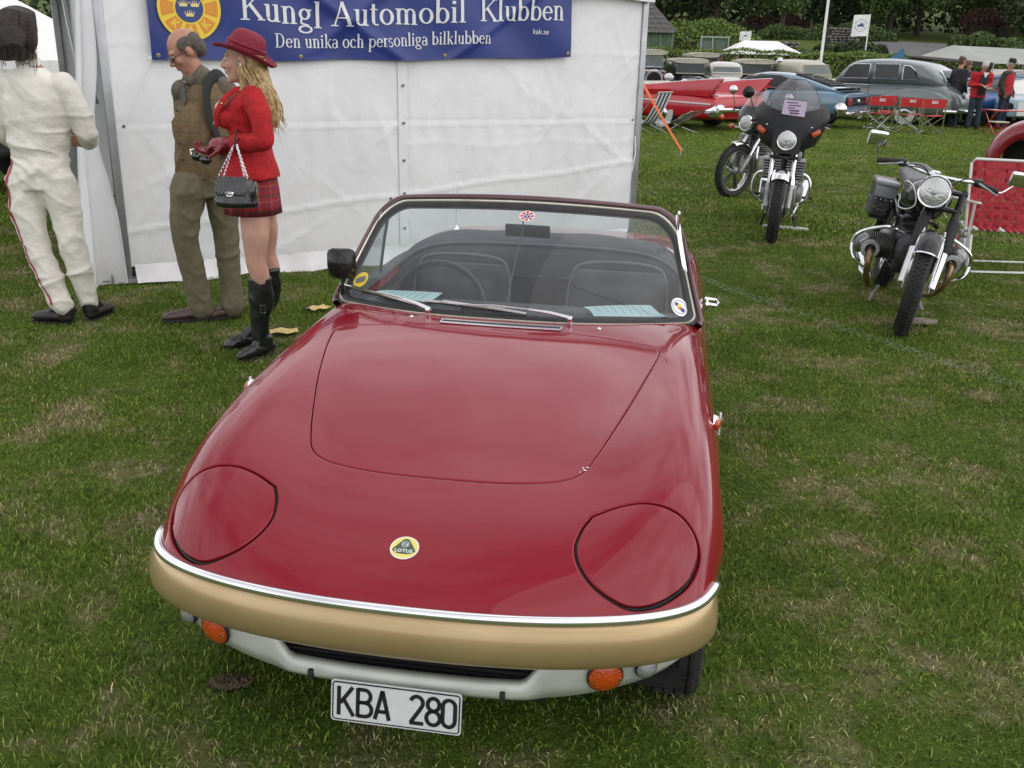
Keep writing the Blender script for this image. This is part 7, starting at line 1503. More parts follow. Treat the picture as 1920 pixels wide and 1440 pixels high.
# chamois cloths on the grass
yc = mat('yellow chamois', (.62, .48, .19), .9, noise=.15, nscale=20, bump=.5, bscale=40)
for (x, y, rz, l_, a) in ((-1.365, 5.40, .3, 'yellow chamois cloth lying on the grass right of the boots', 1), (-1.27, 5.95, .9, 'yellow cloth with a dark strap on the grass, half hidden by the wing', .9)):
    G = []; 
    for i in range(13):
        row = []
        for j in range(11): u, v_ = i/12-.5, j/10-.5; k_ = 1-.28*math.sin(v_*3.1+1)*(i > 6); row.append((u*.17*a, v_*.11*a*k_, .026+.005*math.sin(u*9+v_*5)+.004*math.cos(v_*13)))
        G.append(row)
    e = empty('chamois_cloth', (x, y, 0), rz, l_, 'cloth'); MB().grid(G).build('cloth', yc, e, angle=None); MB().tube([G[0][j] for j in range(11)]+[G[i][10] for i in range(1, 13)], .005, 5).build('dark_hem', rubber, e)

# ------------------------------------------------------------------ cars, chairs and people at the back of the field
def gl_paint(name, c, rough=.25, coat=1): return mat(name, c, rough, coat=coat, noise=.06, nscale=2)
def loft(mb, st, n=28, e=4.0, caps=True):
    """stations (x, half width, z bottom, z top[, y centre]) -> superelliptic hull along x"""
    st = bez([s if len(s) == 5 else (*s, 0) for s in st], 4); G = []
    for (x, hw, z0, z1, yc) in st:
        cz, hz = (z0+z1)/2, max(.004, (z1-z0)/2); row = []
        for t in np.linspace(0, 2*PI, n+1)[:-1]:
            c, s = math.cos(t), math.sin(t); row.append((x, yc+hw*math.copysign(abs(c)**(2/e), c), cz+hz*math.copysign(abs(s)**(2/e), s)))
        G.append(row)
    k = len(mb.V); mb.grid(G, closed_u=True)
    if caps: mb.F += [tuple(k+i for i in reversed(range(n))), tuple(k+(len(G)-1)*n+i for i in range(n))]; mb.M += [mb.mi]*2
    return mb
far_glass = glass('car window', (.22, .25, .25), .05, dens=.02)
far_glass2 = glass('car window clear', (.55, .62, .62), .07, dens=.03)
whitewall = mat('whitewall', (.55, .54, .50), .6)
def cwheel(par, x, y, R_, w, side, ww=False, cap=chrome):
    e = empty('wheel'); e.parent = par; e.location = (x, y, R_)
    MB().lathe([(R_*.62, -w/2), (R_*.93, -w/2), (R_, -w*.32), (R_, w*.32), (R_*.93, w/2), (R_*.62, w/2)], axis='y', n=28).build('tyre', tyre_m, e)
    s = side
    if ww: MB().lathe([(R_*.64, s*(w/2+.003)), (R_*.90, s*(w/2+.003)), (R_*.90, s*w*.4)], axis='y', n=28).build('whitewall_band', whitewall, e)
    MB().lathe([(R_*.63, s*w*.45), (R_*.55, s*w*.30), (R_*.40, s*w*.55), (R_*.15, s*w*.66), (.001, s*w*.68)], axis='y', n=24).build('hub_cap', cap, e)
def place(name, loc, f, label, cat='car', group=None): return empty(name, loc, math.atan2(f[1], f[0]), label, cat, group)
def panel(par, name, m, pts, thick=.006, nrm=(0, 1, 0)):
    v = [Vector(p) for p in pts]; n = Vector(nrm).normalized()*thick; k = len(v); mb = MB(); mb.add(v+[q+n for q in v], [tuple(range(k)), tuple(reversed(range(k, 2*k)))]+[(i, (i+1) % k, k+(i+1) % k, k+i) for i in range(k)]); return mb.build(name, m, par, smooth=False)
# pink-red finned convertible (local +x forward, +y its left side, origin at the tail centre)
cadr = gl_paint('flame red paint', (.46, .008, .022), .25, .5)
cc = place('finned_convertible', (4.27+.75*1.0, 21.8+.66*1.0, 0), (-.66, .75), 'long red nineteen fifties convertible with tall tail fins behind the striped deck chairs')
b = MB(); loft(b, [(-.02, .90, .34, .72), (.05, .97, .28, .80), (.6, 1.0, .24, .84), (1.5, 1.01, .24, .84), (2.6, 1.01, .24, .84), (3.6, 1.01, .25, .84), (4.6, 1.0, .26, .82), (5.4, .96, .30, .78), (5.65, .85, .36, .70)], e=5.5); b.build('body', cadr, cc)
for s in (1, -1):
    q = MB(); G = []
    for x, z, w_ in bez([(-.18, 1.165, .012), (.1, 1.15, .03), (.7, 1.10, .05), (1.5, 1.02, .07), (2.5, .93, .08), (3.6, .87, .08)], 5): G.append([(x, s*(.99-.02), .78), (x, s*(.985+.012), .80+(z-.80)*.4), (x, s*(.93+.02*(1-w_*8)), z-.01), (x, s*.905, z), (x, s*(.89-w_*.4), z-.02), (x, s*(.82-w_), .82), (x, s*.70, .80)])
    G = [[(a+max(0, 1.165-c)*.85*math.exp(-max(0, G[i][0][0]+.18)/.6), b_, c) for a, b_, c in G[i]] for i in range(len(G))]
    q.grid(G); tail = G[0]; q.add([tuple(p) for p in tail], [tuple(range(len(tail)))]); q.build('tail_fin', cadr, cc)
    lm = MB(); lm.tube([(-.02, s*.925, .985), (.06, s*.925, .985), (.30, s*.93, .99)], [.060, .052, .01], 12); lm.build('fin_lamp_pod', chrome, cc); MB().tube([(-.16, s*.925, .985), (-.02, s*.925, .985)], [.008, .040], 12).tube([(-.12, s*.885, .985), (-.02, s*.89, .985)], [.006, .022], 8).build('bullet_tail_lamp', mat('red lens', (.6, .03, .01), .15, coat=1), cc)
    MB().tube([(.05, s*1.003, .62), (1.0, s*1.016, .63), (3.4, s*1.02, .66), (4.6, s*1.005, .66)], .016, 6).build('side_chrome', mat('silver trim', (.72, .72, .74), .35, .2), cc); MB().tube([(g_r[3][0], g_r[3][1], g_r[3][2]+.006) for g_r in G], .010, 6).build('fin_edge', MATS['silver trim'], cc)
    MB().tube(bez([(-.05, s*.90, .80), (1.0, s*.90, .86), (2.2, s*.92, .87), (3.7, s*.90, .85)], 5), .016, 6).build('waist_chrome', chrome, cc)
    pod = MB(); loft(pod, [(-.14, .07, .38, .56, s*.80), (-.08, .15, .33, .62, s*.80), (.10, .16, .32, .62, s*.82), (.3, .14, .34, .58, s*.84)], n=16, e=3); pod.build('bumper_pod', chrome, cc)
    MB().ell((-.13, s*.80, .36), (.05, .07, .06)).build('orange_lamp', amber, cc)
    cwheel(cc, 1.42, s*.90, .36, .20, s, True); cwheel(cc, 4.75, s*.90, .36, .20, s, True)
MB().tube([(-.12, -.95, .50), (-.14, 0, .48), (-.12, .95, .50)], .055, 10).build('rear_bumper', chrome, cc)
MB().box((2.3, 0, .86), (1.7, 1.4, .05), None, .02).build('seat_tub', mat('dark trim', (.06, .01, .012), .6), cc)
for x in (1.9, 2.7): MB().box((x, 0, .90), (.22, 1.4, .24), (0, 8, 0), .06).build('seat_back', mat('cream seat', (.55, .5, .42), .5), cc)
G = [[(3.35-.22*f-.25*abs(u)**3, u*.78*(1-.08*f), .86+.38*f) for u in np.linspace(-1, 1, 13)] for f in np.linspace(0, 1, 5)]; MB().grid(G).build('windscreen', far_glass2, cc); MB().tube([G[0][0]]+[r_[0] for r_ in G]+G[-1]+[r_[-1] for r_ in reversed(G)], .012, 6).build('screen_frame', chrome, cc)
# blue fastback with louvres
mb_ = gl_paint('steel blue paint', (.12, .21, .29), .22)
c2 = place('blue_fastback', (7.69+.62*.92, 23.5+.78*.92, 0), (-.78, .62), 'steel blue fastback coupe with black rear window louvres, behind the faired motorcycle')
b = MB(); loft(b, [(-.02, .80, .42, .80), (.03, .88, .36, .88), (.5, .93, .28, .93), (1.2, .94, .24, .92), (2.3, .93, .24, .90), (3.4, .93, .25, .88), (4.3, .88, .28, .82), (4.72, .78, .36, .72)], e=4.6); b.build('body', mb_, c2)
b = MB(); loft(b, [(.18, .74, .86, .925), (.55, .72, .86, 1.03), (1.0, .68, .86, 1.16), (1.5, .63, .86, 1.27), (1.9, .62, .86, 1.30), (2.35, .62, .86, 1.285), (2.7, .66, .86, 1.15), (3.15, .74, .86, .93)], e=3.4); b.build('roof', mb_, c2)
for k in range(8):
    x = .52+.125*k; z = 1.035+.032*k; MB().box((x, 0, z), (.115, 1.12-.03*k, .016), (0, -8, 0)).build('louvre', MATS['black paint'], c2)
for s in (1, -1):
    panel(c2, 'side_window', far_glass, [(1.25, s*.70, .93), (2.95, s*.715, .93), (2.62, s*.66, 1.14), (2.3, s*.645, 1.235), (1.75, s*.64, 1.225), (1.35, s*.665, 1.08)], .01, (0, s, 0)); MB().tube([(1.2, s*.715, .925), (3.05, s*.73, .925)], .010, 6).tube(bez([(3.0, s*.73, .93), (2.62, s*.67, 1.16), (2.3, s*.65, 1.255), (1.75, s*.645, 1.25), (1.2, s*.69, 1.08)], 4), .008, 6).build('window_trim', chrome, c2)
    for k in range(3): MB().box((-.05, s*(.50+.085*k), .67), (.03, .05, .17), None, .006).build('tail_lamp', mat('tail lamp red', (.32, .04, .04), .3, coat=.5), c2)
    MB().box((-.12, s*.45, .40), (.08, .88, .10), None, .03).build('rear_bumper', chrome, c2); cwheel(c2, 1.05, s*.83, .33, .20, s, False, cast); cwheel(c2, 3.75, s*.83, .33, .20, s, False, cast)
    ar = MB(); ar.tube([(1.05+.37*math.cos(a), s*.925, .33+.37*math.sin(a)) for a in np.linspace(.1, PI-.1, 14)], .02, 6); ar.build('arch_lip', mb_, c2)
panel(c2, 'rear_panel', MATS['black paint'], [(-.035, -.78, .57), (-.035, .78, .57), (-.035, .78, .77), (-.035, -.78, .77)], .01, (-1, 0, 0)); MB().lathe([(.055, 0), (.05, .02), (.02, .03), (.001, .031)], (-.05, 0, .67), axis='x', n=18, rot=(0, 0, 180)).build('filler_cap', chrome, c2)
panel(c2, 'number_plate', white_pl, [(-.10, -.20, .27), (-.10, .06, .27), (-.10, .06, .35), (-.10, -.20, .35)], .01, (-1, 0, 0))
MB().box((.15, 0, .97), (.30, 1.5, .02), (0, 4, 0), .008).box((.2, .6, .945), (.05, .03, .06)).box((.2, -.6, .945), (.05, .03, .06)).build('spoiler', MATS['black paint'], c2)
# grey sedan
gp = gl_paint('slate grey paint', (.12, .145, .143), .3)
gf = Vector((-.64, .77, 0)); gw = Vector((.77, .64, 0)); gc = Vector((11.0, 25.28, 0))+gw*.92
c3 = place('grey_sedan', gc, gf, 'big slate grey nineteen forties limousine sedan with chrome framed windows')
b = MB(); loft(b, [(.03, .42, .42, .74), (.18, .66, .36, .96), (.5, .76, .33, 1.07), (1.0, .80, .32, 1.10), (1.7, .82, .32, 1.10), (2.6, .82, .32, 1.08), (3.4, .80, .32, 1.06), (4.0, .66, .34, 1.04), (4.7, .52, .38, .98), (5.0, .38, .44, .86)], e=3.2); b.build('body', gp, c3)
b = MB(); loft(b, [(.42, .40, .98, 1.08), (.60, .60, .98, 1.28), (.85, .68, .98, 1.47), (1.2, .71, .98, 1.60), (1.8, .72, .98, 1.675), (2.5, .72, .98, 1.68), (3.05, .70, .98, 1.62), (3.3, .70, .98, 1.45), (3.6, .70, .98, 1.06)], e=3.6); b.build('roof', gp, c3)
for s in (1, -1):
    wl = [('rear_quarter_window', [(1.02, 1.16), (1.50, 1.16), (1.50, 1.52), (1.32, 1.50), (1.15, 1.38)]), ('rear_side_window', [(1.62, 1.16), (2.32, 1.16), (2.32, 1.53), (1.62, 1.54)]), ('front_side_window', [(2.48, 1.16), (3.28, 1.15), (3.08, 1.45), (2.98, 1.52), (2.48, 1.53)])]
    for nm, pl in wl:
        yy = lambda z: s*(.738-.025*max(0, (z-1.2)/.35)**2); pts = [(x, yy(z), z) for x, z in pl]; panel(c3, nm, far_glass, pts, .006, (0, s, 0)); MB().tube([(x, y+s*.006, z) for x, y, z in pts], .013, 6, closed=True).build('window_trim', chrome, c3)
    MB().tube([(1.1, s*.83, 1.0), (3.9, s*.815, 1.0)], .012, 6).build('waist_trim', chrome, c3); MB().tube([(2.40, s*.825, .45), (2.40, s*.835, .9), (2.40, s*.79, 1.1), (2.40, s*.73, 1.56)], .006, 4).build('door_gap', dark, c3)
    f_ = MB(); loft(f_, [(.05, .06, .38, .70, s*.72), (.25, .16, .30, .82, s*.79), (.8, .20, .30, .96, s*.82), (1.4, .20, .32, .94, s*.83), (1.9, .16, .34, .78, s*.80), (2.3, .05, .36, .55, s*.76)], n=18, e=2.8); f_.build('rear_wing', gp, c3); f_ = MB(); loft(f_, [(2.9, .05, .40, .6, s*.78), (3.4, .15, .38, .84, s*.80), (4.2, .20, .36, .94, s*.80), (4.9, .16, .38, .82, s*.78), (5.15, .06, .42, .66, s*.74)], n=18, e=2.8); f_.build('front_wing', gp, c3)
    cwheel(c3, 1.15, s*.90, .35, .17, s, True); cwheel(c3, 4.3, s*.88, .35, .17, s, True)
panel(c3, 'rear_window', far_glass2, [(.47, -.33, 1.14), (.47, .33, 1.14), (.70, .30, 1.41), (.70, -.30, 1.41)], .006, (-.8, 0, .6)); MB().tube([(.465, -.33, 1.14), (.465, .33, 1.14), (.695, .30, 1.42), (.695, -.30, 1.42)], .012, 6, closed=True).build('rear_window_trim', chrome, c3)
MB().tube([(-.10, -.75, .42), (-.16, 0, .42), (-.10, .75, .42), (.15, .90, .42)], .05, 8).build('rear_bumper', chrome, c3); panel(c3, 'number_plate', white_pl, [(.0, -.14, .74), (.0, .14, .74), (.03, .14, .88), (.03, -.14, .88)], .01, (-1, 0, 0)); MB().box((.06, 0, 1.0), (.05, .20, .03)).build('boot_handle', chrome, c3)
# the row of vintage cars facing the camera, backed by the hedge
def vintage(loc, rz, w, zr, zw, paint_, roofm, label, kind='box', rad='round', plate=None, nose=1.25, zh=1.0):
    e = empty('vintage_car', loc, rz, label, 'car', 'vintage cars parked along the hedge'); hw = w/2   # local: front towards -y
    rot = Matrix.Rotation(-PI/2, 4, 'Z')
    def L2(st, **k): q = MB(); loft(q, st, **k); xf(q, 0, rot); return q
    if kind == 'round':
        L2([(-2.4, hw*.6, .4, .9), (-1.6, hw*.80, .4, 1.08), (-.4, hw*.80, .4, 1.06), (.4, hw*.72, .4, 1.02), (1.2, hw*.52, .42, .98), (1.55, hw*.30, .48, .88)], e=3).build('body', paint_, e)
        q = L2([(-2.2, hw*.5, .95, 1.1), (-1.7, hw*.66, .95, zr-.08), (-1.1, hw*.70, .95, zr), (-.3, hw*.70, .95, zr-.02), (.02, hw*.69, .95, zr-.14), (.30, hw*.66, .95, 1.08)], e=3.4); q.build('roof', roofm, e)
        ys = -.16
    else:
        L2([(-2.2, hw*.68, .4, zh), (-1.0, hw*.76, .4, zh+.04), (0, hw*.74, .4, zh+.02), (.1, hw*.50, .5, zh), (nose, hw*.36, .5, zh-.04), (nose+.06, hw*.30, .52, zh-.08)], e=4.5).build('body', paint_, e)
        q = MB(); q.box((0, 1.05, (zr-.08+zh)/2), (w*.74, 2.1, zr-.08-zh), None, .08); q.build('cabin', paint_, e) if kind == 'box' else None
        L2([(-2.3, hw*.70, zr-.22, zr-.04), (-1.1, hw*.76, zr-.22, zr), (.02, hw*.76, zr-.20, zr-.01), (.12, hw*.72, zr-.14, zr-.05)], e=3.2).build('roof', roofm, e)
        if kind == 'open':
            for sx in (1, -1):
                for yy in (.0, 1.1, 2.0): MB().tube([(sx*hw*.70, yy, 1.05), (sx*hw*.72, yy, zr-.08)], .02, 6).build('hood_post', black_gloss, e)
        ys = -.03
    z0, z1 = (1.10 if kind == 'round' else zh+.05), zr-.17; ww = hw*.62
    tilt = .16 if kind == 'round' else .02
    fr2 = [(-ww, ys-tilt*.9-.02, z0), (ww, ys-tilt*.9, z0), (ww*.92, ys+tilt*.3, z1), (-ww*.92, ys+tilt*.3, z1)]
    panel(e, 'windscreen', far_glass2 if kind != 'box' else far_glass, fr2, .008, (0, -1, 0)); MB().tube([(x, y-.012, z) for x, y, z in fr2], .022, 6, closed=True).build('screen_frame', roofm if kind != 'open' else chrome, e)
    if kind != 'round':
        ny = -nose-.08
        if rad == 'round': pr = [(.27*math.cos(a), zh-.26+.26*math.sin(a)) for a in np.linspace(0, PI, 12)]+[(-.25, .50), (.25, .50)]
        else: pr = [(-.25, .46), (.25, .46), (.26, zh-.10), (0, zh), (-.26, zh-.10)]
        MB().prism(pr, .06, (0, ny, 0), (1, 0, 0), (0, 0, 1), (0, -1, 0)).build('radiator_shell', chrome, e); MB().prism([(x*.82, .73+(z-.73)*.84) for x, z in pr], .01, (0, ny-.058, 0), (1, 0, 0), (0, 0, 1), (0, -1, 0)).build('radiator_core', dark, e)
        for sx in (1, -1): MB().lathe([(.001, .12), (.09, .08), (.13, 0), (.135, -.015), (.12, -.02)], (sx*.46, ny+.02, zh-.24), axis='y', n=20).build('headlamp_shell', chrome, e); MB().lathe([(.12, -.018), (.06, -.035), (.001, -.04)], (sx*.46, ny+.02, zh-.24), axis='y', n=20).build('headlamp_glass', headl, e)
        MB().tube([(-.70, ny+.05, zh-.40), (.70, ny+.05, zh-.40)], .02, 6).build('lamp_bar', chrome, e)
    else:
        for sx in (1, -1): MB().lathe([(.001, .12), (.08, .08), (.105, 0), (.10, -.02), (.001, -.04)], (sx*.52, -1.35, .80), axis='y', n=18).build('headlamp', chrome, e)
    for sx in (1, -1):
        fe = L2([(-.0, .06, .30, .42, -sx*hw*.86), (.5, .13, .32, .70, -sx*hw*.84), (1.05, .15, .40, .84, -sx*hw*.82), (1.55, .12, .36, .66, -sx*hw*.80), (1.7, .04, .34, .45, -sx*hw*.78)], n=14, e=2.6); fe.build('front_wing', paint_, e); fe = L2([(-2.5, .06, .30, .42, -sx*hw*.86), (-2.1, .13, .32, .72, -sx*hw*.84), (-1.6, .14, .36, .80, -sx*hw*.84), (-1.1, .05, .32, .42, -sx*hw*.82)], n=14, e=2.6); fe.build('rear_wing', paint_, e)
        for yy in (-1.05, 1.65):
            we = empty('wheel'); we.parent = e; MB().lathe([(.26, -.07), (.35, -.07), (.37, 0), (.35, .07), (.26, .07), (.08, .03), (.001, .03)], (sx*hw*.82, yy, .37), axis='x', n=20).build('tyre', tyre_m, we)
    if plate: MB().box((0, -nose-.18, zh-.42), (.42, .01, .14)).build('number_plate', white_pl, e); text(plate, 'plate_text', .115, ink, e, (0, -nose-.187, zh-.42), (PI/2, 0, 0), ext=.001, bold=.004)
    MB().tube([(-hw*.86, -nose-.28, .46), (hw*.86, -nose-.28, .46)], .03, 6).build('front_bumper', chrome, e)
    return e
blk = gl_paint('black vintage paint', (.014, .014, .018)); cream = gl_paint('cream paint', (.42, .40, .31), .4, .6); creamc = mat('cream roof cloth', (.42, .40, .32), .8, noise=.1); dgr = gl_paint('dark green paint', (.02, .035, .03)); ivy = gl_paint('pale ivory paint', (.50, .50, .44), .35)
vintage((4.02, 31.6, 0), .05, 1.65, 1.80, 1.6, blk, creamc, 'black vintage tourer with cream cloth roof and white number plate, next to the tent', 'open', 'round', 'M 1833', 1.2, zh=1.22)
vintage((5.85, 34.3, 0), .05, 1.62, 1.56, 1.42, blk, cream, 'low black vintage coupe with cream roof and cream windscreen frame', 'box', 'peak')
vintage((7.15, 34.6, 0), -.08, 1.6, 1.47, 1.3, ivy, ivy, 'rounded ivory saloon between the black coupe and the tall dark car', 'round')
vintage((7.15, 38.6, 0), 0, 1.6, 1.76, 1.55, blk, creamc, 'vintage car with pale roof standing behind the rounded ivory saloon', 'box', 'round')
vintage((8.40, 35.4, 0), -.05, 1.66, 1.58, 1.45, dgr, creamc, 'tall dark vintage car with beige flat roof beside the white flagpole', 'box', 'round')
vintage((10.15, 34.6, 0), .35, 1.8, 1.60, 1.4, cream, cream, 'cream vintage pickup with rounded cab in front of the hedge', 'round')
vintage((13.2, 36.5, 0), 0, 1.7, 1.62, 1.4, ivy, ivy, 'pale vintage saloon half hidden behind the grey sedan', 'round')
yel_c = place('yellow_car', (13.75, 31.2, 0), (-1, .1), 'yellow car seen only through the windows of the grey sedan')
b = MB(); loft(b, [(0, .7, .4, .95), (.3, .8, .3, 1.12), (2, .82, .3, 1.15), (3.6, .8, .3, 1.1), (4, .6, .4, .9)]); b.build('body', gl_paint('lemon paint', (.55, .52, .12)), yel_c)
b = MB(); loft(b, [(.7, .6, 1.05, 1.15), (1.3, .62, 1.05, 1.42), (2.3, .62, 1.05, 1.42), (2.9, .6, 1.05, 1.15)]); b.build('roof', MATS['lemon paint'], yel_c); [cwheel(yel_c, x, s*.75, .32, .18, s) for x in (.8, 3.2) for s in (1, -1)]
# cars at the right: blue hatch with open tail, red car, pale blue striped car
bl = gl_paint('royal blue paint', (.02, .10, .32)); lb = gl_paint('pale blue paint', (.30, .45, .52)); rd = gl_paint('orange red paint', (.50, .04, .02))
c4 = place('blue_estate', (11.5, 27.3, 0), (1, .12), 'low royal blue car behind the man in the red jacket'); b = MB(); loft(b, [(0, .70, .38, .74), (.15, .78, .30, .84), (1.2, .80, .26, .88), (2.6, .8, .26, .86), (3.9, .74, .3, .78), (4.1, .6, .4, .65)], e=4.5); b.build('body', bl, c4)
b = MB(); loft(b, [(.35, .6, .82, .92), (.8, .6, .82, 1.22), (1.5, .62, .82, 1.32), (2.3, .62, .82, 1.28), (2.9, .62, .82, .90)], e=3.5); b.build('cabin', far_glass2, c4)
for s in (1, -1):
    MB().tube([(.45, s*.6, .9), (.8, s*.6, 1.2), (1.5, s*.62, 1.31), (2.3, s*.62, 1.27), (2.9, s*.64, .9)], .025, 6).build('roof_pillar', bl, c4); [cwheel(c4, x, s*.74, .3, .17, s) for x in (.75, 3.2)]
MB().box((-.05, 0, .45), (.05, 1.4, .08), None, .02).build('rear_bumper', chrome, c4)
c5 = place('red_car', (13.2, 29.2, 0), (1, -.1), 'orange red car under the pale canopy at the right edge'); b = MB(); loft(b, [(0, .7, .4, .8), (.2, .8, .3, .95), (2, .82, .28, 1.0), (4, .75, .32, .9)], e=4.5); b.build('body', rd, c5); b = MB(); loft(b, [(.5, .6, .95, 1.02), (1.1, .62, .95, 1.38), (2.4, .62, .95, 1.38), (3.0, .6, .95, 1.02)]); b.build('cabin', far_glass2, c5); [cwheel(c5, x, s*.76, .32, .18, s) for x in (.8, 3.2) for s in (1, -1)]
G = [[(-.05+.9*f, u*.65, .98+.62*f-.35*f*f) for u in np.linspace(-1, 1, 7)] for f in np.linspace(0, 1, 6)]; MB().grid(G).build('raised_tailgate_glass', far_glass2, c5); MB().tube([G[i][0] for i in range(6)]+G[-1]+[G[i][-1] for i in range(5, -1, -1)], .03, 6).build('tailgate_frame', blk, c5)
c6 = place('pale_blue_car', (13.15, 25.6, 0), (.35, .9), 'pale blue small car with white roof at the right edge, behind the red table'); b = MB(); loft(b, [(-.02, .55, .4, .62), (.06, .66, .3, .76), (.6, .72, .26, .82), (1.8, .72, .26, .86), (3, .7, .3, .8)], e=4.5); b.build('body', lb, c6); panel(c6, 'white_stripe', wht, [(-.045, -.10, .35), (-.045, .22, .35), (-.03, .22, .70), (-.03, -.10, .70)], .01, (-1, 0, 0))
for s in (1, -1): MB().lathe([(.001, -.03), (.09, -.02), (.11, 0)], (-.05, s*.42, .56), axis='x', n=16).build('headlamp', dark, c6); [cwheel(c6, x, s*.66, .28, .15, s) for x in (.6, 2.5)]
b = MB(); loft(b, [(.9, .5, .82, .88), (1.3, .52, .82, 1.2), (2.2, .54, .82, 1.25), (2.8, .5, .82, .9)]); b.build('cabin', wht, c6)
# red vintage racer at the right edge, close by
rv = gl_paint('deep red vintage paint', (.21, .006, .014), .25, .6)
c7 = place('red_vintage_car', (6.71, 13.0, 0), (.89, -.46), 'deep red vintage car with an empty round wheel arch at the right edge')
b = MB(); G = []
for a in np.linspace(-.25, PI*.98, 26):
    R0 = .36; R1 = .52+.05*math.sin(a); cx_, cz_ = .12, .36
    G.append([(cx_+math.cos(PI-a)*R0, -.30, cz_+math.sin(a)*R0), (cx_+math.cos(PI-a)*(R0+.02), -.34, cz_+math.sin(a)*(R0+.02)), (cx_+math.cos(PI-a)*(R1*.92), -.33, cz_+math.sin(a)*(R1*.92)), (cx_+math.cos(PI-a)*R1, -.24, cz_+math.sin(a)*R1), (cx_+math.cos(PI-a)*(R1+.02), -.05, cz_+math.sin(a)*(R1+.02)), (cx_+math.cos(PI-a)*R1, .25, cz_+math.sin(a)*R1)])
b.grid(G); b.build('rear_wing', rv, c7, angle=None); MB().box((.14, .12, .38), (.70, .30, .62), None, .12).build('inner_arch', dark, c7)
b = MB(); loft(b, [(.1, .20, .40, .78, .75), (.5, .45, .32, .90, .70), (1.2, .55, .30, 1.0, .70), (2.2, .55, .30, 1.0, .70), (3.4, .42, .34, .92, .70)], e=3); b.build('body', rv, c7)
MB().box((.62, -.30, .80), (.9, .10, .07), None, .03).tube([(.30, -.28, .74), (.6, -.2, .86), (1.0, -.1, .93)], .05, 8).build('wing_beading', gl_paint('pink red trim', (.42, .05, .08)), c7); cwheel(c7, 2.7, .1, .34, .16, -1); MB().box((1.4, -.15, .33), (1.8, .3, .05), None, .01).build('running_board', rv, c7)
# dark van behind the driver at the far left with its tyre
c8 = place('dark_van', (-7.0, 10.9, 0), (.96, -.28), 'dark vehicle with a black tyre behind the racing driver at the left edge'); b = MB(); loft(b, [(0, .8, .4, 1.1), (.3, .85, .36, 1.3), (1.0, .85, .36, 1.35), (1.45, .7, .4, 1.1), (1.6, .5, .45, .9)]); b.build('body', blk, c8); [cwheel(c8, 1.0, s*.78, .38, .2, s) for s in (1, -1)]; cwheel(c8, -.2, -.78, .38, .2, -1)
# white marquees beyond the tent, at the top left
def marquee(name, x, y, w, d, h0, h1, m, label, ridge=0, rz=0, wall=True):
    z = float(terr(x, y)); e = empty(name, (x, y, z), rz, label, 'tent'); hw, hd = w/2, d/2; rx = ridge/2
    MB().add([(-hw, -hd, h0), (hw, -hd, h0), (hw, hd, h0), (-hw, hd, h0), (-rx, 0, h1), (rx+.01, 0, h1)], [(0, 1, 5, 4), (1, 2, 5), (2, 3, 4, 5), (3, 0, 4)]).build('roof', m, e, smooth=False)
    q = MB(); 
    for (a, b2) in (((-hw, -hd), (hw, -hd)), ((hw, -hd), (hw, hd)), ((hw, hd), (-hw, hd)), ((-hw, hd), (-hw, -hd))):
        q.grid([[(a[0]+(b2[0]-a[0])*t, a[1]+(b2[1]-a[1])*t, zz+(.02*math.sin(t*25) if zz < h0 else 0)) for t in np.linspace(0, 1, 16)] for zz in ((.05 if wall else h0-.22), h0)])
    q.build('valance' if not wall else 'wall', m, e)
    for sx in (-1, 1):
        for sy in (-1, 1): MB().tube([(sx*hw*.98, sy*hd*.98, 0), (sx*hw*.98, sy*hd*.98, h0)], .025, 6).build('pole', alu, e)
    return e
wtent = mat('white tent cloth', (.78, .78, .76), .6, noise=.04)
marquee('white_marquee', -8.3, 15.5, 3.2, 3, 1.35, 2.5, wtent, 'white pointed marquee behind the head of the racing driver')
marquee('white_marquee', -9.2, 26, 4, 4, 1.9, 3.1, wtent, 'second white marquee further back at the top left corner')
marquee('white_marquee', 11.9, 50, 3.6, 3, 1.55, 2.15, wtent, 'white tent roof showing over the hedge below the small flag', ridge=1.7)
marquee('white_marquee', 19.6, 49, 2.4, 2, .75, 1.15, wtent, 'low white tent peak just above the hedge right of the tall flag')
marquee('white_marquee', 15.4, 47, 2, 2, .9, 1.25, wtent, 'small white tent peak above the hedge beside the flagpole')
canv = mat('pale canopy cloth', (.32, .33, .30), .7, noise=.08, nscale=2, bump=.3, bscale=3)
cy_ = empty('grey_canopy', (15.0, 32.5, 0), 0, 'wide pale grey awning at the right with black edge', 'canopy')
ev = [(-2.3, -.5, 1.78), (-.6, -2.0, 1.62), (3.2, -2.2, 1.60), (4.5, .5, 1.7), (2.5, 2.5, 1.75), (-1.2, 2.0, 1.78)]; MB().add(ev+[(-1.1, 0, 2.14), (.6, 0, 2.10), (3.0, 0, 2.02)], [(0, 1, 6), (1, 7, 6), (1, 2, 8, 7), (2, 3, 8), (3, 4, 8), (4, 7, 8), (4, 5, 6, 7), (5, 0, 6)]).build('awning', canv, cy_, smooth=False)
MB().add([(-2.9, -.9, 1.78), (-2.3, -.5, 1.80), (-.6, -2.0, 1.64), (-.7, -2.05, 1.50), (-1.8, -1.4, 1.66), (-2.4, -1.0, 1.62)], [(0, 1, 2, 4), (2, 3, 4), (0, 4, 5)]).build('black_flap', MATS['black webbing'], cy_, smooth=False)
MB().add([(-3.6, -1.3, 1.62), (-3.1, -1.2, 2.02), (-2.9, -1.0, 1.62)], [(0, 1, 2)]).build('blue_flap', mat('blue cloth', (.05, .16, .32), .7), cy_, smooth=False); MB().grid([[(-.6+3.6*t, -1.9, z+.01*math.sin(t*40)) for t in np.linspace(0, 1, 14)] for z in (1.12, 1.46)]).build('white_banner', wtent, cy_)
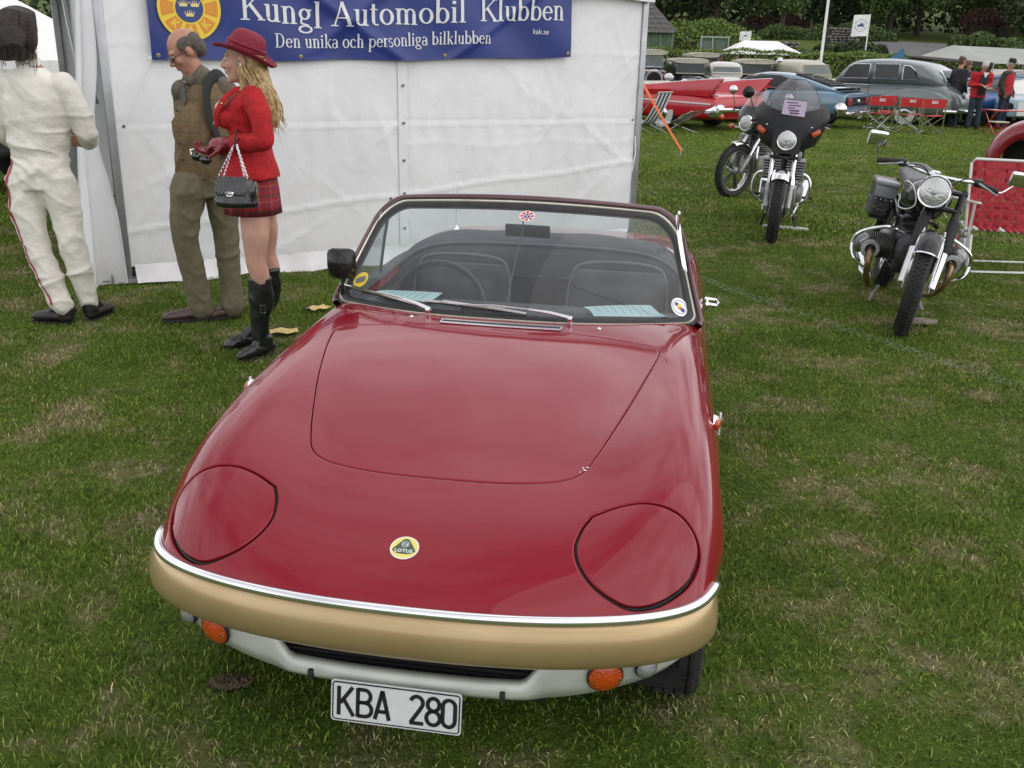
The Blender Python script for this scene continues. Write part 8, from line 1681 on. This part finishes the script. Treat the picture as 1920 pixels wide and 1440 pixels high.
for x, y in ((-.6, -2), (3.2, -2.2), (4.4, .5), (-2.2, -.4), (2.5, 2.4)): MB().tube([(x, y, 0), (x, y, 1.66)], .02, 6).build('pole', alu, cy_)
text('TRADGÅRD', 'banner_text', .17, ink, cy_, (1.3, -1.93, 1.30), (PI/2, 0, 0), ext=.001)
# flagpole and two club flags
fpole = empty('flagpole', (10.8, 36.0, 0), 0, 'tall white flagpole in front of the hedge', 'flagpole'); MB().tube([(0, 0, 0), (.0, 0, 3), (0, 0, 8.5)], [.055, .05, .03], 12).build('pole', wtent, fpole); MB().box((0, -.05, 1.0), (.10, .06, .2)).build('cleat', alu, fpole)
def flag(x, y, zt, w, h, side, label):
    z = float(terr(x, y)); e = empty('club_flag', (x, y, z), 0, label, 'flag'); hh = zt-z; MB().tube([(0, 0, 0), (0, 0, hh)], .028, 8).build('flag_staff', wtent, e)
    def fy(u, v): return .06*math.sin(u*5+v*2)*u
    G = [[(side*w*u, fy(u, v), hh-.03-h*v-.04*u*u*h) for u in np.linspace(0, 1, 16)] for v in np.linspace(0, 1, 14)]; MB().grid(G).build('flag_cloth', wtent, e)
    navy = mat('flag navy', (.03, .06, .17), .7); cx_, cz_ = side*w*.5, hh-.03-h*.5; r_ = min(w, h)*.36; q = MB()
    def pt(a, b2): u = a/(side*w); return (a, fy(u, (hh-b2)/h)-.012, b2)
    q.grid([[pt(cx_+r_*k*math.cos(t), cz_+r_*k*math.sin(t)) for t in np.linspace(0, 2*PI, 28)] for k in (.90, .98)] if h < .5 else [[pt(cx_+r_*k*math.cos(t), cz_+r_*k*math.sin(t)) for t in np.linspace(0, 2*PI, 28)] for k in (.60, .63)])
    carp = [(-.55, -.12), (-.5, .06), (-.2, .12), (-.05, .32), (.3, .32), (.42, .1), (.55, .04), (.55, -.14), (.38, -.16), (.3, -.26), (.18, -.16), (-.2, -.16), (-.3, -.28), (-.42, -.16)]
    k0 = len(q.V); q.add([pt(cx_+a*r_*1.0, cz_+b2*r_*1.1) for a, b2 in carp], [tuple(range(len(carp)))])
    if h > .5:
        for k in range(22):
            if k in (0, 11): continue
            t = 2*PI*k/22; q.add([pt(cx_+r_*(.98*math.cos(t)+a), cz_+r_*(.98*math.sin(t)+b2)) for a, b2 in ((-.055, -.075), (.055, -.075), (.055, .075), (-.055, .075))], [(0, 1, 2, 3)])
    q.build('flag_emblem', navy, e, smooth=False)['kind'] = 'stuff'; return e
flag(16.46, 48, 3.68, .78, .95, -1, 'tall white flag with round blue car emblem above the hedge'); flag(12.52, 55, 2.98, .60, .46, -1, 'small white flag with round blue emblem over the white tent roof')
# ------------------------------------------------------------------ visitors in the distance
def visitor(loc, yaw, h, topc, legc, hairc, label, pose='stand', hatm_=None, skin_=None, extra=None, bend=0):
    e = empty('person', loc, 0, label, 'person', 'visitors among the old cars'); k = h/1.75; sk = skin_ or skin1; cy, sy = math.cos(math.radians(yaw)), math.sin(math.radians(yaw))
    def W(p): x, y, z = p; y -= bend*max(0, z-1.0)*.9; z -= bend*max(0, z-1.3)*.35; return Vector(((x*cy+y*sy)*k, (-x*sy+y*cy)*k, z*k))   # facing -y, then turned
    T = lambda ps: [W(p) for p in ps]
    hp = W((0, -.02, 1.62)); HM_ = head_M(hp, yaw, 10+bend*110, 0, k*1.0); b = MB(); head_prims(b, HM_); limb(b, T([(0, 0, 1.55), (0, .01, 1.42)]), [.05*k, .06*k], n=10); limb(b, T([(0, .01, 1.35), (0, 0, .95)]), [.10, .10], n=12)
    arms = dict(stand=[((-.19, 0, 1.38), (-.24, .03, 1.12), (-.22, -.08, .90)), ((.19, 0, 1.38), (.24, .03, 1.12), (.22, -.08, .90))], read=[((-.19, 0, 1.38), (-.24, -.02, 1.12), (-.07, -.27, 1.12)), ((.19, 0, 1.38), (.24, -.02, 1.12), (.09, -.27, 1.10))])[pose]
    for a in arms: limb(b, T(a[1:]), [.032, .024], n=8); hand(b, W(a[2]), W(a[2])-W(a[1]), Vector((0, 0, -1)) if pose == 'read' else (W((0, 0, 0))-W((a[2][0], 0, 0))), L_=.16, curl=25)
    for s in (1, -1): limb(b, T([(s*.09, 0, .9), (s*.10, 0, .48), (s*.11, .02, .08)]), [.06, .045, .035], n=8)
    remesh('body', b, .012, sk, e, smooth=2); eyes(e, HM_)
    t = MB(); 
    for zz in (0,): 
        G = []
        for z, rx, ry in ((.80, .19, .14), (.95, .19, .14), (1.15, .19, .13), (1.32, .21, .125), (1.40, .17, .11), (1.45, .09, .08)): G.append([tuple(W((rx*math.cos(a), ry*math.sin(a), z))) for a in np.linspace(0, 2*PI, 19)[:-1]])
        k0 = len(t.V); t.grid(G, closed_u=True); t.F += [tuple(k0+i for i in reversed(range(18))), tuple(k0+5*18+i for i in range(18))]; t.M += [0, 0]
    for a in arms: limb(t, T(a[:2]), [.075, .06], n=10); limb(t, T(a[1:]), [.06, .045], n=10)
    remesh('jacket', t, .014, topc, e, smooth=4, disp=wrinkle(int(loc[0]*10), .012))
    t = MB(); limb(t, T([(0, 0, .92), (0, 0, .85)]), [.15, .15], n=12)
    for s in (1, -1): limb(t, T([(s*.085, 0, .86), (s*.10, -.01, .48), (s*.11, .01, .09)]), [.095, .075, .065], n=12)
    remesh('trousers', t, .016, legc, e, smooth=4, disp=wrinkle(int(loc[0]*10)+1, .01))
    for s in (1, -1): q = MB(); shoe(q, W((s*.11, .06, .0)), W((s*.13, -.19, .0)), .045); remesh('shoe', q, .012, brn, e, smooth=3)
    q = MB(); q.ell((0, -.015, .042), (.082, .104, .086)); q.ell((0, -.055, -.01), (.072, .062, .075)); xf(q, 0, HM_); remesh('hair', q, .010, hairc, e, smooth=2, disp=wrinkle(3, .010))
    if hatm_:
        q = MB(); q.lathe([(.001, .155), (.06, .15), (.092, .12), (.097, .07), (.15 if extra != 'cap' else .10, .055), (.15 if extra != 'cap' else .10, .048), (.09, .05)], n=24)
        if extra == 'cap': q.ell((0, .10, .055), (.07, .07, .008))
        xf(q, 0, HM_); q.build('hat', hatm_, e)
    return e
navy_ = mat('navy cloth', (.015, .018, .04), .8); redc = mat('bright red cloth', (.42, .012, .02), .8); denim = mat('blue denim', (.022, .036, .052), .85, noise=.15); blkc = mat('black cloth', (.015, .015, .017), .75); greyhair = mat('white hair', (.50, .48, .43), .7, noise=.2, nscale=40); brnh = mat('brown hair', (.10, .05, .025), .6, noise=.3, nscale=40); maroon = mat('maroon cloth', (.10, .02, .03), .8); olivec = mat('dark olive cloth', (.03, .032, .022), .8); khaki = mat('khaki cloth', (.16, .13, .09), .8)
visitor((11.45, 26.0, 0), 250, 1.78, blkc, denim, brnh, 'dark haired man in a black leather jacket beside the grey sedan')
visitor((12.35, 28.0, 0), 30, 1.68, navy_, denim, greyhair, 'man in dark jacket and navy cap between the two jackets, further back', hatm_=navy_, extra='cap')
visitor((13.0, 29.0, 0), 10, 1.68, maroon, denim, brnh, 'visitor with brown hair half hidden behind the white haired man')
v1 = visitor((11.68, 25.3, 0), 8, 1.72, redc, denim, greyhair, 'white haired man in open red jacket reading a leaflet', 'read', bend=.35)
MB().box((0, -.215, 1.10), (.20, .02, .50), (8, 0, 0), .01).build('black_sweater', blkc, v1); MB().prism([(-.07, 0), (.07, 0), (0, -.13)], .012, (0, -.265, 1.40), (1, 0, 0), (0, -.15, 1)).build('white_collar', whi_e, v1)
e = empty('leaflet', (11.66, 24.86, 1.03), 0, 'white leaflet in the hands of the white haired man in red', 'leaflet'); G = [[(u*.14, v_*.10, .015*abs(u)) for u in (-1, -.5, 0, .5, 1)] for v_ in (-1, 1)]; MB().grid(G).build('page', whi_e, e)
v2 = visitor((12.55, 25.65, 0), -35, 1.74, olivec, navy_, greyhair, 'man with dark cap and red waistcoat over dark sleeves by the table', hatm_=blkc, extra='cap')
MB().add([], []); q = MB(); G = []
for z, rx, ry in ((.86, .20, .15), (1.1, .20, .145), (1.30, .205, .14), (1.41, .15, .12)): G.append([(rx*math.cos(a), ry*math.sin(a), z) for a in np.linspace(PI*.9, PI*2.1, 16)])
o = q.grid(G).build('red_waistcoat', redc, v2); o.rotation_euler.z = math.radians(35)
visitor((7.35, 36.6, 0), 200, 1.66, maroon, khaki, brnh, 'man in dark brimmed hat and maroon coat behind the ivory saloon', hatm_=blkc)
visitor((7.95, 36.8, 0), 160, 1.64, navy_, denim, brnh, 'brown haired visitor in navy seen between the vintage cars')
visitor((9.25, 35.6, 0), 60, 1.62, navy_, denim, brnh, 'visitor in a white brimmed hat and navy jacket left of the flagpole', hatm_=whi_e)
visitor((9.90, 36.0, 0), 100, 1.60, blkc, denim, brnh, 'visitor with light brown cap and black coat by the flagpole', hatm_=khaki, extra='cap')
visitor((11.75, 39.6, 0), 0, 1.60, khaki, denim, greyhair, 'distant visitor whose pale head shows above the cream pickup')
# ------------------------------------------------------------------ director chairs, table, stools, deck chairs
redcv = mat('red canvas', (.48, .02, .02), .75, bump=.2, bscale=60)
def director(loc, rz, label, g='red folding director chairs'):
    e = empty('director_chair', loc, rz, label, 'chair', g)   # seen from behind, local back towards -y
    for x in (-.28, .28):
        MB().tube([(x, -.20, .01), (x, -.21, .80)], .014, 7).build('back_post', chrome, e); MB().tube([(x, -.24, .012), (x, .24, .012)], .012, 6).build('foot_rail', chrome, e); MB().tube([(x, -.20, .60), (x, .18, .60), (x, .22, .57), (x, .22, .40)], .012, 6).build('arm_rail', redcv if 0 else chrome, e)
    for y in (-.20, .20):
        MB().tube([(-.28, y, .012), (.28, y, .42)], .012, 6).build('cross_leg', chrome, e); MB().tube([(.28, y, .012), (-.28, y, .42)], .012, 6).build('cross_leg', chrome, e)
    G = [[(-.28+.56*u, .22*(2*v_-1), .43-.02*math.sin(PI*u)) for u in np.linspace(0, 1, 9)] for v_ in (0, .5, 1)]; MB().grid(G).build('seat', redcv, e)
    G = [[(-.30+.60*u, -.215+.02*math.sin(PI*u), .60+.20*v_) for u in np.linspace(0, 1, 9)] for v_ in (0, .5, 1)]; MB().grid(G).build('back_rest', redcv, e)
    text('BBS', 'lettering', .095, whi_e, e, (0, -.222, .725), (PI/2, 0, 0), ext=.001, bold=.001); return e
director((8.78, 24.05, 0), -.12, 'left one of the red director chairs in front of the grey sedan')
director((9.15, 24.95, 0), .5, 'red director chair furthest back, between the other two and the car wheel')
director((9.72, 23.35, 0), .02, 'rightmost red director chair, nearest the camera'); director((9.40, 23.75, 0), -.15, 'red director chair half behind the rightmost one')
tb = empty('red_table', (12.0, 23.9, 0), .1, 'small red folding table behind the red vintage car', 'table'); MB().box((.0, 0, .56), (1.3, .6, .03), None, .008).build('table_top', rd, tb)
for x in (-.6, .6): MB().tube([(x, -.27, .01), (x, .27, .55)], .014, 6).build('leg', rd, tb); MB().tube([(x, .27, .01), (x, -.27, .55)], .014, 6).build('leg', rd, tb)
for (x, y, l) in ((11.42, 23.4, 'left folding stool with red legs in front of the red table'), (12.0, 23.1, 'right folding stool with cream seat beside the red table')):
    st = empty('folding_stool', (x, y, 0), .2, l, 'stool', 'folding stools at the red table'); MB().box((0, 0, .31), (.36, .32, .03), None, .012).build('seat', mat('cream stool seat', (.5, .46, .36), .6), st)
    for yy in (-.14, .14): MB().tube([(-.16, yy, .01), (.16, yy, .30)], .012, 6).build('leg', rd, st); MB().tube([(.16, yy, .01), (-.16, yy, .30)], .012, 6).build('leg', rd, st)
def deck(loc, rz, label, flat=0):
    e = empty('deck_chair', loc, rz, label, 'deck chair', 'striped deck chairs beside the tent'); wc = mat('white stripe canvas', (.68, .68, .68), .7); nv = mat('navy stripe canvas', (.03, .035, .08), .7)
    P = bez([(-.42, 0, .30), (-.15, 0, .20), (.10, 0, .22), (.32, 0, .50), (.50, 0, .88)] if not flat else [(-.45, 0, .22), (-.15, 0, .18), (.15, 0, .28), (.35, 0, .42), (.60, 0, .50)], 5)
    for k in range(7): y0 = -.24+.48*k/7; MB().grid([[(p[0], y0, p[2]) for p in P], [(p[0], y0+.48/7, p[2]) for p in P]]).build('canvas_stripe', wc if k % 2 == 0 else nv, e)
    for y in (-.26, .26): MB().tube([(-.45, y, .24 if flat else .32), (.45, y, .01)], .014, 6).build('frame_rail', chrome, e); MB().tube([(-.35, y, .01), (P[-1][0], y, P[-1][2])], .014, 6).build('frame_rail', chrome, e)
    MB().tube([(P[-1][0], -.26, P[-1][2]), (P[-1][0], .26, P[-1][2])], .012, 6).build('head_rail', chrome, e)
deck((2.75, 21.4, 0), -.75, 'upright striped deck chair in front of the red convertible'); deck((3.45, 21.7, 0), -.75, 'low reclined striped deck chair beside the upright one', 1); deck((2.15, 22.2, 0), .5, 'deck chair half hidden behind the tent pole', 1)
